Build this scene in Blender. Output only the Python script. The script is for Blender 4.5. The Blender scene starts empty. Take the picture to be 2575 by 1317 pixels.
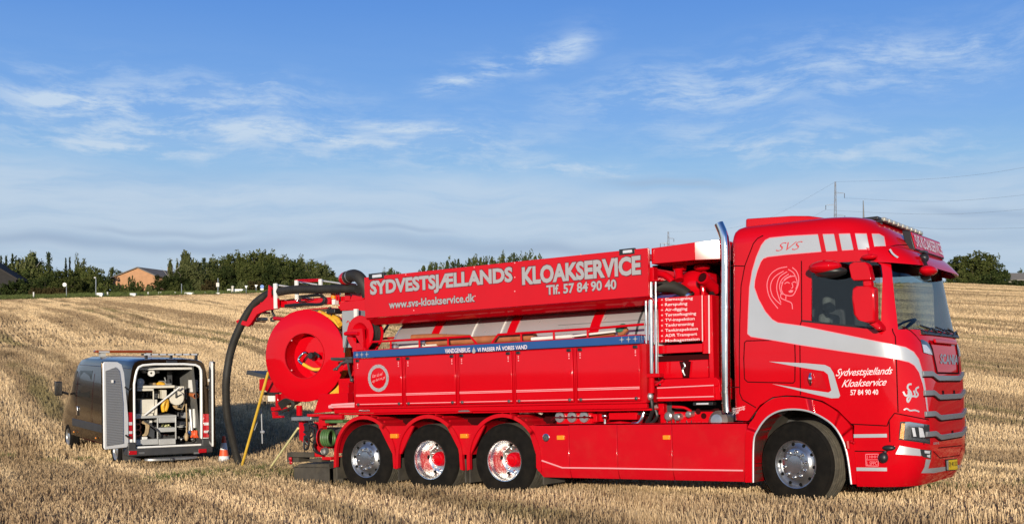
import bpy, bmesh, math, random
from math import sin, cos, pi, radians, exp, sqrt, floor
from mathutils import Vector, Matrix
from mathutils.geometry import delaunay_2d_cdt, tessellate_polygon

SC = bpy.context.scene
COL = SC.collection

# ------------------------------------------------------------------ camera
CAMZ = 1.5
FPX, CX, CY = 2912.0, 1287.0, 1000.0
cam_d = bpy.data.cameras.new('camera')
cam_d.sensor_width = 36.0
cam_d.lens = 36.0 * FPX / 2575.0
cam_d.shift_x = 0.0
cam_d.shift_y = (CY - 658.5) / 2575.0
cam_d.clip_start = 0.1
cam_d.clip_end = 5000.0
cam_o = bpy.data.objects.new('camera', cam_d)
cam_o.location = (0, 0, CAMZ)
cam_o.rotation_euler = (radians(90), 0, 0)
COL.objects.link(cam_o)
SC.camera = cam_o

# ------------------------------------------------------------------ sun, sky
SUN_EL = radians(7.6)
SUN_AZ = math.atan2(-0.12, -0.993)          # towards the sun, measured from +Y to +X
sun_d = bpy.data.lights.new('sun', 'SUN')
sun_d.energy = 4.9
sun_d.angle = radians(0.53)
sun_d.color = (1.0, 0.90, 0.74)
sun_o = bpy.data.objects.new('sun', sun_d)
sv = Vector((sin(SUN_AZ) * cos(SUN_EL), cos(SUN_AZ) * cos(SUN_EL), sin(SUN_EL)))
sun_o.rotation_euler = sv.to_track_quat('Z', 'Y').to_euler()
sun_o.location = (0, -20, 30)
COL.objects.link(sun_o)

SC.view_settings.view_transform = 'Standard'
SC.view_settings.look = 'None'
SC.view_settings.exposure = 0.0
SC.view_settings.gamma = 1.0
SC.view_settings.use_curve_mapping = False
SC.cycles.max_bounces = 8
SC.cycles.use_denoising = True


class NT:
    """tiny helper to write node trees as expressions"""
    def __init__(self, tree):
        self.t = tree
        self.n = tree.nodes
        self.l = tree.links

    def node(self, kind, **kw):
        nd = self.n.new(kind)
        for k, v in kw.items():
            setattr(nd, k, v)
        return nd

    def put(self, sock, v):
        if v is None:
            return
        if hasattr(v, 'is_output'):
            self.l.new(v, sock)
        else:
            sock.default_value = v

    def m(self, op, a=None, b=None, c=None, clamp=False):
        nd = self.node('ShaderNodeMath', operation=op)
        nd.use_clamp = clamp
        for i, v in enumerate((a, b, c)):
            self.put(nd.inputs[i], v)
        return nd.outputs[0]

    def vm(self, op, a=None, b=None, scale=None):
        nd = self.node('ShaderNodeVectorMath', operation=op)
        self.put(nd.inputs[0], a)
        self.put(nd.inputs[1], b)
        if scale is not None:
            self.put(nd.inputs['Scale'], scale)
        return nd.outputs[0]

    def noise(self, vec, scale, detail=4.0, rough=0.55, lac=2.0, dist=0.0, color=False):
        nd = self.node('ShaderNodeTexNoise')
        self.put(nd.inputs['Vector'], vec)
        nd.inputs['Scale'].default_value = scale
        nd.inputs['Detail'].default_value = detail
        nd.inputs['Roughness'].default_value = rough
        nd.inputs['Lacunarity'].default_value = lac
        nd.inputs['Distortion'].default_value = dist
        return nd.outputs[1 if color else 0]

    def ramp(self, fac, stops, interp='LINEAR'):
        nd = self.node('ShaderNodeValToRGB')
        self.put(nd.inputs[0], fac)
        cr = nd.color_ramp
        cr.interpolation = interp
        while len(cr.elements) < len(stops):
            cr.elements.new(0.5)
        for e, (p, c) in zip(cr.elements, stops):
            e.position = p
            e.color = (c, c, c, 1) if not hasattr(c, '__len__') else (c[0], c[1], c[2], 1)
        return nd.outputs[0]

    def mix(self, fac, a, b, mode='MIX'):
        nd = self.node('ShaderNodeMix', data_type='RGBA', blend_type=mode)
        nd.clamp_factor = True
        self.put(nd.inputs[0], fac)
        for s, v in ((nd.inputs[6], a), (nd.inputs[7], b)):
            if hasattr(v, '__len__') and len(v) == 3:
                v = (v[0], v[1], v[2], 1)
            self.put(s, v)
        return nd.outputs[2]

    def sep(self, v):
        nd = self.node('ShaderNodeSeparateXYZ')
        self.put(nd.inputs[0], v)
        return nd.outputs

    def comb(self, x=0.0, y=0.0, z=0.0):
        nd = self.node('ShaderNodeCombineXYZ')
        for i, v in enumerate((x, y, z)):
            self.put(nd.inputs[i], v)
        return nd.outputs[0]

    def mapr(self, v, a, b, c=0.0, d=1.0, smooth=True):
        nd = self.node('ShaderNodeMapRange')
        nd.interpolation_type = 'SMOOTHSTEP' if smooth else 'LINEAR'
        self.put(nd.inputs[0], v)
        for i, q in enumerate((a, b, c, d)):
            self.put(nd.inputs[i + 1], q)
        return nd.outputs[0]


def make_world():
    w = bpy.data.worlds.new('World')
    SC.world = w
    w.use_nodes = True
    t = NT(w.node_tree)
    t.n.clear()
    sky = t.node('ShaderNodeTexSky', sky_type='NISHITA')
    sky.sun_disc = False
    sky.sun_elevation = SUN_EL
    sky.sun_rotation = SUN_AZ
    sky.altitude = 0.0
    sky.air_density = 1.0
    sky.dust_density = 0.6
    sky.ozone_density = 2.2
    d = t.node('ShaderNodeTexCoord').outputs['Generated']
    x, y, z = t.sep(d)
    az = t.m('ARCTAN2', x, y)
    el = t.m('ARCSINE', z)
    # ---- cirrus: streaks drawn out by the wind, plus a thin veil that thickens towards the horizon
    p = t.comb(az, t.m('MULTIPLY', el, 1.0), 0.0)
    warp = t.vm('SCALE', t.vm('SUBTRACT', t.noise(p, 5.0, 3.0, color=True), (0.5, 0.5, 0.5)), scale=0.05)
    pw = t.vm('ADD', p, warp)

    def rot(v, ang, sx, sy):
        mp = t.node('ShaderNodeMapping')
        t.put(mp.inputs['Vector'], v)
        mp.inputs['Rotation'].default_value = (0, 0, ang)
        mp.inputs['Scale'].default_value = (sx, sy, 1)
        return mp.outputs[0]
    fine = t.noise(rot(pw, 0.14, 5.0, 42.0), 1.3, 8.0, 0.66)
    soft = t.noise(rot(pw, 0.16, 2.6, 12.0), 1.1, 4.0, 0.5)

    shared = {}

    def band(x0, y0, x1, y1, half, amt, edge=0.35, wisp=True):
        """one streak of cirrus between two directions (azimuth, elevation in radians)"""
        L = sqrt((x1 - x0) ** 2 + (y1 - y0) ** 2)
        ux, uy = (x1 - x0) / L, (y1 - y0) / L
        px, py, _ = t.sep(pw)
        dx = t.m('SUBTRACT', px, x0)
        dy = t.m('SUBTRACT', py, y0)
        s = t.m('ADD', t.m('MULTIPLY', dx, ux), t.m('MULTIPLY', dy, uy))
        q = t.m('ADD', t.m('MULTIPLY', dx, -uy), t.m('MULTIPLY', dy, ux))
        g = t.m('POWER', 2.718, t.m('MULTIPLY', t.m('MULTIPLY', q, q), -0.62 / (half * half)))
        a = t.mapr(s, -edge * L * 0.3, edge * L)
        b = t.mapr(s, L * (1 + edge * 0.3), L * (1 - edge))
        g = t.m('MULTIPLY', t.m('MULTIPLY', t.m('MULTIPLY', a, b), g), amt)
        if not wisp:
            return g
        # filaments drawn out along the streak
        key = min((-0.13, 0.0, 0.12, 0.36), key=lambda v: abs(v - math.atan2(uy, ux)))
        if key not in shared:
            shared[key] = t.noise(rot(pw, -key, 16.0, 62.0), 1.0, 6.0, 0.68)
        n = shared[key]
        return t.m('MULTIPLY', g, t.mapr(n, 0.36, 0.66))

    def D(px, py):
        X, Z = (px - CX) / FPX, (CY - py) / FPX
        return math.atan2(X, 1), math.atan2(Z, sqrt(1 + X * X))
    streaks = None
    for (a, b, c, e, h, k) in (
            (-60, 230, 560, 305, 0.0080, 0.95), (540, 310, 1010, 385, 0.0085, 1.0), (830, 305, 1300, 385, 0.0065, 0.9),
            (-40, 330, 560, 385, 0.0040, 0.95), (560, 385, 980, 420, 0.0022, 0.5), (1040, 240, 1330, 140, 0.0085, 0.8),
            (1300, 165, 1510, 85, 0.0090, 0.75), (1450, 250, 2050, 175, 0.0110, 0.6), (1950, 190, 2640, 90, 0.0120, 0.6),
            (1640, 370, 2300, 400, 0.0080, 0.75), (280, 470, 900, 500, 0.0060, 0.7), (1180, 420, 1720, 450, 0.0070, 0.75),
            (450, 230, 700, 240, 0.0040, 0.45), (2200, 520, 2700, 460, 0.0080, 0.35),
            (-50, 190, 200, 200, 0.004, 0.35), (1280, 400, 1500, 300, 0.008, 0.25), (-200, 290, 300, 330, 0.012, 0.6), (-200, 240, 1100, 360, 0.024, 0.75),
            (400, 310, 1500, 420, 0.020, 0.65), (-100, 345, 700, 400, 0.0045, 0.8), (900, 330, 1700, 300, 0.014, 0.22), (1500, 345, 2700, 385, 0.018, 0.55),
            (1000, 250, 1550, 70, 0.013, 0.30), (1300, 270, 2750, 75, 0.020, 0.60), (460, 232, 520, 238, 0.002, 0.6), (600, 229, 700, 236, 0.0018, 0.7), (550, 284, 640, 288, 0.003, 0.6)):
        s = band(*D(a, b), *D(c, e), h, k)
        streaks = s if streaks is None else t.m('MAXIMUM', streaks, s)
    tex = t.mapr(fine, 0.38, 0.58)
    streaks = t.m('MULTIPLY', streaks, t.m('ADD', 0.60, t.m('MULTIPLY', tex, 0.40)))
    veil = t.m('MULTIPLY', t.mapr(el, 0.34, 0.04), t.mapr(t.m('ADD', t.m('MULTIPLY', fine, 0.5), t.m('MULTIPLY', soft, 0.5)), 0.36, 0.62))
    low = t.mapr(t.m('ADD', t.m('ADD', el, t.m('MULTIPLY', az, 0.03)), t.m('MULTIPLY', t.m('SUBTRACT', soft, 0.5), 0.16)), 0.205, 0.150)
    low = t.m('MULTIPLY', low, t.mapr(fine, 0.28, 0.55, 0.55, 1.0))
    cover = t.m('ADD', t.m('MULTIPLY', veil, 0.30), t.m('MULTIPLY', low, 0.66))
    cover = t.m('MAXIMUM', cover, t.m('MULTIPLY', streaks, 0.95))
    cover = t.m('MINIMUM', t.m('ADD', cover, t.m('MULTIPLY', streaks, 0.35)), 0.92)
    # shaded undersides of the low sheets, seen edge on
    dark = t.m('MULTIPLY', t.mapr(t.noise(rot(pw, 0.0, 1.7, 40.0), 1.0, 3.0, 0.5), 0.50, 0.66), t.mapr(el, 0.170, 0.12))
    dark = t.m('MULTIPLY', dark, 0.55)
    for (a, b, c, e, h, k_) in ((-300, 592, 900, 612, 0.0042, 0.9), (700, 600, 1700, 625, 0.0050, 0.8), (150, 572, 700, 580, 0.0022, 0.6), (1480, 462, 1900, 472, 0.0035, 0.75),
                                (820, 580, 1150, 582, 0.0018, 0.6), (2250, 530, 2700, 540, 0.0030, 0.7), (1700, 620, 2700, 590, 0.0040, 0.5)):
        dark = t.m('MAXIMUM', dark, band(*D(a, b), *D(c, e), h, k_, 0.35, False))
    cl_col = t.mix(t.mapr(el, 0.05, 0.30), (0.520, 0.630, 0.745), (0.58, 0.71, 0.87))
    cover = t.m('MAXIMUM', cover, t.m('MULTIPLY', dark, 0.7))
    cl_col = t.mix(t.m('MULTIPLY', dark, 0.8), cl_col, (0.300, 0.400, 0.560))
    # blue of the clear sky: the physical sky, its hue cooled by the anti-solar blue
    k = t.vm('SCALE', sky.outputs[0], scale=SKY_K)
    clear = t.ramp(t.m('DIVIDE', el, 1.5708, clamp=True), [
        (0.0, (0.27, 0.34, 0.48)), (0.087, (0.28, 0.37, 0.53)), (0.123, (0.200, 0.380, 0.63)), (0.150, (0.135, 0.305, 0.65)),
        (0.207, (0.072, 0.215, 0.60)), (0.30, (0.018, 0.09, 0.34)), (0.5, (0.006, 0.035, 0.16)), (1.0, (0.002, 0.015, 0.08))])
    clear = t.vm('ADD', k, t.vm('SCALE', clear, scale=SKY_MIX))
    col = t.mix(cover, clear, cl_col)
    bg = t.node('ShaderNodeBackground')
    t.put(bg.inputs[0], col)
    bg.inputs[1].default_value = 1.0
    out = t.node('ShaderNodeOutputWorld')
    t.l.new(bg.outputs[0], out.inputs[0])


SKY_K = 0.035
SKY_MIX = 1.0
make_world()

# ------------------------------------------------------------------ tagging
def tag(o, label=None, cat=None, group=None, kind=None):
    if label:
        o['label'] = label
    if cat:
        o['category'] = cat
    if group:
        o['group'] = group
    if kind:
        o['kind'] = kind
    return o


def empty(name, loc=(0, 0, 0), rz=0.0, parent=None, matrix=None):
    o = bpy.data.objects.new(name, None)
    o.empty_display_size = 0.2
    COL.objects.link(o)
    if parent:
        o.parent = parent
    if matrix is not None:
        o.matrix_world = matrix
    else:
        o.location = loc
        o.rotation_euler = (0, 0, rz)
    return o


def link(name, mesh, parent=None, loc=None):
    o = bpy.data.objects.new(name, mesh)
    COL.objects.link(o)
    if parent:
        o.parent = parent
    if loc is not None:
        o.location = loc
    return o


def copy_tree(o, parent=None):
    c = o.copy()
    COL.objects.link(c)
    if parent:
        c.parent = parent
    for ch in list(o.children):
        copy_tree(ch, c)
    return c


def catmull(P, n=6):
    P = [Vector(p) for p in P]
    if len(P) < 3:
        return P
    out = []
    for i in range(len(P) - 1):
        p0, p1, p2, p3 = P[max(i - 1, 0)], P[i], P[i + 1], P[min(i + 2, len(P) - 1)]
        for k in range(n):
            u = k / n
            out.append(0.5 * ((2 * p1) + (p2 - p0) * u + (2 * p0 - 5 * p1 + 4 * p2 - p3) * u * u
                              + (3 * p1 - p0 - 3 * p2 + p3) * u ** 3))
    out.append(P[-1])
    return out


class MB:
    """collects faces, then links them as ONE mesh object"""
    def __init__(self):
        self.v = []
        self.f = []
        self.mi = []
        self.cur = 0

    def add(self, vs, fs):
        o = len(self.v)
        self.v += [tuple(p) for p in vs]
        for f in fs:
            self.f.append(tuple(i + o for i in f))
            self.mi.append(self.cur)
        return self

    def box(self, x0, x1, y0, y1, z0, z1, M=None):
        vs = [Vector((x, y, z)) for x in (x0, x1) for y in (y0, y1) for z in (z0, z1)]
        if M is not None:
            vs = [M @ p for p in vs]
        return self.add(vs, [(0, 1, 3, 2), (4, 6, 7, 5), (0, 4, 5, 1), (2, 3, 7, 6), (0, 2, 6, 4), (1, 5, 7, 3)])

    def hexa(self, a, b):
        """two quads (lists of four points, same winding) joined"""
        return self.add(list(a) + list(b), [(3, 2, 1, 0), (4, 5, 6, 7), (0, 1, 5, 4), (1, 2, 6, 5), (2, 3, 7, 6), (3, 0, 4, 7)])

    def prism(self, poly, y0, y1):
        """(x, z) outline, extruded along y"""
        n = len(poly)
        vs = [(x, y0, z) for x, z in poly] + [(x, y1, z) for x, z in poly]
        tris = tessellate_polygon([[Vector((x, z, 0)) for x, z in poly]])
        fs = [tuple(t) for t in tris] + [tuple(n + i for i in reversed(t)) for t in tris]
        fs += [(i, (i + 1) % n, n + (i + 1) % n, n + i) for i in range(n)]
        return self.add(vs, fs)

    def slab(self, poly3, off):
        """planar outline of 3D points, extruded by the vector off"""
        P = [Vector(p) for p in poly3]
        n = len(P)
        off = Vector(off)
        tris = tessellate_polygon([P])
        fs = [tuple(t) for t in tris] + [tuple(n + i for i in reversed(t)) for t in tris]
        fs += [(i, (i + 1) % n, n + (i + 1) % n, n + i) for i in range(n)]
        return self.add(P + [p + off for p in P], fs)

    def tube(self, pts, r, seg=10, smooth=0, cap=True, ref=None):
        P = catmull(pts, smooth) if smooth else [Vector(p) for p in pts]
        n = len(P)
        R = r if hasattr(r, '__len__') else None
        vs, fs = [], []
        nrm = None
        for i in range(n):
            tg = (P[min(i + 1, n - 1)] - P[max(i - 1, 0)])
            if tg.length < 1e-9:
                tg = Vector((0, 0, 1))
            tg.normalize()
            if nrm is None:
                h = Vector((0, 0, 1)) if abs(tg.z) < 0.9 else Vector((1, 0, 0))
                nrm = tg.cross(h).normalized()
            else:
                nrm = (nrm - tg * nrm.dot(tg))
                if nrm.length < 1e-6:
                    nrm = tg.orthogonal()
                nrm.normalize()
            bn = tg.cross(nrm)
            if R:
                k = i / (n - 1) * (len(R) - 1)
                j = min(int(k), len(R) - 2)
                rr = R[j] + (R[j + 1] - R[j]) * (k - j)
            else:
                rr = r
            for s in range(seg):
                a = 2 * pi * s / seg
                vs.append(P[i] + (nrm * cos(a) + bn * sin(a)) * rr)
        for i in range(n - 1):
            for s in range(seg):
                fs.append((i * seg + s, i * seg + (s + 1) % seg, (i + 1) * seg + (s + 1) % seg, (i + 1) * seg + s))
        if cap:
            fs.append(tuple(reversed(range(seg))))
            fs.append(tuple((n - 1) * seg + s for s in range(seg)))
        return self.add(vs, fs)

    def lathe(self, prof, c=(0, 0, 0), ax=(0, 1, 0), seg=32, a0=0.0, a1=2 * pi):
        """prof: (radius, position along axis) pairs"""
        ax = Vector(ax).normalized()
        u = ax.orthogonal().normalized()
        if abs(ax.y) > 0.99:
            u = Vector((1, 0, 0))
        w = ax.cross(u)
        c = Vector(c)
        full = abs(a1 - a0 - 2 * pi) < 1e-6
        m = seg if full else seg + 1
        vs, fs = [], []
        for (r, h) in prof:
            for s in range(m):
                a = a0 + (a1 - a0) * s / seg
                vs.append(c + ax * h + (u * cos(a) + w * sin(a)) * max(r, 1e-4))
        for i in range(len(prof) - 1):
            for s in range(seg):
                b = (s + 1) % m
                fs.append((i * m + s, i * m + b, (i + 1) * m + b, (i + 1) * m + s))
        return self.add(vs, fs)

    def disc(self, c, ax, r, h, seg=20):
        return self.lathe([(0, 0), (r, 0), (r, h), (0, h)], c, ax, seg)

    def ball(self, c, rx, ry=None, rz=None, seg=12, rings=8):
        ry = rx if ry is None else ry
        rz = rx if rz is None else rz
        vs, fs = [], []
        for i in range(rings + 1):
            th = pi * i / rings
            for s in range(seg):
                a = 2 * pi * s / seg
                vs.append((c[0] + rx * max(sin(th), 1e-3) * cos(a), c[1] + ry * max(sin(th), 1e-3) * sin(a), c[2] + rz * cos(th)))
        for i in range(rings):
            for s in range(seg):
                fs.append((i * seg + s, (i + 1) * seg + s, (i + 1) * seg + (s + 1) % seg, i * seg + (s + 1) % seg))
        return self.add(vs, fs)

    def mesh(self, name, mats, smooth=35.0):
        me = bpy.data.meshes.new(name)
        me.from_pydata(self.v, [], self.f)
        if not hasattr(mats, '__len__'):
            mats = [mats]
        for m in mats:
            me.materials.append(m)
        if len(mats) > 1:
            me.polygons.foreach_set('material_index', self.mi)
        bm = bmesh.new()
        bm.from_mesh(me)
        bmesh.ops.remove_doubles(bm, verts=bm.verts, dist=2e-4)
        bmesh.ops.recalc_face_normals(bm, faces=bm.faces)
        bm.to_mesh(me)
        bm.free()
        if smooth:
            me.polygons.foreach_set('use_smooth', [True] * len(me.polygons))
            me.set_sharp_from_angle(angle=radians(smooth))
        me.update()
        return me

    def build(self, name, mats, parent=None, bevel=0.0, seg=2, smooth=35.0, label=None, loc=None):
        o = link(name, self.mesh(name, mats, smooth), parent, loc)
        if bevel:
            b = o.modifiers.new('bevel', 'BEVEL')
            b.width = bevel
            b.segments = seg
            b.limit_method = 'ANGLE'
            b.angle_limit = radians(40)
        if label:
            o['label'] = label
        return o


# ------------------------------------------------------------------ materials
def mat(name, col, rough=0.5, metal=0.0, coat=0.0, var=0.0, vscale=3.0, bump=0.0, bscale=60.0, dirt=0.0, dirt_col=(0.22, 0.17, 0.10),
        coat_rough=0.03, rvar=0.0, spec=0.5):
    m = bpy.data.materials.new(name)
    m.use_nodes = True
    t = NT(m.node_tree)
    b = t.n['Principled BSDF']
    b.inputs['Roughness'].default_value = rough
    b.inputs['Metallic'].default_value = metal
    b.inputs['Coat Weight'].default_value = coat
    b.inputs['Coat Roughness'].default_value = coat_rough
    b.inputs['Specular IOR Level'].default_value = spec
    co = t.node('ShaderNodeTexCoord').outputs['Object']
    c = (col[0], col[1], col[2], 1)
    if var:
        n = t.noise(co, vscale, 4.0)
        f = t.mapr(n, 0.3, 0.7, 1 - var, 1 + var, smooth=False)
        c = t.vm('SCALE', c[:3], scale=f)
    if dirt:
        n = t.noise(co, 2.3, 5.0, 0.65)
        fz = t.mapr(t.m('ADD', n, 0.0), 0.45, 0.80, 0.0, dirt)
        if not hasattr(c, 'is_output'):
            c = tuple(c)
        c = t.mix(fz, c, dirt_col)
        t.put(b.inputs['Roughness'], t.m('ADD', rough, t.m('MULTIPLY', fz, 0.35)))
    elif rvar:
        t.put(b.inputs['Roughness'], t.mapr(t.noise(co, 4.0, 4.0, 0.6), 0.3, 0.75, max(rough - rvar, 0.02), rough + rvar, smooth=False))
    t.put(b.inputs['Base Color'], c)
    if bump:
        bn = t.node('ShaderNodeBump')
        bn.inputs['Strength'].default_value = bump
        bn.inputs['Distance'].default_value = 0.01
        t.put(bn.inputs['Height'], t.noise(co, bscale, 3.0))
        t.put(b.inputs['Normal'], bn.outputs[0])
    return m


def glass_mat(name, tint=(0.55, 0.62, 0.62), alpha=0.35, rough=0.0):
    m = bpy.data.materials.new(name)
    m.use_nodes = True
    t = NT(m.node_tree)
    t.n.clear()
    tr = t.node('ShaderNodeBsdfTransparent')
    tr.inputs[0].default_value = (tint[0], tint[1], tint[2], 1)
    gl = t.node('ShaderNodeBsdfGlossy')
    gl.inputs['Roughness'].default_value = rough
    fr = t.node('ShaderNodeFresnel')
    fr.inputs[0].default_value = 1.52
    mx = t.node('ShaderNodeMixShader')
    t.l.new(t.m('ADD', fr.outputs[0], alpha * 0.2), mx.inputs[0])
    t.l.new(tr.outputs[0], mx.inputs[1])
    t.l.new(gl.outputs[0], mx.inputs[2])
    o = t.node('ShaderNodeOutputMaterial')
    t.l.new(mx.outputs[0], o.inputs[0])
    return m


M = {}
M['red'] = mat('red_paint', (0.54, 0.0020, 0.008), 0.5, 0.0, 0.75, var=0.05, vscale=1.4, coat_rough=0.035, spec=0.0)
M['red_low'] = mat('red_paint_dusty', (0.52, 0.0045, 0.012), 0.5, 0.0, 0.9, var=0.05, vscale=2.0, dirt=0.07, coat_rough=0.06, spec=0.0)
M['red_matt'] = mat('red_paint_plain', (0.46, 0.0035, 0.009), 0.5, 0.0, 0.6, var=0.10, vscale=3.0, coat_rough=0.12, dirt=0.10, spec=0.0)
M['silver'] = mat('silver_film', (0.50, 0.51, 0.53), 0.34, 0.30, 0.5, var=0.03, coat_rough=0.08)
M['silver_text'] = mat('silver_lettering', (0.40, 0.385, 0.39), 0.45, 0.15)
M['pale_red'] = mat('pale_pinstripe', (0.80, 0.34, 0.36), 0.4)
M['white_text'] = mat('white_lettering', (0.80, 0.66, 0.68), 0.5)
M['pink_line'] = mat('pink_line_art', (0.78, 0.20, 0.24), 0.45)
M['red_text'] = mat('red_lettering', (0.55, 0.05, 0.06), 0.45)
M['dark_edge'] = mat('dark_lettering_edge', (0.14, 0.012, 0.02), 0.5)
M['gap'] = mat('panel_gap', (0.035, 0.002, 0.003), 0.9, spec=0.1)
M['black'] = mat('black_plastic', (0.016, 0.016, 0.017), 0.42, var=0.2)
M['rubber'] = mat('tyre_rubber', (0.0085, 0.0075, 0.0065), 0.9, var=0.3, vscale=9, bump=0.2, bscale=50, dirt=0.45, dirt_col=(0.024, 0.0185, 0.012), spec=0.12)
M['tread'] = mat('tyre_tread_dusty', (0.080, 0.069, 0.050), 0.95, var=0.35, vscale=12, bump=0.5, bscale=40)
M['flap'] = mat('mudflap_rubber', (0.055, 0.047, 0.036), 0.85, var=0.3, vscale=5, bump=0.2, dirt=0.5, dirt_col=(0.12, 0.095, 0.06))
M['hose'] = mat('black_hose', (0.020, 0.0175, 0.014), 0.62, var=0.30, vscale=6, bump=0.25, bscale=50, dirt=0.35, dirt_col=(0.060, 0.048, 0.032))
M['chrome'] = mat('polished_chrome', (0.88, 0.87, 0.84), 0.09, 1.0, rvar=0.04)
M['alu'] = mat('polished_aluminium', (0.80, 0.81, 0.82), 0.16, 1.0, rvar=0.05, var=0.06, vscale=8)
M['alu_dull'] = mat('dull_aluminium', (0.50, 0.50, 0.49), 0.36, 0.8, var=0.14, vscale=7, rvar=0.1)
M['steel'] = mat('dark_steel', (0.10, 0.10, 0.10), 0.5, 0.6, var=0.3, vscale=6)
M['grille_shaded'] = mat('shaded_grille_silver', (0.20, 0.205, 0.215), 0.4, 0.2, 0.3, var=0.05)  # grille bars only: shade on the cab front is put into this darker grey
M['grey'] = mat('grey_paint', (0.30, 0.305, 0.32), 0.42, 0.0, 0.2, var=0.06)
M['grey_dark'] = mat('charcoal_paint', (0.05, 0.052, 0.056), 0.5, var=0.15)
M['tank'] = mat('silver_tank_paint', (0.60, 0.60, 0.61), 0.32, 0.5, 0.1, var=0.06, vscale=1.5, rvar=0.06)
M['blue'] = mat('blue_band', (0.012, 0.068, 0.235), 0.4, 0.0, 0.5, var=0.04)
M['amber'] = mat('amber_lens', (0.85, 0.26, 0.01), 0.22, 0.0, 0.6, bump=0.3, bscale=150)
M['redlens'] = mat('red_lens', (0.42, 0.006, 0.012), 0.16, 0.0, 0.8, bump=0.25, bscale=160)
M['whitelens'] = mat('clear_lens', (0.75, 0.75, 0.76), 0.12, 0.3, 0.8, bump=0.4, bscale=120)
M['lamp_dark'] = mat('smoked_lamp', (0.03, 0.032, 0.036), 0.08, 0.0, 1.0)
M['white'] = mat('white_paint', (0.76, 0.74, 0.70), 0.4, var=0.05, dirt=0.18)
M['dirty_white'] = mat('used_white_panel', (0.68, 0.63, 0.54), 0.55, var=0.10, vscale=5, dirt=0.35)
M['yellow'] = mat('yellow_hose', (0.80, 0.42, 0.03), 0.45, var=0.12, vscale=8)
M['yellow_pole'] = mat('yellow_pole_paint', (0.80, 0.50, 0.06), 0.42, var=0.10, vscale=5, dirt=0.12)
M['pale_pole'] = mat('pale_yellow_pole', (0.82, 0.74, 0.36), 0.45, var=0.08, vscale=6)
M['green_hose'] = mat('green_hose', (0.07, 0.15, 0.045), 0.5, var=0.25, vscale=10)
M['green'] = mat('green_bristles', (0.02, 0.16, 0.10), 0.8, var=0.3, vscale=25, bump=0.6)
M['orange_hose'] = mat('orange_hose', (0.36, 0.12, 0.045), 0.6, var=0.22, vscale=9, bump=0.3, bscale=40, dirt=0.3, dirt_col=(0.30, 0.20, 0.12))
M['orange'] = mat('safety_orange', (0.80, 0.10, 0.025), 0.5, var=0.08)
M['interior'] = mat('cab_interior', (0.045, 0.047, 0.052), 0.7, var=0.2)
M['seat'] = mat('seat_cloth', (0.16, 0.16, 0.15), 0.85, var=0.2)
M['plate_yellow'] = mat('plate_yellow', (0.80, 0.56, 0.02), 0.4)
M['glass'] = glass_mat('windscreen_glass', (0.70, 0.77, 0.77), 0.0)
M['glass_dark'] = glass_mat('tinted_glass', (0.80, 0.84, 0.85), 0.0)
M['dish_alu'] = mat('satin_dish', (0.86, 0.85, 0.83), 0.26, 1.0)
M['pane'] = mat('tinted_van_glass', (0.012, 0.014, 0.013), 0.08, spec=0.25)
M['dull_lens'] = mat('dull_lens', (0.42, 0.40, 0.34), 0.3, 0.1, 0.4, var=0.2, vscale=20)
M['rim_alu'] = mat('brushed_rim', (0.42, 0.425, 0.44), 0.30, 0.92, var=0.12, vscale=9, rvar=0.06)
M['hole'] = mat('dark_hole', (0.006, 0.006, 0.006), 0.9, spec=0.1)


# ------------------------------------------------------------------ lettering
def text_tris(body, shear=0.0, bold=0.0, spacing=1.0):
    c = bpy.data.curves.new('lettering', 'FONT')
    c.body = body
    c.shear = shear
    c.offset = bold
    c.space_character = spacing
    c.resolution_u = 3
    o = bpy.data.objects.new('lettering', c)
    COL.objects.link(o)
    bpy.context.view_layer.update()
    me = bpy.data.meshes.new_from_object(o.evaluated_get(bpy.context.evaluated_depsgraph_get()))
    vs = [tuple(v.co) for v in me.vertices]
    fs = [tuple(p.vertices) for p in me.polygons]
    bpy.data.objects.remove(o)
    bpy.data.curves.remove(c)
    bpy.data.meshes.remove(me)
    x0 = min(v[0] for v in vs)
    x1 = max(v[0] for v in vs)
    y0 = min(v[1] for v in vs)
    y1 = max(v[1] for v in vs)
    return [((v[0] - x0) / (x1 - x0), (v[1] - y0) / (y1 - y0)) for v in vs], fs


def lettering(body, p00, p10, p01, off, m, parent, shear=0.0, bold=0.0, name='lettering', spacing=1.0):
    """flat print filling the parallelogram p00 (bottom left) p10 (bottom right) p01 (top left), lifted by off"""
    uv, fs = text_tris(body, shear, bold, spacing)
    p00, p10, p01, off = Vector(p00), Vector(p10), Vector(p01), Vector(off)
    b = MB()
    b.add([p00 + off + (p10 - p00) * u + (p01 - p00) * v for u, v in uv], fs)
    return b.build(name, m, parent, smooth=0)

# ------------------------------------------------------------------ the field
def softplus(v, w):
    q = v / w
    return w * (q if q > 30 else math.log1p(exp(q)))


def ground(X, Y):
    a = max(-5.5, min(12.0, X))
    z = 0.052 + 0.024 * a
    k = 0.1306 + 0.000217 * max(-110.0, min(0.0, X)) - 0.0004 * max(0.0, min(25.0, X - 57.0))
    z += k * softplus(Y - 28.0, 2.0) - max(k - 0.012, 0) * softplus(Y - 153.0, 1.5)
    return z


def mound(X, Y):
    """the heap of soil and straw trodden up round the manhole behind the truck"""
    dx, dy = (X + 4.9) / 1.25, (Y - 22.0) / 1.3
    return 0.20 * exp(-(dx * dx + dy * dy))


def gz(X, Y):
    return ground(X, Y) + mound(X, Y) + 0.02 * sin(X * 1.7 + 0.6 * Y) * sin(Y * 1.1 - 0.4 * X)


def at(px, py, Y):
    """the point at depth Y seen at a pixel of the photograph (2575 wide)"""
    return Vector(((px - CX) / FPX * Y, Y, CAMZ - (py - CY) / FPX * Y))


ROW = Vector((-0.47, 0.883, 0)).normalized()
ACR = Vector((ROW.y, -ROW.x, 0))


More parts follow.
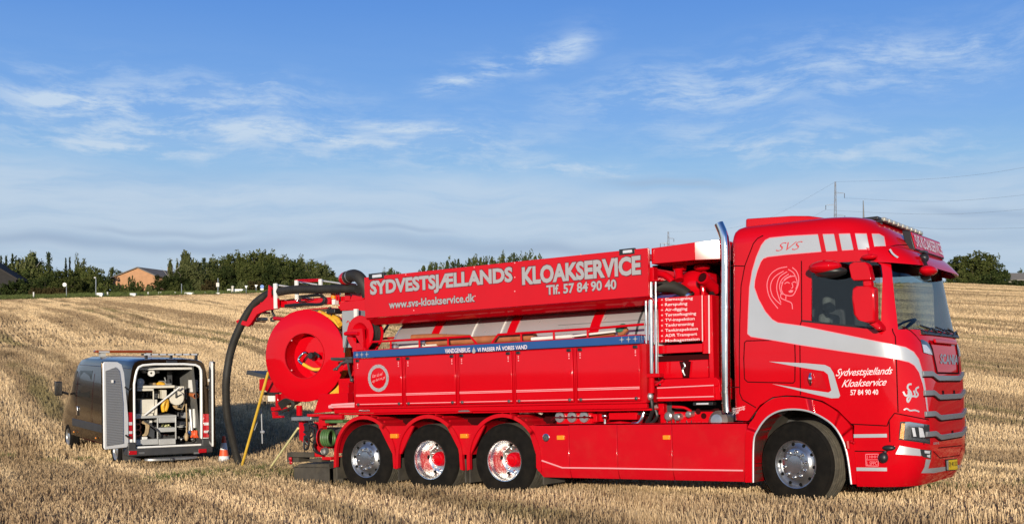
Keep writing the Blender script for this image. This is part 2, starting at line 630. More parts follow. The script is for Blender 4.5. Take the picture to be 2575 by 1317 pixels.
def field_nodes(t, light, dark, green, fine=True):
    """straw colour over the field: swaths and wheel tracks along the drill rows, greener where weeds grow"""
    pos = t.node('ShaderNodeNewGeometry').outputs['Position']
    wob = t.vm('SCALE', t.vm('SUBTRACT', t.noise(pos, 0.035, 3.0, color=True), (0.5, 0.5, 0.5)), scale=4.5)
    p = t.vm('ADD', pos, wob)
    dot = t.node('ShaderNodeVectorMath', operation='DOT_PRODUCT')
    t.put(dot.inputs[0], p)
    dot.inputs[1].default_value = ACR
    s = dot.outputs['Value']
    dot2 = t.node('ShaderNodeVectorMath', operation='DOT_PRODUCT')
    t.put(dot2.inputs[0], p)
    dot2.inputs[1].default_value = ROW
    l = dot2.outputs['Value']
    sw = t.noise(t.comb(t.m('MULTIPLY', s, 0.35), t.m('MULTIPLY', l, 0.014), 0.0), 1.0, 4.0, 0.6)
    sw2 = t.noise(t.comb(t.m('MULTIPLY', s, 1.6), t.m('MULTIPLY', l, 0.05), 3.0), 1.0, 3.0, 0.6)
    blot = t.noise(pos, 0.25, 5.0, 0.6)
    f = t.m('ADD', t.m('MULTIPLY', sw, 0.66), t.m('ADD', t.m('MULTIPLY', sw2, 0.24), t.m('MULTIPLY', blot, 0.10)))
    c = t.mix(t.mapr(f, 0.44, 0.55), dark, light)
    # tramlines: two wheel tracks, flattened and weedy
    ph = t.m('FRACT', t.m('DIVIDE', s, 11.0))
    d1 = t.m('ABSOLUTE', t.m('SUBTRACT', ph, 0.42))
    d2 = t.m('ABSOLUTE', t.m('SUBTRACT', ph, 0.58))
    tr = t.mapr(t.m('MINIMUM', d1, d2), 0.050, 0.018)
    tr = t.m('MULTIPLY', tr, t.mapr(t.noise(pos, 0.10, 4.0, 0.6), 0.34, 0.54))
    gr = t.m('MULTIPLY', tr, t.mapr(t.noise(pos, 0.09, 3.0), 0.46, 0.60))
    c = t.mix(t.m('MULTIPLY', tr, 0.85), c, tuple(q * 0.62 for q in dark))
    c = t.mix(t.m('MULTIPLY', gr, 0.3), c, green)
    if fine:
        sp = t.noise(pos, 9.0, 4.0, 0.7)
        c = t.vm('MULTIPLY', c, t.ramp(sp, [(0.25, 0.55), (0.5, 1.0), (0.75, 1.3)]))
    return c, pos


def verge_z(x, y):
    """the verge swells to a low bank towards the left"""
    bank = 0.5 * max(0.0, min(1.0, (-20.0 - x) / 30.0)) * max(0.0, min(1.0, (y - 150.0) / 5.0))
    return ground(x, y) + 0.06 + bank


def make_field():
    m = bpy.data.materials.new('stubble_ground')
    m.use_nodes = True
    t = NT(m.node_tree)
    b = t.n['Principled BSDF']
    b.inputs['Roughness'].default_value = 0.95
    b.inputs['Specular IOR Level'].default_value = 0.1
    c, pos = field_nodes(t, (0.42, 0.30, 0.160), (0.215, 0.148, 0.082), (0.10, 0.12, 0.035))
    # bare soil shows between the rows
    soil = t.noise(pos, 22.0, 4.0, 0.65)
    c = t.mix(t.mapr(soil, 0.42, 0.62, 0.0, 0.32), c, (0.060, 0.042, 0.026))
    t.put(b.inputs['Base Color'], c)
    bn = t.node('ShaderNodeBump')
    bn.inputs['Strength'].default_value = 0.5
    bn.inputs['Distance'].default_value = 0.04
    t.put(bn.inputs['Height'], t.noise(pos, 14.0, 5.0, 0.7))
    t.put(b.inputs['Normal'], bn.outputs[0])

    def axis(lo, hi, step, far, grow):
        v = [lo + i * step for i in range(int((hi - lo) / step) + 1)]
        q, s = v[-1], step
        while q < far[1]:
            s *= grow
            q += s
            v.append(q)
        q, s = v[0], step
        while q > far[0]:
            s *= grow
            q -= s
            v.insert(0, q)
        return v
    xs = axis(-14, 16, 0.5, (-1500, 1500), 1.16)
    ys = axis(10, 44, 0.5, (-600, 163), 1.12)
    ys = [y for y in ys if y < 148.5] + [150.5]
    mb = MB()
    n = len(xs)
    mb.add([(x, y, gz(x, y)) for y in ys for x in xs],
           [(j * n + i, j * n + i + 1, (j + 1) * n + i + 1, (j + 1) * n + i) for j in range(len(ys) - 1) for i in range(n - 1)])
    tag(mb.build('stubble_field', m, smooth=180), 'harvested straw coloured field', kind='structure')
    # grassy ground beyond the field edge
    g = mat('rough_grass', (0.115, 0.120, 0.040), 0.95, var=0.45, vscale=0.35, bump=0.4, bscale=6, spec=0.1)
    ys2 = [150.0, 150.3] + [151 + i * 1.0 for i in range(18)] + [170, 176, 190, 220, 300, 500, 900, 1600]
    mb = MB()
    mb.add([(x, y, verge_z(x, y) + (0.0 if y > 150.1 else -0.3)) for y in ys2 for x in xs],
           [(j * n + i, j * n + i + 1, (j + 1) * n + i + 1, (j + 1) * n + i) for j in range(len(ys2) - 1) for i in range(n - 1)])
    return mb, g


VERGE = make_field()

# ------------------------------------------------------------------ the truck: x forward, y away from the near side, z up
TF = Vector((0.8236, -0.5669, 0.0197)).normalized()
TU = Vector((-0.024, 0, 0.9997))
TU = (TU - TF * TU.dot(TF)).normalized()
TL = TU.cross(TF)
TO = Vector((-0.117, 16.9, 0.049))
TM = Matrix(((TF.x, TL.x, TU.x, TO.x), (TF.y, TL.y, TU.y, TO.y), (TF.z, TL.z, TU.z, TO.z), (0, 0, 0, 1)))
TI = TM.inverted()
TRUCK = empty('vacuum_truck', matrix=TM)
tag(TRUCK, 'large red suction truck with chrome exhaust stack parked on the stubble field', 'truck')
R_O = TI @ Vector((0, 0, CAMZ))


def ray(px, py):
    return TI.to_3x3() @ Vector(((px - CX) / FPX, 1, (CY - py) / FPX))


def P(px, py, d=0.0):
    """the point of the lengthwise plane y = d that the photograph shows at a pixel"""
    r = ray(px, py)
    k = (d - R_O.y) / r.y
    return R_O + r * k


def S(px, py, d=0.0):
    p = P(px, py, d)
    return p.x, p.z


def W2T(v):
    return TI @ Vector(v)


def part(mb, name, m, bevel=0.0, parent=None, smooth=35.0, label=None, seg=2):
    return mb.build(name, m, parent or TRUCK, bevel, seg, smooth, label)


def px_box(mb, x0, y0, x1, y1, d0, d1):
    """a box whose near face (y = d0) spans two pixels' points"""
    a, b = P(x0, y0, d0), P(x1, y1, d0)
    return mb.box(a.x, b.x, d0, d1, min(a.z, b.z), max(a.z, b.z))


def px_poly(mb, pts, d0, d1):
    return mb.prism([S(x, y, d0) for x, y in pts], d0, d1)


def px_tube(mb, pts, r, seg=8, smooth=0):
    return mb.tube([P(*p) for p in pts], r, seg, smooth)


# ---- cab shell -------------------------------------------------------
XFT = [(0.28, 5.84), (0.40, 5.92), (0.60, 5.985), (1.0, 6.0), (1.5, 5.985), (1.9, 5.95), (2.1, 5.905), (2.5, 5.83), (2.95, 5.755),
       (3.12, 5.735), (3.22, 5.68), (3.32, 5.60), (3.42, 5.49), (3.50, 5.38), (3.60, 5.2)]
XR = 3.62
CA = 0.52


def interp(tab, v):
    if v <= tab[0][0]:
        return tab[0][1]
    for (a, fa), (b, fb) in zip(tab, tab[1:]):
        if v <= b:
            return fa + (fb - fa) * (v - a) / (b - a)
    return tab[-1][1]


def hw(z):
    return 1.25 - 0.035 * max(0.0, z - 2.0) - (0.05 * ((0.5 - z) / 0.22) ** 2 if z < 0.5 else 0)


def cab_front(t, z):
    """point of the front outline; t = -1 near side ... 1 far side"""
    xc = interp(XFT, z) - CA
    return Vector((xc + CA * sqrt(max(0.0, 1 - min(1, abs(t)) ** 6)), 1.25 + t * hw(z), z))


def cab_g(p):
    t = abs(p.y - 1.25) / hw(p.z)
    xc = interp(XFT, p.z) - CA
    g = t ** 6 + ((p.x - xc) / CA) ** 2 if p.x > xc else t ** 6
    return g - 1


def cab_hit(px, py):
    r = ray(px, py)
    a = 10.0
    while a < 18 and cab_g(R_O + r * a) > 0:
        a += 0.04
    lo, hi = a - 0.04, a
    for _ in range(18):
        m_ = 0.5 * (lo + hi)
        if cab_g(R_O + r * m_) > 0:
            lo = m_
        else:
            hi = m_
    p = R_O + r * hi
    e = 1e-3
    g0 = cab_g(p)
    n = Vector([(cab_g(p + Vector(q) * e) - g0) / e for q in ((1, 0, 0), (0, 1, 0), (0, 0, 1))])
    n.normalize()
    return p, n


def ring(z, w, xr, xf, a, rc=0.09):
    pts = []
    nb = 5
    y0, y1 = 1.25 - w, 1.25 + w
    for i in range(nb + 1):                       # rear near corner
        th = pi / 2 * i / nb
        pts.append(Vector((xr + rc - rc * cos(th), y0 + rc - rc * sin(th), z)))
    xc = xf - a
    for i in range(1, 9):
        pts.append(Vector((xr + rc + (xc - xr - rc) * i / 8, y0, z)))
    nf = 40
    for i in range(1, nf):
        ph = -pi / 2 + pi * i / nf
        s = sin(ph)
        t = (abs(s) ** (1 / 3)) * (1 if s > 0 else -1)
        pts.append(Vector((xc + a * cos(ph), 1.25 + t * w, z)))
    for i in range(8, -1, -1):
        pts.append(Vector((xr + rc + (xc - xr - rc) * i / 8, y1, z)))
    for i in range(1, nb + 1):
        th = pi / 2 * (1 - i / nb)
        pts.append(Vector((xr + rc - rc * cos(th), y1 - rc + rc * sin(th), z)))
    return pts


def cab_shell():
    mb = MB()
    rings = []
    for z in (0.28, 0.32, 0.40, 0.5, 0.6, 0.8, 1.0, 1.25, 1.5, 1.7, 1.9, 2.0, 2.1, 2.3, 2.5, 2.7, 2.95, 3.05, 3.12, 3.22, 3.32, 3.40):
        rings.append(ring(z, hw(z), XR, interp(XFT, z), CA))
    for z, ins, dx, xf in ((3.455, 0.012, 0.008, 5.45), (3.505, 0.035, 0.02, 5.385), (3.55, 0.085, 0.05, 5.30), (3.578, 0.16, 0.09, 5.2),
                           (3.60, 0.28, 0.15, 5.08), (3.622, 0.45, 0.25, 4.95), (3.638, 0.70, 0.4, 4.8), (3.648, 1.0, 0.6, 4.6)):
        rings.append(ring(z, hw(3.4) - ins, XR + dx, xf, max(0.12, CA - ins * 0.4), max(0.03, 0.09 - ins * 0.1)))
    n = len(rings[0])
    vs = [p for r in rings for p in r]
    fs = [(i * n + s, i * n + (s + 1) % n, (i + 1) * n + (s + 1) % n, (i + 1) * n + s) for i in range(len(rings) - 1) for s in range(n)]
    fs.append(tuple(reversed(range(n))))
    k = (len(rings) - 1) * n
    fs.append(tuple(k + s for s in range(n)))
    mb.add(vs, fs)
    return mb


def z1(x, y):          # close-up pixel of the upper cab -> photograph pixel
    return 1780 + x / 3.4657, 520 + y / 3.4657


def z2(x, y):          # close-up pixel of the lower cab
    return 1780 + x / 3.4657, 880 + y / 3.4657


GAPLINE = [z2(*q) for q in ((352, 612), (450, 478), (560, 408), (680, 392), (800, 397), (900, 415), (1000, 440), (1130, 520), (1250, 640))]
WIN = [(2038, 672), (2044, 662), (2196, 655), (2209, 664), (2213, 690), (2213, 806), (2197, 824), (2038, 806)]


def boolean_cut(mb, name, m, cutters, thick):
    o = link(name, mb.mesh(name, [m, M['interior']], 0), TRUCK)
    so = o.modifiers.new('solid', 'SOLIDIFY')
    so.thickness = thick
    so.offset = -1
    so.material_offset = 1
    so.material_offset_rim = 0
    tmp = []
    for c in cutters:
        co = link('cutter', c.mesh('cutter', m, 0), TRUCK)
        b = o.modifiers.new('cut', 'BOOLEAN')
        b.operation = 'DIFFERENCE'
        b.solver = 'EXACT'
        b.object = co
        tmp.append(co)
    bpy.context.view_layer.update()
    me = bpy.data.meshes.new_from_object(o.evaluated_get(bpy.context.evaluated_depsgraph_get()))
    o.modifiers.clear()
    o.data = me
    for c in tmp:
        bpy.data.objects.remove(c)
    me.polygons.foreach_set('use_smooth', [True] * len(me.polygons))
    me.set_sharp_from_angle(angle=radians(30))
    return o


arch = MB()
gl = [S(*q) for q in GAPLINE]
arch.prism([(3.2, 0.0), (3.2, 1.132), (S(1877, 1060)[0], 1.085)] + gl + [(S(2148, 1085)[0], 1.02), (5.17, 0.75), (5.19, 0.0)], -0.2, 2.8)
wcut = MB()
wcut.prism([S(*q) for q in WIN], -0.2, 2.8)
fcut = MB()
fcut.hexa([(5.3, 0.105, 2.15), (6.6, 0.105, 2.15), (6.6, 2.395, 2.15), (5.3, 2.395, 2.15)], [(5.3, 0.185, 3.03), (6.6, 0.185, 3.03), (6.6, 2.315, 3.03), (5.3, 2.315, 3.03)])
CAB = boolean_cut(cab_shell(), 'cab_body', M['red'], [arch, wcut, fcut], 0.035)

# glass
b = MB()
b.prism([S(*q, 0.03) for q in WIN], 0.030, 0.036)
part(b, 'side_window', M['glass_dark'], smooth=0)
b = MB()
b.prism([S(*q, 0.03) for q in WIN], 2.464, 2.470)
part(b, 'side_window', M['glass_dark'], smooth=0)
b = MB()
vs, nu, nv = [], 24, 6
for layer in (0.010, 0.016):
    for j in range(nv + 1):
        for i in range(nu + 1):
            s = sin(-1.0 + 2.0 * i / nu) / sin(1.0)
            t = (abs(s) ** 0.5 * (1 if s > 0 else -1)) * 0.945
            p = cab_front(t, 2.13 + 0.92 * j / nv)
            vs.append(p - Vector((layer, 0, 0)))
q = (nu + 1) * (nv + 1)
fs = []
for layer in range(2):
    for j in range(nv):
        for i in range(nu):
            a = layer * q + j * (nu + 1) + i
            fs.append((a, a + 1, a + nu + 2, a + nu + 1))
b.add(vs, fs)
part(b, 'windscreen', M['glass'], smooth=60)
# window rubbers
b = MB()
px_poly(b, [z1(820, 985), z1(900, 992), z1(1440, 1050), z1(1440, 1066), z1(900, 1006), z1(820, 998)], -0.006, 0.02)
part(b, 'window_seal', M['black'])
# cab inside
b = MB()
b.box(3.72, 5.75, 0.08, 2.42, 1.30, 1.40)
b.box(5.25, 5.72, 0.12, 2.38, 1.75, 2.06)
b.box(5.32, 5.60, 1.45, 2.15, 2.06, 2.16)
part(b, 'dashboard', M['interior'], 0.03)
for yy in (0.62, 1.86):
    b = MB()
    b.box(4.25, 4.80, yy - 0.26, yy + 0.26, 1.72, 1.88)
    b.box(4.18, 4.34, yy - 0.25, yy + 0.25, 1.85, 2.50)
    b.box(4.20, 4.32, yy - 0.14, yy + 0.14, 2.53, 2.74)
    part(b, 'seat', M['seat'], 0.05)
b = MB()
sc_ = Vector((5.22, 1.85, 2.26))
sax = Vector((-0.45, 0, 0.89)).normalized()
su = Vector((0, 1, 0))
sw_ = sax.cross(su)
b.tube([sc_ + (su * cos(2 * pi * k / 28) + sw_ * sin(2 * pi * k / 28)) * 0.225 for k in range(29)], 0.017, 8, cap=False)
for k in (0.3, 2.84, 4.71):
    b.tube([sc_ - sax * 0.05, sc_ + (su * cos(k) + sw_ * sin(k)) * 0.22], 0.014, 6)
b.tube([sc_ - sax * 0.06, sc_ - sax * 0.35], 0.03, 8)
part(b, 'steering_wheel', M['black'])


# ---- prints and trim that follow the cab surface ----------------------
def densify(pts, step=6.0, closed=True):
    out = []
    n = len(pts)
    for i in range(n if closed else n - 1):
        (x0, y0), (x1, y1) = pts[i], pts[(i + 1) % n]
        k = max(1, int(math.hypot(x1 - x0, y1 - y0) / step))
        out += [(x0 + (x1 - x0) * j / k, y0 + (y1 - y0) * j / k) for j in range(k)]
    if not closed:
        out.append(pts[-1])
    return out


def inside(x, y, poly):
    c = False
    for i in range(len(poly)):
        (xa, ya), (xb, yb) = poly[i], poly[i - 1]
        if (ya > y) != (yb > y) and x < (xb - xa) * (y - ya) / (yb - ya) + xa:
            c = not c
    return c


def cab_patch(mb, poly, off, thick=0.0, mirror=False, step=5.0):
    out = densify(poly, step)
    pts = list(out)
    x0, x1 = min(p[0] for p in out), max(p[0] for p in out)
    y0, y1 = min(p[1] for p in out), max(p[1] for p in out)
    g = step
    x = x0 + g * 0.5
    while x < x1:
        y = y0 + g * 0.5
        while y < y1:
            if inside(x, y, poly) and min((x - a) ** 2 + (y - b_) ** 2 for a, b_ in out) > (0.5 * g) ** 2:
                pts.append((x, y))
            y += g * 1.6
        x += g
    n = len(out)
    res = delaunay_2d_cdt([Vector(p) for p in pts], [], [list(range(n))], 1, 1e-4)
    vs = [cab_hit(v.x, v.y) for v in res[0]]
    P3 = [p + nn * off for p, nn in vs]
    fs = [tuple(f) for f in res[2]]
    if mirror:
        P3 = [Vector((p.x, 2.5 - p.y, p.z)) for p in P3]
    mb.add(P3, fs)
    if thick:
        N3 = [p + nn * (off - thick) for p, nn in vs]
        if mirror:
            N3 = [Vector((p.x, 2.5 - p.y, p.z)) for p in N3]
        # rim only
        cnt = {}
        for f in fs:
            for i in range(len(f)):
                e = (f[i], f[(i + 1) % len(f)])
                cnt[tuple(sorted(e))] = cnt.get(tuple(sorted(e)), 0) + 1
        k = len(P3)
        rim = [e for e, c in cnt.items() if c == 1]
        mb.add(P3 + N3, [(a, b_, k + b_, k + a) for a, b_ in rim])
    return mb


def cab_line(mb, pts, w, off, smooth=0):
    """a ribbon w metres wide along a pixel polyline on the cab surface"""
    if smooth:
        pts = [(v.x, v.y) for v in catmull([Vector((x, y, 0)) for x, y in pts], smooth)]
    pts = densify(pts, 7.0, closed=False)
    H = [cab_hit(*p) for p in pts]
    vs, fs = [], []
    for i, (p, n) in enumerate(H):
        tg = (H[min(i + 1, len(H) - 1)][0] - H[max(i - 1, 0)][0]).normalized()
        sd = tg.cross(n).normalized() * (w * 0.5)
        vs += [p + n * off - sd, p + n * off + sd]
    for i in range(len(H) - 1):
        fs.append((2 * i, 2 * i + 1, 2 * i + 3, 2 * i + 2))
    return mb.add(vs, fs)


def cab_text(body, p00, p10, p01, m, off=0.004, shear=0.0, bold=0.0, name='lettering', spacing=1.0, parent=None):
    uv, fs = text_tris(body, shear, bold, spacing)
    vs = []
    for u, v in uv:
        x = p00[0] + (p10[0] - p00[0]) * u + (p01[0] - p00[0]) * v
        y = p00[1] + (p10[1] - p00[1]) * u + (p01[1] - p00[1]) * v
        p, n = cab_hit(x, y)
        vs.append(p + n * off)
    b_ = MB()
    b_.add(vs, fs)
    return b_.build(name, m, parent or TRUCK, smooth=0)


# silver flash along the side and round the corner
flash = [z1(*q) for q in ((345, 1105), (352, 900), (362, 700), (385, 560), (420, 440), (465, 335), (500, 290), (540, 270), (700, 254), (960, 240),
                          (1250, 234), (1490, 238), (1532, 262), (1550, 370), (1300, 372), (990, 391), (700, 415), (520, 436), (482, 452), (460, 482),
                          (430, 560), (410, 640), (405, 700), (440, 800), (500, 910), (560, 980), (610, 1008), (820, 1036), (1200, 1114), (1640, 1205),
                          (1720, 1222), (1790, 1262), (1835, 1325), (1870, 1445), (1893, 1570), (1908, 1690), (1918, 1805), (1902, 1760),
                          (1890, 1660), (1868, 1545), (1835, 1440), (1795, 1380), (1750, 1352), (1640, 1325), (1200, 1262), (800, 1202), (560, 1160), (375, 1130))]
b = MB()
cab_patch(b, flash, 0.0035)
part(b, 'side_flash', M['silver'], smooth=60)
b = MB()
cab_line(b, flash + [flash[0]], 0.008, 0.0055)
part(b, 'flash_outline', M['pink_line'])
b = MB()
for q in (((958, 236), (1000, 236), (1032, 392), (990, 394)), ((1098, 232), (1140, 232), (1170, 385), (1130, 387)),
          ((1237, 230), (1280, 230), (1310, 376), (1270, 378)), ((1380, 232), (1424, 232), (1454, 372), (1410, 374))):
    cab_patch(b, [z1(*p) for p in q], 0.0075)
part(b, 'flash_bar', M['red'], smooth=60)
b = MB()
cab_patch(b, [z2(*q) for q in ((530, 98), (850, 113), (1020, 128), (1065, 150), (1095, 200), (1152, 395), (1140, 415), (1075, 418), (900, 378), (560, 293),
                               (820, 335), (1050, 368), (1075, 350), (1045, 210), (1010, 182), (800, 148))], 0.0035)
part(b, 'handle_flash', M['silver'], smooth=60)
b = MB()
FACE = [((690, 522), (610, 540), (545, 590), (517, 660), (520, 730), (545, 800), (610, 885)),
        ((660, 560), (600, 595), (560, 640), (545, 700), (560, 770), (600, 820), (638, 850)),
        ((690, 565), (630, 605), (605, 660), (600, 720), (615, 780), (636, 835)),
        ((705, 585), (650, 625), (625, 680), (632, 735), (650, 765)),
        ((725, 598), (670, 630), (645, 680), (640, 720), (655, 755)),
        ((735, 528), (770, 560), (790, 610), (788, 670), (770, 720), (745, 765), (715, 775), (670, 765), (640, 742)),
        ((700, 545), (745, 575), (772, 630), (778, 680), (765, 715)),
        ((640, 665), (690, 622), (735, 604), (768, 606)),
        ((668, 670), (690, 657), (712, 666)), ((738, 660), (752, 652), (768, 660)), ((732, 662), (740, 698), (726, 710)),
        ((640, 742), (635, 790), (680, 815), (728, 838), (737, 890)), ((680, 775), (678, 808))]
for ln in FACE:
    cab_line(b, [z1(*q) for q in ln], 0.011, 0.004, smooth=5)
cab_patch(b, [z1(*q) for q in ((700, 736), (722, 722), (745, 728), (735, 745), (712, 748))], 0.004, step=3)
part(b, 'line_drawing', M['pink_line'])
cab_text('SVS', z1(590, 388), z1(806, 372), z1(612, 314), M['red_text'], 0.008, shear=0.35, bold=-0.012, spacing=0.92)
cab_text('Sydvestsjællands', z2(1112, 246), z2(1605, 228), z2(1118, 162), M['white_text'], shear=0.42, bold=0.004, spacing=0.95)
cab_text('Kloakservice', z2(1165, 322), z2(1553, 306), z2(1172, 258), M['white_text'], shear=0.42, bold=0.004, spacing=0.95)
cab_text('57 84 90 40', z2(1242, 391), z2(1484, 387), z2(1242, 344), M['white_text'], bold=0.02)
cab_text('Slamsugning', z2(208, 527), z2(320, 503), z2(214, 503), M['white_text'], shear=0.3)
cab_text('Rørspuling', z2(210, 546), z2(322, 520), z2(216, 524), M['white_text'], shear=0.3)
cab_text('Tlf.', z2(210, 565), z2(272, 548), z2(216, 545), M['white_text'], shear=0.3)
b = MB()
for ln in (((1772, 295), (1745, 300), (1738, 330), (1765, 365), (1768, 400), (1742, 450), (1735, 420), (1760, 395)),
           ((1700, 360), (1720, 395), (1745, 385), (1745, 350), (1760, 395), (1800, 395), (1790, 350)),
           ((1835, 320), (1810, 335), (1812, 360), (1828, 385), (1812, 405), (1795, 400))):
    cab_line(b, [z2(*q) for q in ln], 0.022, 0.006, smooth=5)
cab_line(b, [z2(*q) for q in ((1705, 520), (1730, 508), (1760, 525), (1800, 522), (1838, 535))], 0.018, 0.006, smooth=4)
part(b, 'corner_monogram', M['silver'])
# shut lines
b = MB()
for ln in ([z1(*q) for q in ((814, 470), (816, 990), (800, 1040), (802, 1320))] + [z2(806, 390)],
           [z1(*q) for q in ((1606, 1060), (1610, 1085), (1632, 1130), (1640, 1320))] + [z2(1656, 540)],
           [z1(*q) for q in ((312, 1320), (318, 1182), (334, 1166), (740, 1156), (756, 1180), (760, 1320))],
           [z2(*q) for q in ((760, 60), (757, 268), (742, 285), (345, 276), (318, 250), (311, 60))],
           [z1(*q) for q in ((195, 513), (318, 516))], [z2(*q) for q in ((195, 322), (275, 322))],
           [z1(*q) for q in ((272, 1320), (276, 1030), (288, 690), (320, 516), (395, 320), (432, 275), (480, 250))],
           [z2(*q) for q in ((272, 60), (276, 375), (300, 430), (418, 500))],
           [z2(*q) for q in ((1250, 642), (1400, 650), (1560, 658), (1578, 610), (1625, 548), (1690, 560), (1925, 606))],
           [z2(*q) for q in ((1578, 610), (1585, 800))],
           [z2(*q) for q in ((1278, 878), (1560, 880), (1620, 830))],
           [z1(*q) for q in ((1540, 395), (1560, 350), (1640, 335), (1780, 330))],
           [z1(*q) for q in ((1690, 1040), (1760, 1075), (1810, 1120), (1850, 1170))]):
    cab_line(b, ln, 0.013, 0.002)
part(b, 'shut_line', M['gap'])

# door handle
b = MB()
cab_patch(b, [z2(*q) for q in ((828, 182), (845, 176), (985, 198), (1042, 335), (1030, 345), (838, 308))], 0.002)
part(b, 'handle_recess', M['red_matt'], label='recessed darker red panel round the door handle')
b = MB()
h0, h1 = P(*z2(893, 200), -0.03), P(*z2(897, 300), -0.03)
b.tube([h0, h0.lerp(h1, 0.5) + Vector((0, -0.02, 0)), h1], [0.014, 0.026, 0.014], 10, smooth=4)
part(b, 'door_handle', M['chrome'])

# fender round the front wheel
ins = [z2(*q) for q in ((398, 1150), (402, 800), (440, 690), (500, 605), (565, 555), (640, 525), (730, 514), (830, 520), (920, 545), (1010, 590), (1090, 650), (1150, 730), (1195, 830), (1225, 960), (1252, 1165))]
outs = [z2(*q) for q in ((325, 1150), (326, 780), (352, 660), (400, 592), (458, 496), (566, 422), (680, 405), (800, 410), (895, 430), (992, 454), (1115, 528), (1238, 652), (1262, 760), (1280, 900), (1296, 1165))]
b = MB()
A, B_ = [[(v.x, v.y) for v in catmull([Vector((*S(*q), 0)) for q in L_], 4)] for L_ in (ins, outs)]
for i in range(len(A) - 1):
    quad = [A[i], A[i + 1], B_[i + 1], B_[i]]
    b.hexa([(x, -0.012, z) for x, z in quad], [(x, 0.42, z) for x, z in quad])
bm_pts = b
part(b, 'front_fender', M['red'], smooth=40)
b = MB()
b.tube([(x, -0.016, z) for x, z in A], 0.012, 6)
part(b, 'fender_trim', M['silver'])
b = MB()
for i in range(len(A) - 1):
    b.add([(A[i][0], 0.02, A[i][1]), (A[i + 1][0], 0.02, A[i + 1][1]), (A[i + 1][0] , 0.9, A[i + 1][1]), (A[i][0], 0.9, A[i][1])], [(0, 1, 2, 3)])
b.box(3.86, 5.14, 0.9, 0.95, 0.5, 1.3)
part(b, 'wheel_liner', M['flap'])
# far-side fender
b = MB()
for i in range(len(A) - 1):
    quad = [A[i], A[i + 1], B_[i + 1], B_[i]]
    b.hexa([(x, 2.08, z) for x, z in quad], [(x, 2.512, z) for x, z in quad])
part(b, 'front_fender', M['red'], smooth=40)
# steps, front corner
b = MB()
cab_line(b, [z2(*q) for q in ((1272, 746), (1560, 742))], 0.042, 0.012)
part(b, 'step_edge', M['silver'])
b = MB()
cab_line(b, [z2(*q) for q in ((1296, 1034), (1560, 1036))], 0.042, 0.012)
part(b, 'step_edge', M['silver'])
b = MB()
cab_line(b, [z2(*q) for q in ((1375, 905), (1484, 903), (1484, 1008), (1378, 1005), (1375, 905))], 0.008, 0.004)
cab_line(b, [z2(*q) for q in ((1378, 953), (1484, 952))], 0.006, 0.004)
part(b, 'step_mark', M['pink_line'])
cab_text('J HHH', z2(1384, 946), z2(1478, 945), z2(1384, 916), M['pink_line'])
cab_text('L SPPC', z2(1384, 1000), z2(1478, 1000), z2(1384, 966), M['pink_line'])
b = MB()
p = P(*z2(1530, 935), -0.05)
b.ball(p, 0.055, 0.05, 0.065)
b.tube([p, P(*z2(1545, 880), -0.02)], 0.022, 8)
b.ball(P(*z2(1575, 850), 0.0), 0.08, 0.04, 0.035)
part(b, 'side_camera', M['black'])
b = MB()
px_tube(b, [(*z2(1215, 790), -0.03), (*z2(1222, 855), -0.03)], 0.028, 8)
b.ball(P(*z2(1250, 795), -0.03), 0.02)
b.ball(P(*z2(1270, 805), -0.03), 0.018)
part(b, 'fender_bracket', M['red_matt'])

# headlights: the same unit mirrored on the far corner
def z3(x, y):
    return 2240 + x / 6.933, 1030 + y / 6.933


for mir in (False, True):
    b = MB()
    cab_patch(b, [z3(*q) for q in ((160, 205), (310, 200), (665, 258), (676, 595), (555, 572), (135, 515))], 0.006, 0.03, mir, 4)
    hl = part(b, 'headlight', M['lamp_dark'], smooth=50)
    b = MB()
    cab_patch(b, [z3(*q) for q in ((182, 232), (240, 238), (216, 512), (148, 492))], 0.012, 0.006, mir, 4)
    part(b, 'turn_signal', M['amber'], parent=hl)
    b = MB()
    cab_patch(b, [z3(*q) for q in ((246, 212), (310, 208), (560, 250), (560, 300), (350, 296), (345, 480), (570, 505), (655, 540), (650, 562), (300, 510), (222, 508))], 0.011, 0.004, mir, 4)
    part(b, 'reflector', M['alu'], parent=hl)
    b = MB()
    cab_patch(b, [z3(*q) for q in ((352, 306), (402, 310), (432, 462), (382, 462))], 0.012, 0.0, mir, 4)
    cab_patch(b, [z3(*q) for q in ((470, 300), (540, 318), (577, 472), (490, 474))], 0.012, 0.0, mir, 4)
    part(b, 'lens', M['whitelens'], parent=hl)
    b = MB()
    cab_patch(b, [z3(*q) for q in ((150, 620), (505, 682), (522, 800), (78, 768))], 0.006, 0.0, mir, 5)
    part(b, 'bumper_flash', M['silver'], smooth=60)
    b = MB()
    cab_patch(b, [z3(*q) for q in ((500, 683), (700, 700), (692, 852), (560, 820), (522, 790))], 0.007, 0.0, mir, 4)
    fl = part(b, 'fog_lamp', M['lamp_dark'])
    b = MB()
    cab_patch(b, [z3(*q) for q in ((570, 705), (672, 712), (660, 760), (575, 750))], 0.011, 0.0, mir, 4)
    cab_patch(b, [z3(*q) for q in ((610, 785), (668, 775), (668, 830), (620, 815))], 0.011, 0.0, mir, 4)
    part(b, 'lens', M['whitelens'], parent=fl)

    def z4(x, y):
        return 2280 + x / 10.976, 840 + y / 10.976
    b = MB()
    cab_patch(b, [z4(*q) for q in ((365, 150), (430, 150), (540, 210), (650, 330), (722, 545), (705, 575), (590, 552), (440, 512), (385, 240))], 0.006, 0.0, mir, 3)
    ul = part(b, 'upper_lamp', M['lamp_dark'])
    b = MB()
    cab_patch(b, [z4(*q) for q in ((405, 280), (520, 305), (600, 400), (680, 560), (590, 545), (450, 500))], 0.010, 0.0, mir, 3)
    part(b, 'lens', M['whitelens'], parent=ul)

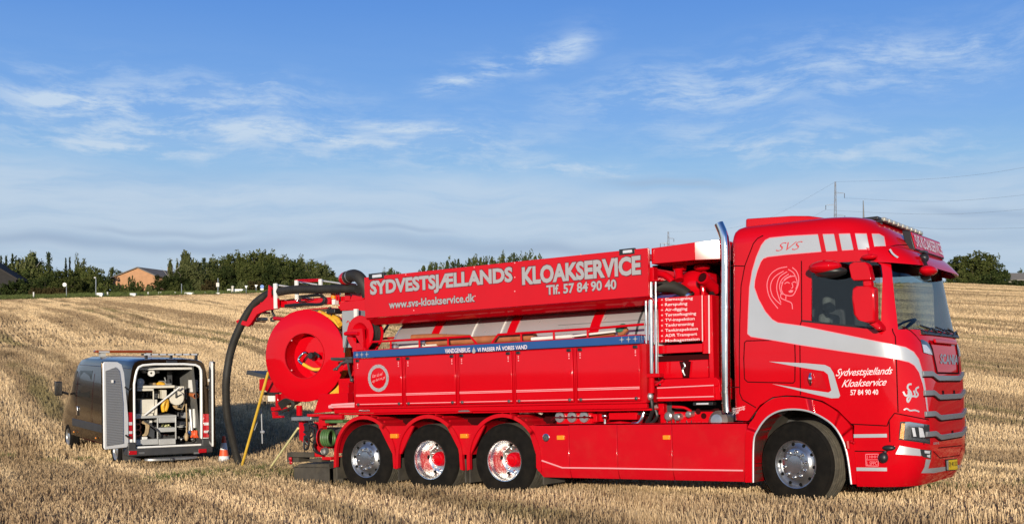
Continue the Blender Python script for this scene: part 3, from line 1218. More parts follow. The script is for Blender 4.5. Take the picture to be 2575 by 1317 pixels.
# grille: silver bars and red slats between them
def front_strip(mb, t0, t1, zf, h, off, depth=0.03, n=26):
    vs, fs = [], []
    for i in range(n + 1):
        t = t0 + (t1 - t0) * i / n
        z = zf(t)
        for dz, o in ((-h / 2, off - depth), (-h / 2, off), (h / 2, off), (h / 2, off - depth)):
            p = cab_front(t, z + dz)
            vs.append(p + Vector((o, 0, 0)))
    for i in range(n):
        for k in range(4):
            a, c = i * 4 + k, i * 4 + (k + 1) % 4
            fs.append((a, c, c + 4, a + 4))
    fs += [(0, 1, 2, 3), (n * 4 + 3, n * 4 + 2, n * 4 + 1, n * 4)]
    return mb.add(vs, fs)


def ubar(z0):
    def f(t):
        u = max(0.0, min(1.0, (abs(t) - 0.44) / 0.14))
        return z0 + 0.055 * u
    return f


for z0 in (1.565, 1.335, 1.085, 0.845):
    b = MB()
    front_strip(b, -0.775, 0.775, ubar(z0), 0.062, 0.026)
    part(b, 'grille_bar', M['grille_shaded'], 0.004)
    b = MB()
    front_strip(b, -0.775, 0.775, lambda t, z0=z0: ubar(z0)(t) - 0.042, 0.016, 0.008)
    part(b, 'grille_gap', M['gap'])
for t in (-0.79, 0.79):
    b = MB()
    front_strip(b, t - 0.006, t + 0.006, lambda t: 1.28, 1.0, 0.004, n=2)
    part(b, 'grille_gap', M['gap'])
for (t, z) in ((-0.25, 1.39), (0.18, 1.39), (0.05, 0.885)):
    b = MB()
    front_strip(b, t - 0.035, t + 0.035, lambda t, z=z: z, 0.045, 0.005, n=2)
    part(b, 'grille_hole', M['gap'])
b = MB()
front_strip(b, -0.42, 0.42, lambda t: 2.02, 0.05, 0.05)
part(b, 'bonnet_handle', M['red'], 0.01)
b = MB()
for s in (-1, 1):
    b.tube([cab_front(s * 0.52, 2.0) + Vector((0.008, 0, 0)), cab_front(s * 0.49, 1.92) + Vector((0.008, 0, 0)), cab_front(s * 0.42, 1.64) + Vector((0.008, 0, 0))], 0.010, 6)
b.tube([cab_front(-0.42, 1.63) + Vector((0.008, 0, 0)), cab_front(0.42, 1.63) + Vector((0.008, 0, 0))], 0.012, 6)
part(b, 'badge_panel_joint', M['gap'])
cab_text('SCANIA', (2363, 914), (2408, 917), (2363, 889), M['alu_dull'], 0.006, bold=0.03, name='badge_lettering')
cab_text('500 R', (2345, 1117), (2359, 1116), (2345, 1111), M['silver'], 0.008, name='badge_lettering')
b = MB()
cab_line(b, [z3(*q) for q in ((825, 660), (1000, 640), (1230, 620))], 0.012, 0.003)
cab_line(b, [z3(*q) for q in ((735, 720), (850, 835), (1190, 790), (1240, 660))], 0.012, 0.003)
part(b, 'bumper_joint', M['gap'])
b = MB()
cab_patch(b, [z3(*q) for q in ((605, 855), (692, 862), (645, 1018), (945, 985), (945, 1056), (740, 1097), (522, 1097), (580, 990))], 0.004)
cab_patch(b, [z3(*q) for q in ((1150, 955), (1228, 942), (1228, 993), (1150, 1012))], 0.004)
part(b, 'bumper_trim', M['grey'], smooth=60)
b = MB()
cab_patch(b, [z3(*q) for q in ((940, 862), (1146, 842), (1155, 1040), (950, 1055))], 0.008, 0.02, step=6)
pl_ = part(b, 'plate_holder', M['black'])
b = MB()
cab_patch(b, [z3(*q) for q in ((985, 868), (1138, 852), (1146, 1024), (988, 1038))], 0.013, step=6)
part(b, 'number_plate', M['plate_yellow'], parent=pl_)
b = MB()
cab_patch(b, [z3(*q) for q in ((948, 876), (982, 870), (985, 1038), (956, 1042))], 0.013, step=6)
part(b, 'number_plate', M['grey'], parent=pl_, label='grey band at the end of the yellow plate')
cab_text('DJ 40 332', z3(995, 1000), z3(1138, 985), z3(992, 900), M['black'], 0.016, name='plate_lettering', parent=pl_)
for s in (-1, 1):
    b = MB()
    b.lathe([(0.055, 0), (0.055, 0.02), (0, 0.03)], Vector((cab_hit(2286, 600)[0].x, 1.25 + s * (1.25 - cab_hit(2286, 600)[0].y), cab_hit(2286, 600)[0].z)), Vector((0.8, s * 0.5, 0.2)), 16)
    part(b, 'roof_lamp', M['whitelens'])

# sun visor
b = MB()
vs, fs, n = [], [], 30
prof = [(3.16, 0.005), (3.13, 0.05), (3.03, 0.13), (2.93, 0.20), (2.915, 0.20), (2.93, 0.17), (3.06, 0.05), (3.10, -0.01)]
for i in range(n + 1):
    s = sin(-1.35 + 2.7 * i / n) / sin(1.35)
    t = (abs(s) ** 0.6 * (1 if s > 0 else -1)) * 0.985
    fade = max(0.16, 1 - max(0.0, (-t - 0.80) / 0.185) ** 1.5) if t < 0 else max(0.55, 1 - max(0.0, (t - 0.93) / 0.055))
    for z, o in prof:
        zz = z + (1 - fade) * 0.06 * (1 if z < 3.05 else 0)
        p = cab_front(t, zz)
        nx = Vector((1, 0.55 * t ** 5, 0)).normalized()
        vs.append(p + nx * max(o * fade, 0.004))
k = len(prof)
for i in range(n):
    for j in range(k - 1):
        a = i * k + j
        fs.append((a, a + 1, a + k + 1, a + k))
b.add(vs, fs)
part(b, 'sun_visor', M['red'], smooth=50)
b = MB()
cab_line(b, [z1(*q) for q in ((1553, 385), (1575, 425), (1620, 462), (1700, 485), (1765, 495))], 0.024, 0.10, smooth=4)
part(b, 'visor_edge', M['silver'])
b = MB()
pc = cab_front(-0.55, 3.02) + Vector((0.16, -0.02, 0.0))
b.ball(pc, 0.06, 0.06, 0.06)
b.box(pc.x - 0.03, pc.x + 0.03, pc.y - 0.08, pc.y + 0.08, pc.z + 0.06, pc.z + 0.085)
part(b, 'visor_camera', M['black'])
# roof sign, lamp bar, aerials
b = MB()
SG = [P(*z1(1782, 222), 0.36), None]
b.hexa([(5.68, 0.64, 3.13), (5.775, 0.64, 3.14), (5.715, 0.64, 3.375), (5.62, 0.64, 3.39)], [(5.68, 2.02, 3.13), (5.775, 2.02, 3.14), (5.715, 2.02, 3.375), (5.62, 2.02, 3.39)])
sg = part(b, 'roof_sign', M['black'], 0.008)
b = MB()
b.hexa([(5.765, 0.67, 3.155), (5.780, 0.67, 3.155), (5.728, 0.67, 3.362), (5.713, 0.67, 3.362)], [(5.765, 1.99, 3.155), (5.780, 1.99, 3.155), (5.728, 1.99, 3.362), (5.713, 1.99, 3.362)])
part(b, 'sign_face', M['red'], parent=sg)
lettering('SVS KLOAKSERVICE', (5.775, 0.72, 3.185), (5.775, 1.95, 3.185), (5.737, 0.72, 3.335), (0.006, 0, 0.002), M['white_text'], sg, bold=0.012)
b = MB()
b.box(5.35, 5.43, 0.5, 2.26, 3.500, 3.530)
for s in (0.55, 2.2):
    b.box(5.37, 5.41, s - 0.02, s + 0.02, 3.36, 3.52)
lb = part(b, 'lamp_bar', M['black'], 0.006)
for i in range(9):
    b = MB()
    yc = 0.60 + i * 0.195
    b.box(5.405, 5.455, yc - 0.075, yc + 0.075, 3.512, 3.560)
    part(b, 'lamp', M['dull_lens'], 0.012, parent=lb)
b = MB()
b.box(4.98, 5.24, 0.95, 1.55, 3.60, 3.645)
part(b, 'roof_hatch', M['black'], 0.012)
b = MB()
b.tube([(5.0, 1.13, 3.62), (5.0, 1.13, 3.72), (5.0, 1.13, 3.89)], [0.012, 0.009, 0.005], 8)
part(b, 'aerial', M['black'])
b = MB()
b.tube([(4.42, 1.55, 3.62), (4.42, 1.55, 3.74)], 0.007, 6)
part(b, 'aerial', M['black'])
# roof deflector
b = MB()
top = [(3.66, 3.50), (3.67, 3.72), (4.30, 3.69), (4.52, 3.665), (4.88, 3.58), (4.85, 3.50)]
b.prism(top, 0.42, 2.08)
part(b, 'roof_deflector', M['red'], 0.03, seg=3)

# mirrors
def mirror_shell(pts, d, depth, name, m=M['red'], bev=0.035):
    b_ = MB()
    b_.prism([S(*q, d) for q in pts], d, d + depth)
    return part(b_, name, m, bev, seg=4, smooth=50)


mm = mirror_shell([z1(*q) for q in ((1256, 712), (1288, 690), (1425, 690), (1448, 705), (1452, 1000), (1400, 1012), (1300, 985), (1266, 930), (1250, 800))], -0.30, 0.17, 'wing_mirror')
b = MB()
px_poly(b, [z1(*q) for q in ((1380, 960), (1448, 975), (1500, 1035), (1508, 1070), (1470, 1075), (1400, 1020))], -0.20, 0.03)
part(b, 'mirror_arm', M['red'], 0.02, parent=mm, seg=3)
b = MB()
px_poly(b, [z1(*q) for q in ((1345, 640), (1415, 635), (1424, 695), (1348, 695))], -0.27, -0.15)
part(b, 'mirror_arm', M['red'], 0.015, parent=mm)
mirror_shell([z1(*q) for q in ((1226, 520), (1236, 498), (1265, 480), (1370, 480), (1395, 510), (1424, 625), (1415, 638), (1265, 642), (1245, 615))], -0.30, 0.16, 'wide_mirror')
b = MB()
p0 = P(*z1(1020, 525), -0.17)
b.ball(p0, 0.20, 0.16, 0.085, 18, 10)
km = part(b, 'kerb_mirror', M['red'], smooth=60)
b = MB()
b.ball(p0 + Vector((0.055, 0.05, -0.06)), 0.20, 0.15, 0.07, 18, 10)
part(b, 'mirror_housing', M['black'], parent=km, smooth=60)
b = MB()
b.ball(P(*z1(1405, 437), -0.02), 0.10, 0.06, 0.035, 14, 8)
part(b, 'door_lamp', M['red'], smooth=60)
b = MB()
b.ball((6.03, 0.24, 2.83), 0.10, 0.17, 0.065, 18, 10)
fm = part(b, 'front_mirror', M['red'], smooth=60)
b = MB()
b.tube([(6.0, 0.34, 2.86), (5.92, 0.45, 3.0)], 0.02, 8)
b.ball((5.97, 0.34, 2.77), 0.06, 0.08, 0.04)
part(b, 'mirror_arm', M['black'], parent=fm)
# wipers
b = MB()
for y0 in (0.55, 1.15, 1.75):
    t0, t1 = (y0 - 1.25) / 1.25, (y0 + 0.42 - 1.25) / 1.25
    b.tube([cab_front(t0, 2.12) + Vector((0.03, 0, 0)), cab_front((t0 + t1) / 2, 2.18) + Vector((0.035, 0, 0)), cab_front(t1, 2.13) + Vector((0.03, 0, 0))], 0.010, 6)
    b.tube([cab_front(t0 - 0.12, 2.20) + Vector((0.02, 0, 0)), cab_front(t1 + 0.05, 2.155) + Vector((0.02, 0, 0))], 0.012, 6)
part(b, 'wiper', M['black'])
b = MB()
b.prism([(5.60, 2.10), (5.93, 2.09), (5.92, 2.13), (5.86, 2.16), (5.6, 2.16)], 0.42, 2.08)
part(b, 'scuttle', M['black'], 0.01)
b = MB()
front_strip(b, -0.93, 0.93, lambda t: 3.0, 0.12, -0.012, 0.03)
part(b, 'windscreen_header', M['black'], 0.01)

# ------------------------------------------------------------------ wheels
def wheel(x, kind, yc_extra=0.0, far=False, steer=0.0):
    """kind: 'steer' dished disc, 'drive' deep rim with a red hub. Built with its outer face towards -y"""
    W = empty('wheel', (0, 0, 0), parent=TRUCK)
    y0 = 0.03
    b = MB()
    wd = 0.37 if kind == 'steer' else 0.60
    R = 0.545
    b.lathe([(0.298, y0 + 0.015), (0.335, y0 + 0.002), (0.40, y0 - 0.006), (0.47, y0 + 0.004), (0.505, y0 + 0.014), (0.512, y0 + 0.010), (0.532, y0 + 0.030), (R - 0.004, y0 + 0.055)], seg=64)
    o = link('tyre', b.mesh('tyre', M['rubber'], 40), W)
    b = MB()
    prof = [(R - 0.004, y0 + 0.055)]
    ng = 5
    for g in range(ng):
        a = y0 + 0.06 + (wd - 0.12) * g / ng
        e = y0 + 0.06 + (wd - 0.12) * (g + 1) / ng
        prof += [(R, a + 0.006), (R, e - 0.008), (R - 0.014, e - 0.006), (R - 0.014, e)]
    prof += [(R - 0.004, y0 + wd - 0.05), (0.50, y0 + wd - 0.01), (0.30, y0 + wd - 0.02)]
    b.lathe(prof, seg=64)
    link('tread', b.mesh('tread', M['tread'], 40), W)
    b = MB()
    if kind == 'steer':
        b.lathe([(0.300, y0 + 0.03), (0.304, y0 + 0.006), (0.300, y0 - 0.002), (0.290, y0 + 0.002), (0.282, y0 + 0.03), (0.270, y0 + 0.045), (0.235, y0 + 0.035),
                 (0.205, y0 + 0.012), (0.198, y0 + 0.006), (0.125, y0 + 0.004)], seg=56)
    else:
        b.lathe([(0.300, y0 + 0.03), (0.306, y0 + 0.004), (0.302, y0 - 0.004), (0.292, y0 - 0.002), (0.286, y0 + 0.02), (0.280, y0 + 0.06), (0.262, y0 + 0.085), (0.258, y0 + 0.16), (0.248, y0 + 0.20),
                 (0.225, y0 + 0.27), (0.205, y0 + 0.285), (0.150, y0 + 0.29), (0.10, y0 + 0.29)], seg=56)
    rim = link('rim', b.mesh('rim', M['rim_alu'] if kind == 'steer' else M['dish_alu'], 50), W)
    nut = MB()
    nut.lathe([(0.022, 0.02), (0.022, 0.0), (0.019, -0.024), (0.010, -0.036), (0.0, -0.038)], seg=10)
    nm = nut.mesh('lug_nut', M['chrome'], 40)
    hole = MB()
    hole.lathe([(0.0, 0.0), (0.020, 0.0), (0.022, 0.012), (0.0, 0.012)], seg=12)
    hm = hole.mesh('hand_hole', M['hole'], 40)
    for k in range(10):
        a = 2 * pi * k / 10 + 0.2
        if kind == 'steer':
            link('lug_nut', nm, W, (0.165 * cos(a), y0 + 0.0, 0.165 * sin(a)))
            link('hand_hole', hm, W, (0.253 * cos(a + 0.31), y0 + 0.030, 0.253 * sin(a + 0.31)))
        else:
            link('lug_nut', nm, W, (0.172 * cos(a), y0 + 0.285, 0.172 * sin(a)))
            if k % 2 == 0:
                h = link('hand_hole', hm, W, (0.232 * cos(a + 0.31), y0 + 0.238, 0.232 * sin(a + 0.31)))
                h.scale = (1.5, 1, 1.5)
    b = MB()
    if kind == 'steer':
        b.lathe([(0.126, y0 + 0.02), (0.124, y0 - 0.006), (0.112, y0 - 0.020), (0.06, y0 - 0.026), (0.0, y0 - 0.027)], seg=32)
        link('hub_cap', b.mesh('hub_cap', M['rim_alu'], 40), W)
    else:
        b.lathe([(0.115, y0 + 0.29), (0.112, y0 + 0.225), (0.105, y0 + 0.21), (0.098, y0 + 0.19), (0.070, y0 + 0.18), (0.066, y0 + 0.165), (0.040, y0 + 0.16), (0.0, y0 + 0.16)], seg=32)
        link('hub', b.mesh('hub', M['red'], 40), W)
    W.location = (x, yc_extra, 0.535)
    if far:
        W.location = (x, 2.5, 0.535)
        W.rotation_euler = (0, 0, pi)
    if steer:
        W.rotation_euler = (0, 0, steer)
    return W


wheel(-2.698, 'steer')
wheel(-1.392, 'drive')
wheel(0.0, 'drive')
wheel(4.40, 'steer', 0.03, steer=-radians(15))
wheel(-2.698, 'steer', far=True)
wheel(-1.392, 'drive', far=True)
wheel(0.0, 'drive', far=True)
wheel(4.40, 'steer', far=True)

# ------------------------------------------------------------------ chassis
b = MB()
for y in (0.80, 1.55):
    b.box(-4.3, 5.2, y, y + 0.10, 0.72, 1.02)
for x in (-4.2, -3.3, -2.0, -0.7, 1.0, 2.4):
    b.box(x, x + 0.1, 0.9, 1.55, 0.74, 1.0)
for x in (-2.698, -1.392, 0.0, 4.4):
    b.lathe([(0.09, 0.3), (0.09, 2.2)], (x, 0, 0.535), (0, 1, 0), 12)
b.box(2.5, 5.0, 0.85, 1.65, 0.55, 1.1)
part(b, 'chassis', M['steel'])

# side skirt: four panels with the lower edge tucked under
b = MB()
xs_ = [S(1343, 1070)[0], S(1428, 1070)[0], S(1549, 1070)[0], S(1687, 1070)[0], S(1876, 1063)[0]]
for i in range(4):
    b = MB()
    a, c = xs_[i] + 0.004, xs_[i + 1] - 0.004
    a2 = a + (0.10 if i == 0 else 0.012)
    zt = 1.043 if i == 0 else 1.05
    b.hexa([(a, 0.015, 0.44), (c, 0.015, 0.44), (c, 0.015, zt), (a, 0.015, zt)], [(a, 0.065, 0.44), (c, 0.065, 0.44), (c, 0.065, zt), (a, 0.065, zt)])
    b.hexa([(a2, 0.055, 0.305), (c, 0.055, 0.305), (c, 0.0151, 0.44), (a, 0.0151, 0.44)], [(a2, 0.10, 0.305), (c, 0.10, 0.305), (c, 0.065, 0.44), (a, 0.065, 0.44)])
    part(b, 'skirt_panel', M['red_low'], 0.004)
b = MB()
px_tube(b, [(1362, 1157, 0.012), (1414, 1175, 0.012), (1540, 1176.5, 0.012), (1700, 1179.5, 0.012), (1868, 1182, 0.012)], 0.011, 6)
part(b, 'skirt_trim', M['pale_red'])
b = MB()
px_box(b, 1343, 1066, 1876, 1061, 0.02, 0.75)
part(b, 'skirt_top', M['red_low'])
for px_, py_ in ((1408, 1099.5), (1674.5, 1099), (1165, 1095.5), (989, 1095.5)):
    b = MB()
    px_box(b, px_ - 9, py_ - 5.5, px_ + 9, py_ + 5.5, -0.012, 0.05)
    part(b, 'marker_lamp', M['amber'], 0.006)
b = MB()
c_ = P(1373, 1099.5, 0.015)
b.lathe([(0.058, 0.0), (0.058, -0.008), (0.048, -0.012)], c_, (0, 1, 0), 20)
bd = part(b, 'crest_badge', M['alu'])
b = MB()
b.lathe([(0.047, -0.010), (0.0, -0.013)], c_, (0, 1, 0), 20)
part(b, 'crest_field', M['grey_dark'], parent=bd)
b = MB()
for dx, dz, w_, h_ in ((-0.018, 0.0, 0.008, 0.03), (0.006, 0.004, 0.01, 0.034), (0.022, -0.002, 0.006, 0.022), (0.0, -0.026, 0.03, 0.006)):
    b.box(c_.x + dx - w_ / 2, c_.x + dx + w_ / 2, c_.y - 0.016, c_.y - 0.011, c_.z + dz - h_ / 2, c_.z + dz + h_ / 2)
part(b, 'crest_figure', M['alu'], parent=bd)

# mudguards
for xc in (-2.698, -1.392, 0.0):
    b = MB()
    zc, n = 0.545, 30
    ri, ro = 0.605, 0.66
    outl = []
    for k in range(n + 1):
        a = pi * k / n
        sx = 0.985 if xc < 0 else 1.0
        outl.append((cos(a) * sx, sin(a)))
    path_i = [(xc + ri, 0.40)] + [(xc + ri * c, zc + 0.02 + ri * s) for c, s in outl] + [(xc - ri, 0.40)]
    path_o = [(xc + ro, 0.385)] + [(xc + ro * c, zc + 0.02 + ro * s) for c, s in outl] + [(xc - ro, 0.385)]
    for i in range(len(path_i) - 1):
        q = [path_i[i], path_i[i + 1], path_o[i + 1], path_o[i]]
        b.hexa([(x, -0.005, z) for x, z in q], [(x, 0.055, z) for x, z in q])
        q2 = [(path_o[i][0] * 0.3 + path_i[i][0] * 0.7, path_o[i][1] * 0.3 + path_i[i][1] * 0.7), (path_o[i + 1][0] * 0.3 + path_i[i + 1][0] * 0.7, path_o[i + 1][1] * 0.3 + path_i[i + 1][1] * 0.7), path_o[i + 1], path_o[i]]
        if 2 < i < len(path_i) - 3:
            b.hexa([(x, 0.055, z - 0.012) for x, z in q2], [(x, 0.62, z - 0.012) for x, z in q2])
    mg = part(b, 'mudguard', M['red_low'], smooth=40)
    b = MB()
    for k in range(12):
        a = pi * (0.12 + 0.76 * k / 11)
        c, s = cos(a), sin(a)
        p_ = Vector((xc + (ro + 0.004) * c, 0, zc + 0.02 + (ro + 0.004) * s - 0.012))
        b.tube([p_ + Vector((0, 0.11, 0)), p_ + Vector((0, 0.58, 0))], 0.017, 6)
    part(b, 'rib', M['red_low'], parent=mg)
    for sx_ in (-1, 1):
        b = MB()
        x_ = xc + sx_ * 0.655
        b.box(x_ - 0.012, x_ + 0.012, 0.06, 0.62, 0.20, 0.55)
        part(b, 'mudflap', M['flap'])
for a_, c_2 in (((-2.698 + 0.60), (-1.392 - 0.60)), ((-1.392 + 0.60), (-0.60))):
    mx = (a_ + c_2) / 2
    b = MB()
    b.hexa([(mx - 0.09, 0.03, 0.62), (mx + 0.09, 0.03, 0.62), (mx + 0.36, 0.03, 1.055), (mx - 0.36, 0.03, 1.055)], [(mx - 0.09, 0.06, 0.62), (mx + 0.09, 0.06, 0.62), (mx + 0.36, 0.06, 1.055), (mx - 0.36, 0.06, 1.055)])
    part(b, 'guard_plate', M['red_low'])
b = MB()
b.hexa([(0.56, 0.03, 0.62), (0.66, 0.03, 0.62), (0.66, 0.03, 1.043), (0.42, 0.03, 1.043)], [(0.56, 0.06, 0.62), (0.66, 0.06, 0.62), (0.66, 0.06, 1.043), (0.42, 0.06, 1.043)])
part(b, 'guard_plate', M['red_low'])
b = MB()
b.box(-3.34, -0.6, 0.62, 0.66, 0.25, 1.15)
b.box(-0.6, 0.62, 0.62, 0.66, 0.35, 1.15)
part(b, 'inner_guard', M['flap'])

# lockers along the side
b = MB()
b.box(-2.885, 2.36, 0.05, 0.85, 1.345, 2.135)
part(b, 'locker_body', M['red_matt'])
b = MB()
b.box(-3.35, 2.36, 0.005, 0.06, 1.335, 1.36)
b.box(-3.35, 2.36, 0.03, 0.09, 1.265, 1.330)
b.box(-3.30, 2.40, 0.08, 0.80, 1.235, 1.262)
part(b, 'locker_sill', M['red'], 0.004)
DOORS = [(893, 1010), (1019, 1145), (1153.5, 1287.5), (1296, 1441), (1450.5, 1609)]
for i, (a, c) in enumerate(DOORS):
    x0, x1 = S(a, 960)[0], S(c, 960)[0]
    b = MB()
    b.box(x0 + 0.004, x1 - 0.004, 0.0, 0.046, 1.37, 2.125)
    dr = part(b, 'locker_door', M['red'], 0.012)
    b = MB()
    for z in (1.535, 1.555, 1.405):
        b.box(x0 + 0.01, x1 - 0.01, -0.004, 0.002, z - 0.005, z + 0.005)
    part(b, 'pinstripe', M['pale_red'], parent=dr)
    for xx in (x0 + 0.06, x1 - 0.06):
        b = MB()
        b.ball((xx, -0.008, 1.402), 0.025, 0.02, 0.025, 10, 6)
        part(b, 'latch', M['steel'], parent=dr)
        b = MB()
        b.box(xx - 0.035, xx + 0.035, -0.014, 0.01, 2.075, 2.118)
        part(b, 'hinge', M['black'], 0.006, parent=dr)
        b = MB()
        for z in (1.985, 2.02, 2.045):
            b.ball((xx, -0.002, z), 0.011, 0.006, 0.011, 8, 4)
        part(b, 'rivet', M['pale_red'], parent=dr)
for i in range(5):
    xx = S((DOORS[i - 1][1] + DOORS[i][0]) / 2, 960)[0] if i else S(891, 960)[0]
    b = MB()
    b.box(xx - 0.022, xx - 0.004, 0.010, 0.05, 1.36, 2.13)
    b.box(xx + 0.004, xx + 0.022, 0.010, 0.05, 1.36, 2.13)
    part(b, 'locker_post', M['red'], 0.003)
# wreath emblem on the rear door
b = MB()
rnd = random.Random(4)
wc = P(951, 950, -0.004)
for k in range(64):
    a = 2 * pi * k / 64
    for rr, dr_ in ((0.205, 0.5), (0.172, -0.5), (0.188, 0.0)):
        a2 = a + rnd.uniform(-0.03, 0.03)
        c = Vector((wc.x + rr * cos(a2), -0.005 - 0.0006 * (k % 3) - 0.0003 * (rr > 0.18), wc.z + rr * 1.0 * sin(a2)))
        th = a2 + pi / 2 + dr_ + rnd.uniform(-0.2, 0.2)
        u = Vector((cos(th), 0, sin(th)))
        w = Vector((-sin(th), 0, cos(th)))
        b.add([c - u * 0.024, c + w * 0.009, c + u * 0.024, c - w * 0.009], [(0, 1, 2, 3)])
part(b, 'wreath_print', M['silver_text'], smooth=0)
lettering('Vær så vel', P(936, 950, 0), P(962, 943, 0), P(936, 941, 0), (0, -0.005, 0), M['pale_red'], TRUCK, shear=0.35)
lettering('og lad os gå', P(936, 963, 0), P(968, 953, 0), P(937, 954, 0), (0, -0.005, 0), M['pale_red'], TRUCK, shear=0.35)

# blue band
b = MB()
b.box(S(889, 890)[0], S(1609, 850)[0], -0.015, 0.12, 2.140, 2.250)
part(b, 'blue_rail', M['blue'], 0.006)
b = MB()
b.box(S(889, 890)[0] - 0.02, S(1609, 850)[0] + 0.01, -0.018, 0.14, 2.250, 2.262)
part(b, 'rail_cap', M['red_matt'])
lettering('VANDGENBRUG', P(1118.5, 888, -0.02), P(1182, 885, -0.02), P(1118, 876.5, -0.02), (0, 0, 0), M['white_text'], TRUCK, bold=0.015)
lettering('VI PASSER PÅ VORES VAND', P(1200, 884.5, -0.02), P(1325, 877, -0.02), P(1200, 871, -0.02), (0, 0, 0), M['white_text'], TRUCK, bold=0.015)
b = MB()
dc = P(1191, 880.5, -0.02)
dp = []
for k in range(16):
    a = -pi * 0.2 + pi * 1.4 * k / 15 + pi
    dp.append((dc.x + 0.031 * cos(a), dc.z - 0.012 + 0.031 * sin(a)))
dp.append((dc.x, dc.z + 0.05))
b.prism(dp, -0.022, -0.017)
part(b, 'drop_emblem', M['silver_text'])


def star(mb, px_, py_, d, r):
    c = P(px_, py_, d)
    pts = []
    for k in range(8):
        a = pi / 4 * k
        rr = r if k % 2 == 0 else r * 0.22
        pts.append((c.x + rr * cos(a), c.z + rr * sin(a)))
    mb.prism(pts, d - 0.004, d + 0.001)


for px_, py_ in ((897.5, 891.5), (909.5, 891), (922, 890.5), (1563, 853.5), (1580, 852.5), (1597, 851.5)):
    b = MB()
    star(b, px_, py_, -0.02, 0.045)
    part(b, 'star_emblem', M['silver_text'])

# rack rails on top of the lockers
rl = [(918, 882), (936, 859), (1050, 853), (1182, 845.5), (1199, 865)]
b = MB()
px_tube(b, [(x, y, 0.06) for x, y in rl], 0.018, 8)
px_tube(b, [(x, y, 0.06) for x, y in ((1236, 862.5), (1252, 841), (1360, 834), (1500, 825), (1618, 815))], 0.018, 8)
for x, y0_, y1_ in ((982, 856.5, 878), (1054, 852.8, 872), (1126, 849, 868), (1310, 837, 858), (1392, 832, 853), (1477, 826.5, 848)):
    px_tube(b, [(x, y0_, 0.06), (x + 0.4, y1_, 0.06)], 0.016, 8)
part(b, 'rack_rail', M['red'])
b = MB()
px_tube(b, [(945, 852, 0.62), (1100, 842, 0.62), (1400, 823, 0.62), (1618, 808, 0.62)], 0.02, 8)
b.box(-2.85, 2.30, 0.12, 0.80, 2.15, 2.19)
part(b, 'rack_floor', M['red_matt'])

# tank
b = MB()
tc, tr = Vector((0, 1.25, 1.95)), 0.93
b.lathe([(0.0, -2.70), (0.40, -2.66), (0.72, -2.58), (0.88, -2.47), (tr, -2.36), (tr, 2.34), (0.85, 2.42), (0.5, 2.47), (0, 2.48)], tc, (1, 0, 0), 64)
part(b, 'tank', M['tank'])
for a, m_, w_ in ((1093, 'red', 0.14), (1287, 'red', 0.14), (1497, 'red', 0.15)):
    xx = S(a, 810, 0.5)[0] + 0.02
    b = MB()
    b.lathe([(tr, 0), (tr + 0.018, 0.0), (tr + 0.018, w_), (tr, w_)], tc + Vector((xx - w_ / 2, 0, 0)), (1, 0, 0), 64)
    part(b, 'tank_band', M[m_])
for a in (1190, 1262):
    xx = S(a, 810, 0.5)[0]
    b = MB()
    b.lathe([(tr, 0), (tr + 0.010, 0.0), (tr + 0.010, 0.018), (tr, 0.018)], tc + Vector((xx, 0, 0)), (1, 0, 0), 64)
    part(b, 'tank_seam', M['white'])
b = MB()
b.tube([tc + Vector((x, -tr * cos(0.62) - 0.004, tr * sin(0.62))) for x in (0.7, 2.4)], 0.006, 6)
part(b, 'tank_seam', M['alu_dull'])
for a, w_ in ((S(1606, 800, 0.5)[0], 0.03), (S(955, 815, 0.5)[0], 0.05)):
    b = MB()
    b.lathe([(tr, 0), (tr + 0.012, 0.0), (tr + 0.012, w_), (tr, w_)], tc + Vector((a, 0, 0)), (1, 0, 0), 64)
    part(b, 'tank_strap', M['grey_dark'])

# upper sign panel with its hose trough
xl, xr_ = -2.61, 2.447
b = MB()
b.box(xl, xr_, 0.0, 0.05, 2.765, 3.412)
part(b, 'sign_panel', M['red'], 0.006)
b = MB()
b.hexa([(xl, 0.02, 2.762), (xr_, 0.02, 2.762), (xr_, 0.20, 2.665), (xl, 0.20, 2.665)], [(xl, 0.05, 2.762), (xr_, 0.05, 2.762), (xr_, 0.24, 2.68), (xl, 0.24, 2.68)])
part(b, 'panel_return', M['red'])
b = MB()
b.box(xl + 0.02, xr_ - 0.02, 0.06, 0.10, 2.77, 3.405)
b.box(xl + 0.02, xr_ - 0.02, 0.24, 2.2, 2.68, 2.72)
b.box(xl + 0.02, xr_ - 0.02, 2.2, 2.3, 2.72, 3.41)
for x in (-2.2, -0.6, 0.9, 2.2):
    b.box(x, x + 0.08, 0.06, 2.2, 3.3, 3.38)
part(b, 'trough', M['red_matt'])


def panel_text(body, bl, br, tl, bold, edge=True, m=None):
    d = -0.002
    p00, p10, p01 = P(*bl, d), P(*br, d), P(*tl, d)
    # keep the baseline level on the panel
    p10.z = p00.z
    p01 = Vector((p00.x, d, p01.z))
    if edge:
        lettering(body, p00 + Vector((-0.012, 0, -0.012)), p10 + Vector((0.012, 0, -0.012)), p01 + Vector((-0.012, 0, 0.012)), (0, -0.0015, 0), M['dark_edge'], TRUCK, bold=bold + 0.022, name='lettering_edge')
    return lettering(body, p00, p10, p01, (0, -0.004, 0), m or M['silver_text'], TRUCK, bold=bold)


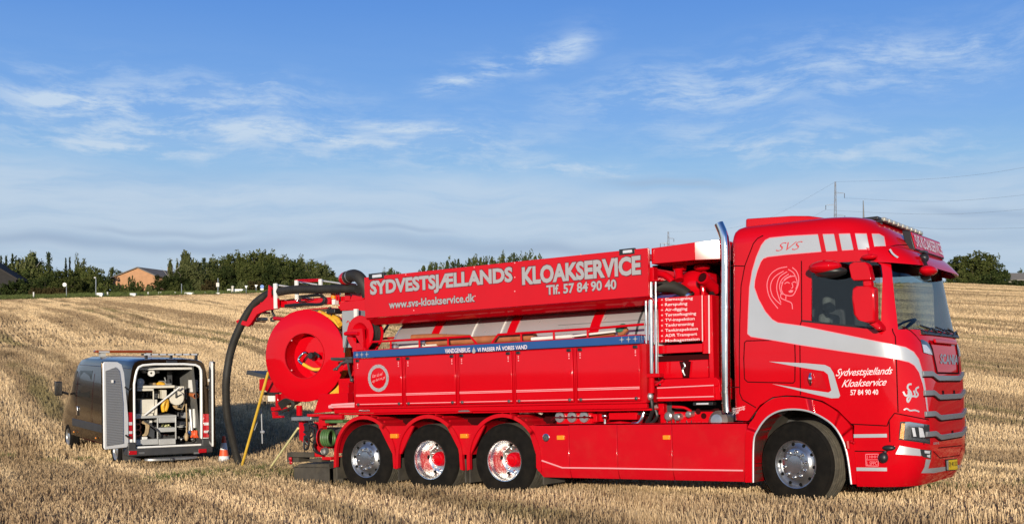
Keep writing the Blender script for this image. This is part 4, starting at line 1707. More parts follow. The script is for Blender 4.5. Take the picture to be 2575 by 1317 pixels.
panel_text('SYDVESTSJÆLLANDS', (931, 751.5), (1289.5, 724), (931, 706.5), 0.045)
panel_text('KLOAKSERVICE', (1313, 717), (1611.5, 694), (1313, 671.5), 0.045)
panel_text('Tlf. 57 84 90 40', (1374, 742), (1550, 731), (1374, 717), 0.03)
panel_text('www.svs-kloakservice.dk', (978, 776), (1194, 760), (978, 756.5), 0.025)
for a, c in ((943, 694), (1573, 632.5)):
    b = MB()
    px_box(b, a - 17, c - 5.5, a + 22, c + 5.5, -0.006, 0.04)
    wl = part(b, 'work_lamp', M['black'], 0.004)
    b = MB()
    px_box(b, a - 8, c - 3, a + 15, c + 2.5, -0.02, 0.01)
    part(b, 'lens', M['whitelens'], 0.005, parent=wl)
b = MB()
for a, c in ((1192, 672), (1194, 707), (1194, 744), (1294, 661), (1294, 697), (1294, 732), (1476, 680), (1478, 715), (1460, 640), (1020, 690), (1040, 780)):
    q = P(a, c, 0.0)
    b.ball((q.x, -0.001, q.z), 0.011, 0.007, 0.011, 8, 4)
part(b, 'rivet', M['pale_red'])

# ------------------------------------------------------------------ between tank and cab
b = MB()
b.box(2.50, 3.50, 1.3, 1.5, 1.0, 3.3)
b.box(2.42, 2.50, 0.5, 2.2, 1.0, 2.7)
part(b, 'bulkhead', M['grey_dark'])
b = MB()
px_box(b, 1632, 659, 1744, 626, 0.10, 0.35)
pa, pb = P(1632, 618, 0.10), P(1744, 659, 0.10)
b = MB()
zt_, zb_ = 3.445, P(1690, 659, 0.1).z
xe = P(1746, 640, 0.10).x
b.hexa([(pa.x + 0.03, 0.10, zb_), (xe, 0.10, zb_), (xe, 0.10, zt_ - 0.01), (pa.x + 0.03, 0.10, zt_ - 0.03)], [(pa.x + 0.03, 0.6, zb_), (xe, 0.6, zb_), (xe, 0.6, zt_ - 0.01), (pa.x + 0.03, 0.6, zt_ - 0.03)])
part(b, 'overhead_beam', M['red'], 0.006)
b = MB()
q0 = Vector((xe + 0.004, 0.10, 0))
dirv = Vector((cos(radians(26)), sin(radians(26)), 0))
L_ = 0.36
q1 = q0 + dirv * L_
b.hexa([(q0.x, q0.y, zb_), (q1.x, q1.y, zb_), (q1.x, q1.y, zt_ + 0.01), (q0.x, q0.y, zt_ - 0.01)], [(q0.x, 0.6, zb_), (q1.x, 0.6, zb_), (q1.x, 0.6, zt_ + 0.01), (q0.x, 0.6, zt_ - 0.01)])
part(b, 'beam_end', M['red'], 0.004, label='glossy angled end of the overhead beam catching the sun')
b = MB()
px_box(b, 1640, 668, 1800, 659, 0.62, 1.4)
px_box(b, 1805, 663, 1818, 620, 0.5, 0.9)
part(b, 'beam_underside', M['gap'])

# exhaust stack
b = MB()
ex = 0.10
c0 = P(1824.5, 985, ex)
pts = [P(1828, 1036, ex), P(1826, 1020, ex), P(1824.5, 985, ex), P(1824, 800, ex), P(1824, 660, ex), P(1823.5, 620, ex), P(1821, 598, ex), P(1815, 580, ex), P(1807, 562, ex)]
b.tube(pts, 0.060, 20, cap=True)
exh = part(b, 'exhaust_stack', M['chrome'], smooth=60)
b = MB()
for yy in (772, 985):
    c = P(1824.2, yy, ex)
    b.lathe([(0.060, -0.02), (0.064, -0.018), (0.064, 0.018), (0.060, 0.02)], c, (0, 0, 1), 24)
part(b, 'clamp', M['chrome'], parent=exh)
b = MB()
p_a, p_b = P(1815, 580, ex), P(1807, 562, ex)
dd = (p_b - p_a).normalized()
b.lathe([(0.0, 0.002), (0.054, 0.002)], p_b, dd, 20)
part(b, 'outlet', M['gap'], parent=exh)

# chrome lift cylinder with two rods
b = MB()
px_tube(b, [(1636, 704, 0.12), (1638, 938, 0.12)], 0.034, 16)
cyl = part(b, 'lift_cylinder', M['chrome'], smooth=60)
for a in (1623.5, 1648.5):
    b = MB()
    px_tube(b, [(a, 706, 0.12), (a + 2, 938, 0.12)], 0.017, 12)
    part(b, 'rod', M['chrome'], parent=cyl, smooth=60)
b = MB()
px_box(b, 1631, 705, 1643, 671, 0.07, 0.19)
px_box(b, 1618, 709, 1654, 702, 0.06, 0.20)
part(b, 'cylinder_mount', M['red'], 0.006)
b = MB()
px_box(b, 1621, 949, 1657, 938, 0.06, 0.20)
px_tube(b, [(1638, 948, 0.12), (1638, 988, 0.12)], 0.042, 14)
px_tube(b, [(1648, 968, 0.12), (1668, 955, 0.12)], 0.02, 8)
part(b, 'cylinder_mount', M['red'], 0.006)
b = MB()
b.ball(P(1634, 996, 0.11), 0.05, 0.045, 0.055)
part(b, 'filler_cap', M['alu_dull'])

# list panel and the cabinets below it
DL = 0.26
b = MB()
px_box(b, 1656, 861, 1766, 741, DL, DL + 0.5)
lp = part(b, 'list_panel', M['red'], 0.006)
b = MB()
px_box(b, 1766, 889, 1781, 741, DL + 0.03, DL + 0.5)
px_box(b, 1655, 889, 1765, 863, DL, DL + 0.5)
px_box(b, 1783, 950, 1790, 741, DL + 0.01, DL + 0.5)
part(b, 'cabinet', M['red'], 0.006)
b = MB()
px_tube(b, [(1782, 742, DL - 0.01), (1783, 888, DL - 0.01)], 0.012, 6)
px_tube(b, [(1765, 742, DL - 0.005), (1766, 858, DL - 0.005)], 0.008, 6)
part(b, 'cabinet_edge', M['pale_red'])
LIST = ['Slamsugning', 'Rørspuling', 'Air-digging', 'Tørstofsugning', 'TV-inspektion', 'Tankrensning', 'Tankinspektion', 'ADR Transport', 'Modtagestation']
WID = [70, 56, 56, 78, 74, 72, 82, 80, 86]
for i, (wd_, w_) in enumerate(zip(LIST, WID)):
    yb = 756.5 + i * 12.95
    x0 = 1672 + i * 0.1
    slope = -0.055
    desc = 2.0 if any(c in wd_ for c in 'gjp') else 0.0
    lettering(wd_, P(x0, yb + desc, DL), P(x0 + w_, yb + desc + slope * w_, DL), P(x0, yb - 7.4, DL), (0, -0.004, 0), M['white_text'], TRUCK, bold=0.008)
    lettering('+', P(1662, yb - 0.5, DL), P(1667, yb - 0.8, DL), P(1662, yb - 5.5, DL), (0, -0.004, 0), M['white_text'], TRUCK)
b = MB()
px_box(b, 1652, 912, 1790, 889, DL + 0.1, DL + 0.9)
px_poly(b, [(1708, 908), (1732, 908), (1728, 948), (1718, 948)], DL + 0.02, DL + 0.1)
part(b, 'recess', M['gap'])
b = MB()
px_tube(b, [(1718, 912, DL), (1722, 920, DL), (1716, 930, DL), (1722, 944, DL)], 0.012, 6, 4)
part(b, 'chain', M['alu_dull'])
b = MB()
px_box(b, 1655, 952, 1714, 907, DL + 0.06, DL + 0.6)
px_box(b, 1732, 950, 1780, 903, DL + 0.08, DL + 0.6)
part(b, 'lower_cabinet', M['red'], 0.008)
b = MB()
px_poly(b, [(1660, 962), (1672, 952), (1800, 948), (1808, 955), (1806, 970), (1660, 975)], 0.14, 0.6)
px_box(b, 1652, 1009, 1795, 966, 0.12, 0.7)
px_box(b, 1797, 1005, 1810, 955, 0.16, 0.7)
part(b, 'drawer_box', M['red'], 0.010)
b = MB()
for y0_, y1_ in ((975, 968), (1000, 996)):
    px_tube(b, [(1652, y0_, 0.115), (1794, y1_, 0.115)], 0.008, 6)
part(b, 'drawer_trim', M['pale_red'])
b = MB()
px_box(b, 1742, 1019, 1791, 1010, 0.08, 0.2)
wl = part(b, 'work_lamp', M['black'], 0.004)
b = MB()
px_box(b, 1750, 1017, 1780, 1012, 0.06, 0.1)
part(b, 'lens', M['whitelens'], 0.005, parent=wl)
# suction plumbing
b = MB()
px_tube(b, [(1652, 722, 0.45), (1672, 720, 0.42), (1694, 722, 0.40), (1716, 732, 0.40), (1736, 748, 0.42)], 0.075, 14, 6)
hh = part(b, 'suction_elbow', M['hose'], smooth=60)
b = MB()
pts = catmull([P(1652, 722, 0.45), P(1672, 720, 0.42), P(1694, 722, 0.40), P(1716, 732, 0.40), P(1736, 748, 0.42)], 8)
for i in range(2, len(pts) - 2, 1):
    b.lathe([(0.075, -0.006), (0.081, 0), (0.075, 0.006)], pts[i], (pts[i + 1] - pts[i - 1]).normalized(), 16)
part(b, 'hose_rib', M['hose'], parent=hh)
for q_, n_ in ((P(1657, 722, 0.44), P(1672, 720, 0.42)), (P(1732, 744, 0.42), P(1736, 748, 0.42))):
    b = MB()
    b.lathe([(0.082, -0.02), (0.086, 0), (0.082, 0.02)], q_, (n_ - q_).normalized(), 18)
    part(b, 'hose_clamp', M['alu'])
b = MB()
b.lathe([(0.0, -0.05), (0.13, -0.02), (0.21, 0.05), (0.24, 0.15), (0.24, 0.5)], P(1735, 722, 0.55), (0, 1, 0.1), 28)
px_tube(b, [(1652, 688, 0.42), (1668, 690, 0.4), (1684, 700, 0.4), (1690, 708, 0.4)], 0.05, 12, 5)
px_tube(b, [(1705, 672, 0.5), (1706, 690, 0.45), (1708, 704, 0.42)], 0.06, 12)
px_tube(b, [(1695, 672, 0.48), (1722, 671, 0.48)], 0.05, 12)
b.ball(P(1765, 672, 0.6), 0.12, 0.10, 0.05)
px_tube(b, [(1766, 715, 0.4), (1768, 735, 0.4), (1768, 745, 0.4)], 0.035, 10)
part(b, 'pump_pipes', M['red'], smooth=50)
b = MB()
pa_, pb_ = P(1768, 699, 0.32), P(1800, 728, 0.62)
b.tube([pa_, pb_], 0.075, 18)
b.lathe([(0.072, -0.02), (0.09, -0.02), (0.09, 0.03), (0.075, 0.03)], pa_, (pb_ - pa_).normalized(), 20)
pp = part(b, 'pipe_stub', M['red'], smooth=50)
b = MB()
b.lathe([(0.0, -0.021), (0.062, -0.021)], pa_, (pb_ - pa_).normalized(), 20)
part(b, 'bore', M['gap'], parent=pp)
b = MB()
px_tube(b, [(1800, 745, 0.9), (1806, 850, 0.9), (1806, 1000, 0.9)], 0.05, 8)
px_tube(b, [(1788, 735, 0.5), (1800, 760, 0.6), (1808, 830, 0.6), (1806, 900, 0.6)], 0.03, 8, 4)
part(b, 'air_hoses', M['black'])

# ------------------------------------------------------------------ below the lockers
b = MB()
b.box(-3.3, 3.4, 0.55, 0.75, 1.02, 1.24)
part(b, 'subframe', M['gap'])
b = MB()
px_box(b, 1399, 1065, 1488, 1031, 0.26, 0.45)
px_box(b, 1486, 1061, 1500, 1040, 0.28, 0.4)
vb = part(b, 'valve_block', M['red'], 0.01)
for a in (1408, 1438.5, 1469):
    b = MB()
    b.lathe([(0.074, 0.06), (0.078, 0.0), (0.074, -0.02), (0.0, -0.028)], P(a, 1048, 0.24), (0, 1, 0), 22)
    part(b, 'valve_cap', M['alu_dull'], parent=vb)
    b = MB()
    b.ball(P(a, 1048, 0.205), 0.024, 0.02, 0.024, 8, 6)
    part(b, 'cap_bolt', M['chrome'], parent=vb)
b = MB()
px_tube(b, [(1385, 1055, 0.2), (1395, 1048, 0.2), (1400, 1049, 0.19), (1490, 1048, 0.19)], 0.010, 6)
px_tube(b, [(1425, 1030, 0.25), (1492, 1028, 0.25)], 0.014, 6)
part(b, 'valve_linkage', M['alu'])
b = MB()
px_box(b, 1530, 1055, 1600, 1036, 0.25, 0.5)
px_box(b, 1545, 1036, 1560, 1030, 0.3, 0.4)
px_box(b, 1575, 1040, 1584, 1030, 0.3, 0.4)
px_tube(b, [(1525, 1066, 0.3), (1560, 1063, 0.3), (1590, 1066, 0.3)], 0.03, 8)
px_box(b, 1500, 1060, 1524, 1020, 0.36, 0.5)
part(b, 'pump_body', M['red'], 0.012)
b = MB()
px_tube(b, [(1590, 1064, 0.26), (1606, 1062, 0.25), (1615, 1050, 0.25), (1618, 1036, 0.26)], 0.032, 10, 5)
b.ball(P(1521, 1045, 0.27), 0.05, 0.05, 0.05)
px_tube(b, [(1521, 1045, 0.27), (1521, 1066, 0.27)], 0.024, 8)
px_box(b, 1606, 1030, 1612, 1018, 0.2, 0.24)
part(b, 'pump_fitting', M['alu'], smooth=50)
b = MB()
px_box(b, 1604, 1042, 1622, 1022, 0.30, 0.45)
px_tube(b, [(1638, 1005, 0.12), (1640, 1030, 0.14), (1634, 1050, 0.2), (1626, 1064, 0.25)], 0.028, 8, 5)
px_tube(b, [(1648, 1030, 0.2), (1652, 1045, 0.2), (1644, 1058, 0.22), (1630, 1066, 0.25)], 0.024, 8, 5)
for k in range(7):
    px_tube(b, [(1290 + k * 13, 1035 + 2 * (k % 3), 0.40), (1310 + k * 13, 1028 - (k % 2) * 3, 0.42), (1345 + k * 12, 1036 + 3 * (k % 2), 0.40)], 0.016, 6, 4)
part(b, 'hydraulic_hoses', M['black'])
b = MB()
px_box(b, 1660, 1064, 1792, 1034, 0.36, 0.5)
px_box(b, 1742, 1068, 1762, 1056, 0.34, 0.5)
px_box(b, 1655, 1042, 1668, 1012, 0.34, 0.45)
px_tube(b, [(1690, 1022, 0.3), (1720, 1024, 0.3), (1738, 1034, 0.3)], 0.02, 8, 4)
mn = part(b, 'outlet_manifold', M['red'], 0.01)
for a, c, r_ in ((1679, 1046, 0.062), (1701, 1048, 0.05), (1730, 1041, 0.045)):
    b = MB()
    b.lathe([(r_ * 0.9, 0.14), (r_, 0.06), (r_, 0.0), (r_ * 0.7, -0.015), (0, -0.018)], P(a, c, 0.27), (0.15, 1, 0.05), 18)
    part(b, 'outlet_cap', M['alu_dull'], parent=mn)
b = MB()
for a, c in ((1755, 1034), (1769, 1045)):
    b.lathe([(0.04, 0), (0.0, -0.002)], P(a, c, 0.355), (0, 1, 0), 14)
part(b, 'outlet_hole', M['gap'], parent=mn)
b = MB()
for a in (1682, 1703, 1732):
    px_tube(b, [(a - 6, 1056, 0.26), (a - 3, 1066, 0.26), (a + 4, 1066, 0.26), (a + 7, 1056, 0.26)], 0.006, 5, 3)
part(b, 'cap_chain', M['black'])
b = MB()
b.lathe([(0.0, -0.15), (0.08, -0.14), (0.135, -0.08), (0.15, 0.1), (0.15, 0.4)], P(1812, 1058, 0.32), (0, 0.9, -0.1), 20)
part(b, 'air_tank', M['alu_dull'])
for a, c in ((920, 1032), (1170, 1032)):
    b = MB()
    px_box(b, a - 22, c + 6, a + 16, c - 6, 0.05, 0.2)
    wl = part(b, 'sill_lamp', M['red_matt'] if a > 1000 else M['black'], 0.004)
    b = MB()
    px_box(b, a - 18, c + 3, a + 10, c - 3, 0.03, 0.1)
    part(b, 'lens', M['alu_dull'] if a > 1000 else M['whitelens'], 0.004, parent=wl)
b = MB()
px_box(b, 940, 1039, 1035, 1032, 0.12, 0.3)
px_box(b, 1485, 1022, 1520, 1015, 0.12, 0.3)
part(b, 'sill_bracket', M['red_matt'], 0.004)
b = MB()
px_tube(b, [(1305, 1036, 0.2), (1330, 1026, 0.25), (1362, 1038, 0.2)], 0.03, 8, 4)
px_box(b, 1306, 1040, 1330, 1026, 0.25, 0.5)
part(b, 'straw_rag', M['dirty_white'], 0.006)

# ------------------------------------------------------------------ hose reel at the tail
def zr(x, y):          # close-up pixel of the tail, upper part
    return 560 + x / 4.115, 640 + y / 4.115


def zl(x, y):          # lower part
    return 540 + x / 3.874, 900 + y / 3.874


ro_ = Vector((sin(radians(12.5)), -cos(radians(12.5)), 0))     # outward axis of the reel
rc_ = P(765, 894, 0.30)
RR = 0.765
b = MB()
b.lathe([(0.385, 0.0), (RR, 0.0), (RR + 0.012, -0.008), (RR, -0.02), (0.385, -0.02), (0.385, 0.0)], rc_, ro_, 72)
reel = part(b, 'hose_reel', M['red'], smooth=40)
b = MB()
b.lathe([(0.386, -0.004), (0.388, -0.30), (0.0, -0.30)], rc_, ro_, 56)
part(b, 'drum', M['red'], parent=reel, smooth=40)
b = MB()
b.lathe([(0.392, 0.002), (0.392, 0.012), (0.378, 0.012), (0.378, -0.02)], rc_, ro_, 56)
part(b, 'rim_edge', M['red_matt'], parent=reel)
b = MB()
b.lathe([(0.395, -0.56), (RR, -0.56), (RR, -0.58), (0.2, -0.58)], rc_, ro_, 72)
part(b, 'rear_flange', M['red_matt'], parent=reel, smooth=40)
b = MB()
for k in range(9):
    for j in range(3):
        rr = 0.47 + 0.055 * j
        off = -0.055 - k * 0.056 - (j % 2) * 0.02
        pr = [(rr + 0.026 * cos(2 * pi * s / 8), off + 0.026 * sin(2 * pi * s / 8)) for s in range(9)]
        b.lathe(pr, rc_, ro_, 48)
part(b, 'reel_hose', M['yellow'], parent=reel)
b = MB()
hc = rc_ - ro_ * 0.26 + Vector((0.12, 0, 0.0))
b.lathe([(0.0, 0.05), (0.05, 0.05), (0.062, 0.02), (0.062, -0.04)], P(783, 894, 0.45), ro_, 16)
px_tube(b, [(790, 886, 0.5), (800, 892, 0.5), (801, 899, 0.5)], 0.02, 8, 3)
part(b, 'hub', M['black'], parent=reel)
b = MB()
px_tube(b, [(776, 891, 0.42), (767, 886, 0.36), (759, 891, 0.32), (751, 903, 0.30), (755, 911, 0.30), (763, 916, 0.32)], 0.026, 10, 5)
part(b, 'swivel_pipe', M['chrome'], parent=reel, smooth=60)
b = MB()
px_tube(b, [(762, 915, 0.32), (774, 922, 0.34), (788, 928, 0.38), (804, 928, 0.46)], 0.03, 10, 5)
part(b, 'feed_hose', M['yellow'], parent=reel, smooth=60)
b = MB()
for q, r_ in (((zr(1012, 596)), 0.012), (zr(712, 888), 0.014), (zr(712, 1195), 0.014)):
    c = P(q[0], q[1], 0.25)
    b.ball(c, r_, r_, r_, 8, 4)
part(b, 'rivet', M['pale_red'], parent=reel)
b = MB()
px_tube(b, [(*zr(1000, 600), 0.75), (*zr(1080, 635), 0.7), (*zr(1150, 680), 0.66), (*zr(1205, 760), 0.66)], 0.045, 10, 5)
px_tube(b, [(*zr(1120, 640), 0.72), (*zr(1180, 665), 0.66), (*zr(1215, 720), 0.6)], 0.045, 10, 5)
part(b, 'hose_loop', M['yellow'], smooth=60)
b = MB()
for o_ in (0, 12, 26):
    px_tube(b, [(*zl(1130 + o_ * 1.8, 350 + o_ * 0.6), 0.42), (*zl(1190 + o_ * 1.5, 300 + o_ * 0.8), 0.42), (*zl(1232 + o_ * 1.2, 245 + o_ * 1.5), 0.42)], 0.028, 8, 5)
part(b, 'hose_loop', M['yellow'], smooth=60)

# electric cabinet, small reel
b = MB()
px_box(b, *zr(1238, 965), *zr(1365, 572), 0.20, 0.55)
cb = part(b, 'control_cabinet', M['grey'], 0.012)
b = MB()
px_box(b, *zr(1355, 668), *zr(1385, 560), 0.17, 0.21)
part(b, 'white_strip', M['white'], parent=cb)
b = MB()
px_tube(b, [(*zr(1280, 705), 0.195), (*zr(1295, 685), 0.195), (*zr(1308, 705), 0.195), (*zr(1305, 740), 0.195)], 0.007, 6, 4)
part(b, 'cabinet_mark', M['red'], parent=cb)
sc2 = P(*zr(1415, 812), 0.06)
sa = Vector((sin(radians(6)), -cos(radians(6)), 0))
b = MB()
b.lathe([(0.0, -0.05), (0.10, -0.05), (0.15, -0.02), (0.17, 0.0), (0.275, 0.0), (0.285, -0.01), (0.275, -0.02)], sc2, sa, 44)
sr = part(b, 'small_reel', M['red'], smooth=40)
b = MB()
for k in range(6):
    pr = [(0.235 + 0.02 * cos(2 * pi * s / 8), -0.04 - k * 0.04 + 0.02 * sin(2 * pi * s / 8)) for s in range(9)]
    b.lathe(pr, sc2, sa, 40)
part(b, 'coiled_hose', M['hose'], parent=sr)
b = MB()
b.lathe([(0.0, -0.27), (0.285, -0.27), (0.285, -0.29), (0, -0.29)], sc2, sa, 40)
part(b, 'rear_flange', M['red'], parent=sr)
b = MB()
px_poly(b, [zr(*q) for q in ((1255, 800), (1330, 768), (1440, 760), (1456, 985), (1380, 990), (1375, 850), (1265, 838))], -0.02, 0.05)
px_tube(b, [(*zr(1260, 818), -0.03), (*zr(1400, 815), -0.03)], 0.03, 10)
px_poly(b, [zr(*q) for q in ((1340, 960), (1470, 960), (1470, 1000), (1340, 1000))], 0.0, 0.10)
part(b, 'reel_bracket', M['red'], 0.008)
b = MB()
px_tube(b, [(*zr(1260, 980), 0.1), (*zr(1280, 900), 0.12), (*zr(1290, 850), 0.15)], 0.016, 6)
px_tube(b, [(*zr(1258, 1010), 0.1), (*zr(1262, 960), 0.1)], 0.02, 6)
part(b, 'reel_hoses', M['black'])

# end hose elbow of the trough
b = MB()
px_tube(b, [(925, 745, 0.55), (916, 718, 0.5), (903, 698, 0.5), (888, 692, 0.55), (872, 698, 0.6)], 0.10, 16, 6)
eh = part(b, 'trough_elbow', M['hose'], smooth=60)
b = MB()
e0, e1 = P(880, 695, 0.57), P(872, 698, 0.6)
for k in (0.0, 1.0):
    b.lathe([(0.103, -0.012), (0.108, 0), (0.103, 0.012)], e0.lerp(e1, k), (e1 - e0).normalized(), 20)
part(b, 'hose_clamp', M['alu_dull'], parent=eh)
b = MB()
b.lathe([(0.112, 0.0), (0.112, 0.06), (0.10, 0.13), (0.06, 0.17), (0.0, 0.18)], P(873, 698, 0.6), (e1 - e0).normalized(), 22)
part(b, 'end_cap', M['red'], parent=eh, smooth=60)

# ------------------------------------------------------------------ boom and the long suction hose
BD = 1.0
hose_px = [(900, 728, 19.3), (876, 726, 19.5), (810, 727, 19.9), (740, 728, 20.3), (681, 738, 20.85), (655, 751, 20.98), (633, 772, 21.1), (612, 805, 21.2),
           (591, 850, 21.3), (577, 896, 21.38), (569, 950, 21.4), (568, 1000, 21.5), (571, 1040, 21.6), (577, 1072, 21.7), (588, 1118, 21.85), (602, 1174, 22.0), (608, 1195, 22.05)]
b = MB()
b.tube([W2T(at(*q)) for q in hose_px], 0.072, 16, 6)
lh = part(b, 'suction_hose', M['hose'], smooth=60)
b = MB()
hp = catmull([W2T(at(*q)) for q in hose_px], 26)
for i in range(6, len(hp) - 4, 2):
    b.lathe([(0.071, -0.010), (0.0750, 0), (0.071, 0.010)], hp[i], (hp[i + 1] - hp[i - 1]).normalized(), 14)
part(b, 'hose_rib', M['hose'], parent=lh, smooth=60)

b = MB()
px_poly(b, [zr(*q) for q in ((555, 468), (740, 456), (1080, 440), (1300, 428), (1330, 470), (1290, 520), (1060, 512), (740, 540), (560, 548))], BD - 0.08, BD + 0.10)
px_poly(b, [(852, 762), (880, 756), (918, 752), (918, 790), (905, 795), (895, 780), (855, 781)], BD - 0.35, BD + 0.2)
px_poly(b, [zr(*q) for q in ((1262, 292), (1310, 292), (1316, 480), (1256, 480))], BD - 0.12, BD + 0.06)
px_poly(b, [zr(*q) for q in ((1310, 478), (1340, 410), (1460, 370), (1460, 460), (1330, 500))], BD - 0.2, BD + 0.1)
px_poly(b, [zr(*q) for q in ((1180, 530), (1300, 520), (1290, 590), (1210, 575))], BD - 0.25, BD + 0.1)
boom = part(b, 'boom', M['red'], 0.012)
b = MB()
px_poly(b, [(674, 718), (680, 722), (681, 748), (697, 750), (697, 776), (670, 780), (645, 790), (629, 815), (622, 821), (596, 813), (592, 806), (599, 803), (619, 808), (636, 775), (660, 758), (672, 745)], BD - 0.20, BD - 0.14)
px_poly(b, [(674, 716), (680, 720), (681, 746), (697, 748), (697, 774), (670, 778), (645, 788), (629, 813), (622, 819), (611, 815), (636, 775), (660, 758), (672, 743)], BD + 0.20, BD + 0.24)
for q0_, q1_ in (((655, 762), (655, 762)), ((640, 784), (640, 784)), ((628, 806), (628, 806)), ((600, 808), (600, 808))):
    b.tube([P(*q0_, BD - 0.16), P(*q1_, BD - 0.16) + Vector((0, 0.38, 0))], 0.02, 8)
part(b, 'hose_cradle', M['red'], 0.006, parent=boom)
b = MB()
px_box(b, *zr(825, 578), *zr(1075, 545), BD - 0.05, BD + 0.5)
part(b, 'boom_base', M['red_matt'], parent=boom)
for x, ya, yb in ((690.5, 712, 776), (743.5, 704, 754), (803.5, 701, 740)):
    b = MB()
    px_box(b, x - 3, yb, x + 3, ya, BD - 0.22, BD - 0.18)
    part(b, 'guard_post', M['white'], 0.006, parent=boom)
    b = MB()
    q = P(x, ya + 4, BD - 0.2)
    b.tube([q, q + Vector((0.02, 0.5, -0.02))], 0.016, 8)
    q = P(x, yb - 8, BD - 0.2)
    b.tube([q, q + Vector((0.02, 0.5, -0.02))], 0.014, 8)
    part(b, 'guard_rung', M['white'], parent=boom)
b = MB()
px_tube(b, [(742, 704.5, BD - 0.2), (805, 702, BD - 0.2)], 0.013, 8)
px_tube(b, [(742, 704.5, BD - 0.2), (742, 704.5, BD + 0.3)], 0.013, 8)
px_tube(b, [(742, 709, BD + 0.3), (805, 706, BD + 0.3)], 0.013, 8)
part(b, 'guard_rail', M['red'], parent=boom)
b = MB()
for o_ in (0, 3.0):
    px_tube(b, [(749, 745 + o_, BD - 0.16), (770, 743 + o_, BD - 0.18), (800, 740 + o_, BD - 0.18), (812 - o_, 744 + o_, BD - 0.18), (817 - o_, 752, BD - 0.18), (812 - o_, 764 - o_, BD - 0.18), (795, 767 - o_, BD - 0.18), (765, 766 - o_, BD - 0.16), (716, 770 - o_, BD - 0.14)], 0.017, 8, 5)
px_tube(b, [(834, 785, BD - 0.3), (835, 805, BD - 0.35), (842, 822, BD - 0.4), (853, 834, BD - 0.5), (863, 838, BD - 0.6)], 0.022, 8, 5)
part(b, 'hydraulic_hoses', M['black'])
b = MB()
px_tube(b, [(706, 755, BD - 0.12), (740, 752, BD - 0.12)], 0.010, 6)
px_tube(b, [(747, 747, BD - 0.15), (748, 757, BD - 0.15), (764, 757, BD - 0.15), (786, 750, BD - 0.15)], 0.010, 6)
part(b, 'hydraulic_pipe', M['alu'])
b = MB()
px_box(b, 820, 789, 841, 775, BD - 0.4, BD - 0.2)
px_tube(b, [(829, 776, BD - 0.35), (829, 771, BD - 0.35)], 0.03, 8)
part(b, 'swivel_valve', M['black'], 0.01)
b = MB()
b.ball(P(838, 745, BD - 0.1), 0.05, 0.05, 0.055)
b.lathe([(0.045, -0.05), (0.045, 0.06), (0.02, 0.075)], P(838, 744, BD - 0.1), (0, 0, 1), 14)
bc = part(b, 'beacon', M['amber'], parent=boom)
b = MB()
px_box(b, 834, 766, 841, 752, BD - 0.2, BD - 0.1)
part(b, 'beacon_foot', M['white'], 0.004, parent=boom)
b = MB()
px_tube(b, [(846, 755, BD - 0.15), (846, 731, BD - 0.15)], 0.018, 8)
px_tube(b, [(852, 755, BD - 0.15), (851, 733, BD - 0.15)], 0.018, 8)
px_tube(b, [(842, 733, BD - 0.15), (854, 732, BD - 0.15)], 0.015, 8)
part(b, 'boom_pin', M['red'], parent=boom)
b = MB()
px_tube(b, [(686, 776, BD), (684, 786, BD), (689, 795, BD), (681, 801, BD), (684, 807, BD), (692, 804, BD)], 0.018, 8, 4)
px_tube(b, [(682, 778, BD + 0.05), (690, 793, BD + 0.05)], 0.016, 6)
part(b, 'shackle', M['steel'])
b = MB()
px_tube(b, [(690, 800, 0.8), (716, 802, 0.7)], 0.035, 8)
px_tube(b, [(658, 785, BD), (640, 805, BD), (634, 818, BD)], 0.014, 6)
part(b, 'boom_stay', M['red'], parent=boom)
b = MB()
px_box(b, 644, 807, 659, 797, BD - 0.1, BD + 0.05)
part(b, 'boom_lamp', M['lamp_dark'], 0.02, parent=boom)

# ------------------------------------------------------------------ tail frame
b = MB()
px_poly(b, [zl(*q) for q in ((1020, 352), (1245, 338), (1290, 338), (1296, 445), (1140, 455), (1135, 520), (962, 535))], 0.16, 0.30)
px_poly(b, [(858, 963), (876, 961), (876, 990), (862, 992)], 0.2, 0.5)
px_box(b, 852, 1032, 888, 950, 0.32, 0.8)
px_box(b, 810, 1035, 880, 1000, 0.5, 1.8)
part(b, 'tail_plate', M['red'], 0.006)
b = MB()
px_tube(b, [(833, 1018, 0.06), (895, 1014, 0.06)], 0.02, 8)
px_tube(b, [(828, 1022, 0.1), (893, 1021, 0.1)], 0.03, 8)
part(b, 'tail_step', M['pale_red'])
b = MB()
for ln in (((832, 901), (860, 901), (886, 899)), ((833, 903), (850, 905), (880, 901)), ((846, 928), (858, 912), (880, 905)), ((838, 930), (852, 920), (866, 908)),
           ((874, 910), (878, 935), (884, 955)), ((870, 900), (876, 912), (890, 905))):
    px_tube(b, [(x, y, 0.05 + 0.05 * i) for i, (x, y) in enumerate(ln)], 0.018, 8)
px_box(b, 868, 912, 884, 902, 0.04, 0.14)
b.ball(P(884, 955, 0.15), 0.035)
b.ball(P(846, 927, 0.05), 0.03)
part(b, 'control_levers', M['steel'], 0.0)
b = MB()
px_tube(b, [(836, 926, 0.06), (852, 922, 0.1)], 0.02, 6)
px_box(b, 862, 930, 880, 905, 0.2, 0.4)
part(b, 'lever_frame', M['red'])
b = MB()
px_poly(b, [zl(*q) for q in ((308, 120), (345, 124), (500, 165), (500, 198), (440, 188), (303, 156))], 0.9, 1.5)
part(b, 'tail_lid', M['grey_dark'], 0.006)
b = MB()
px_poly(b, [zl(*q) for q in ((430, 205), (490, 196), (492, 315), (432, 315))], 0.75, 1.2)
px_poly(b, [zl(*q) for q in ((492, 210), (560, 212), (640, 330), (520, 340), (492, 316))], 0.78, 1.2)
px_box(b, *zl(590, 500), *zl(612, 350), 0.7, 0.85)
px_box(b, *zl(545, 515), *zl(585, 475), 0.66, 0.8)
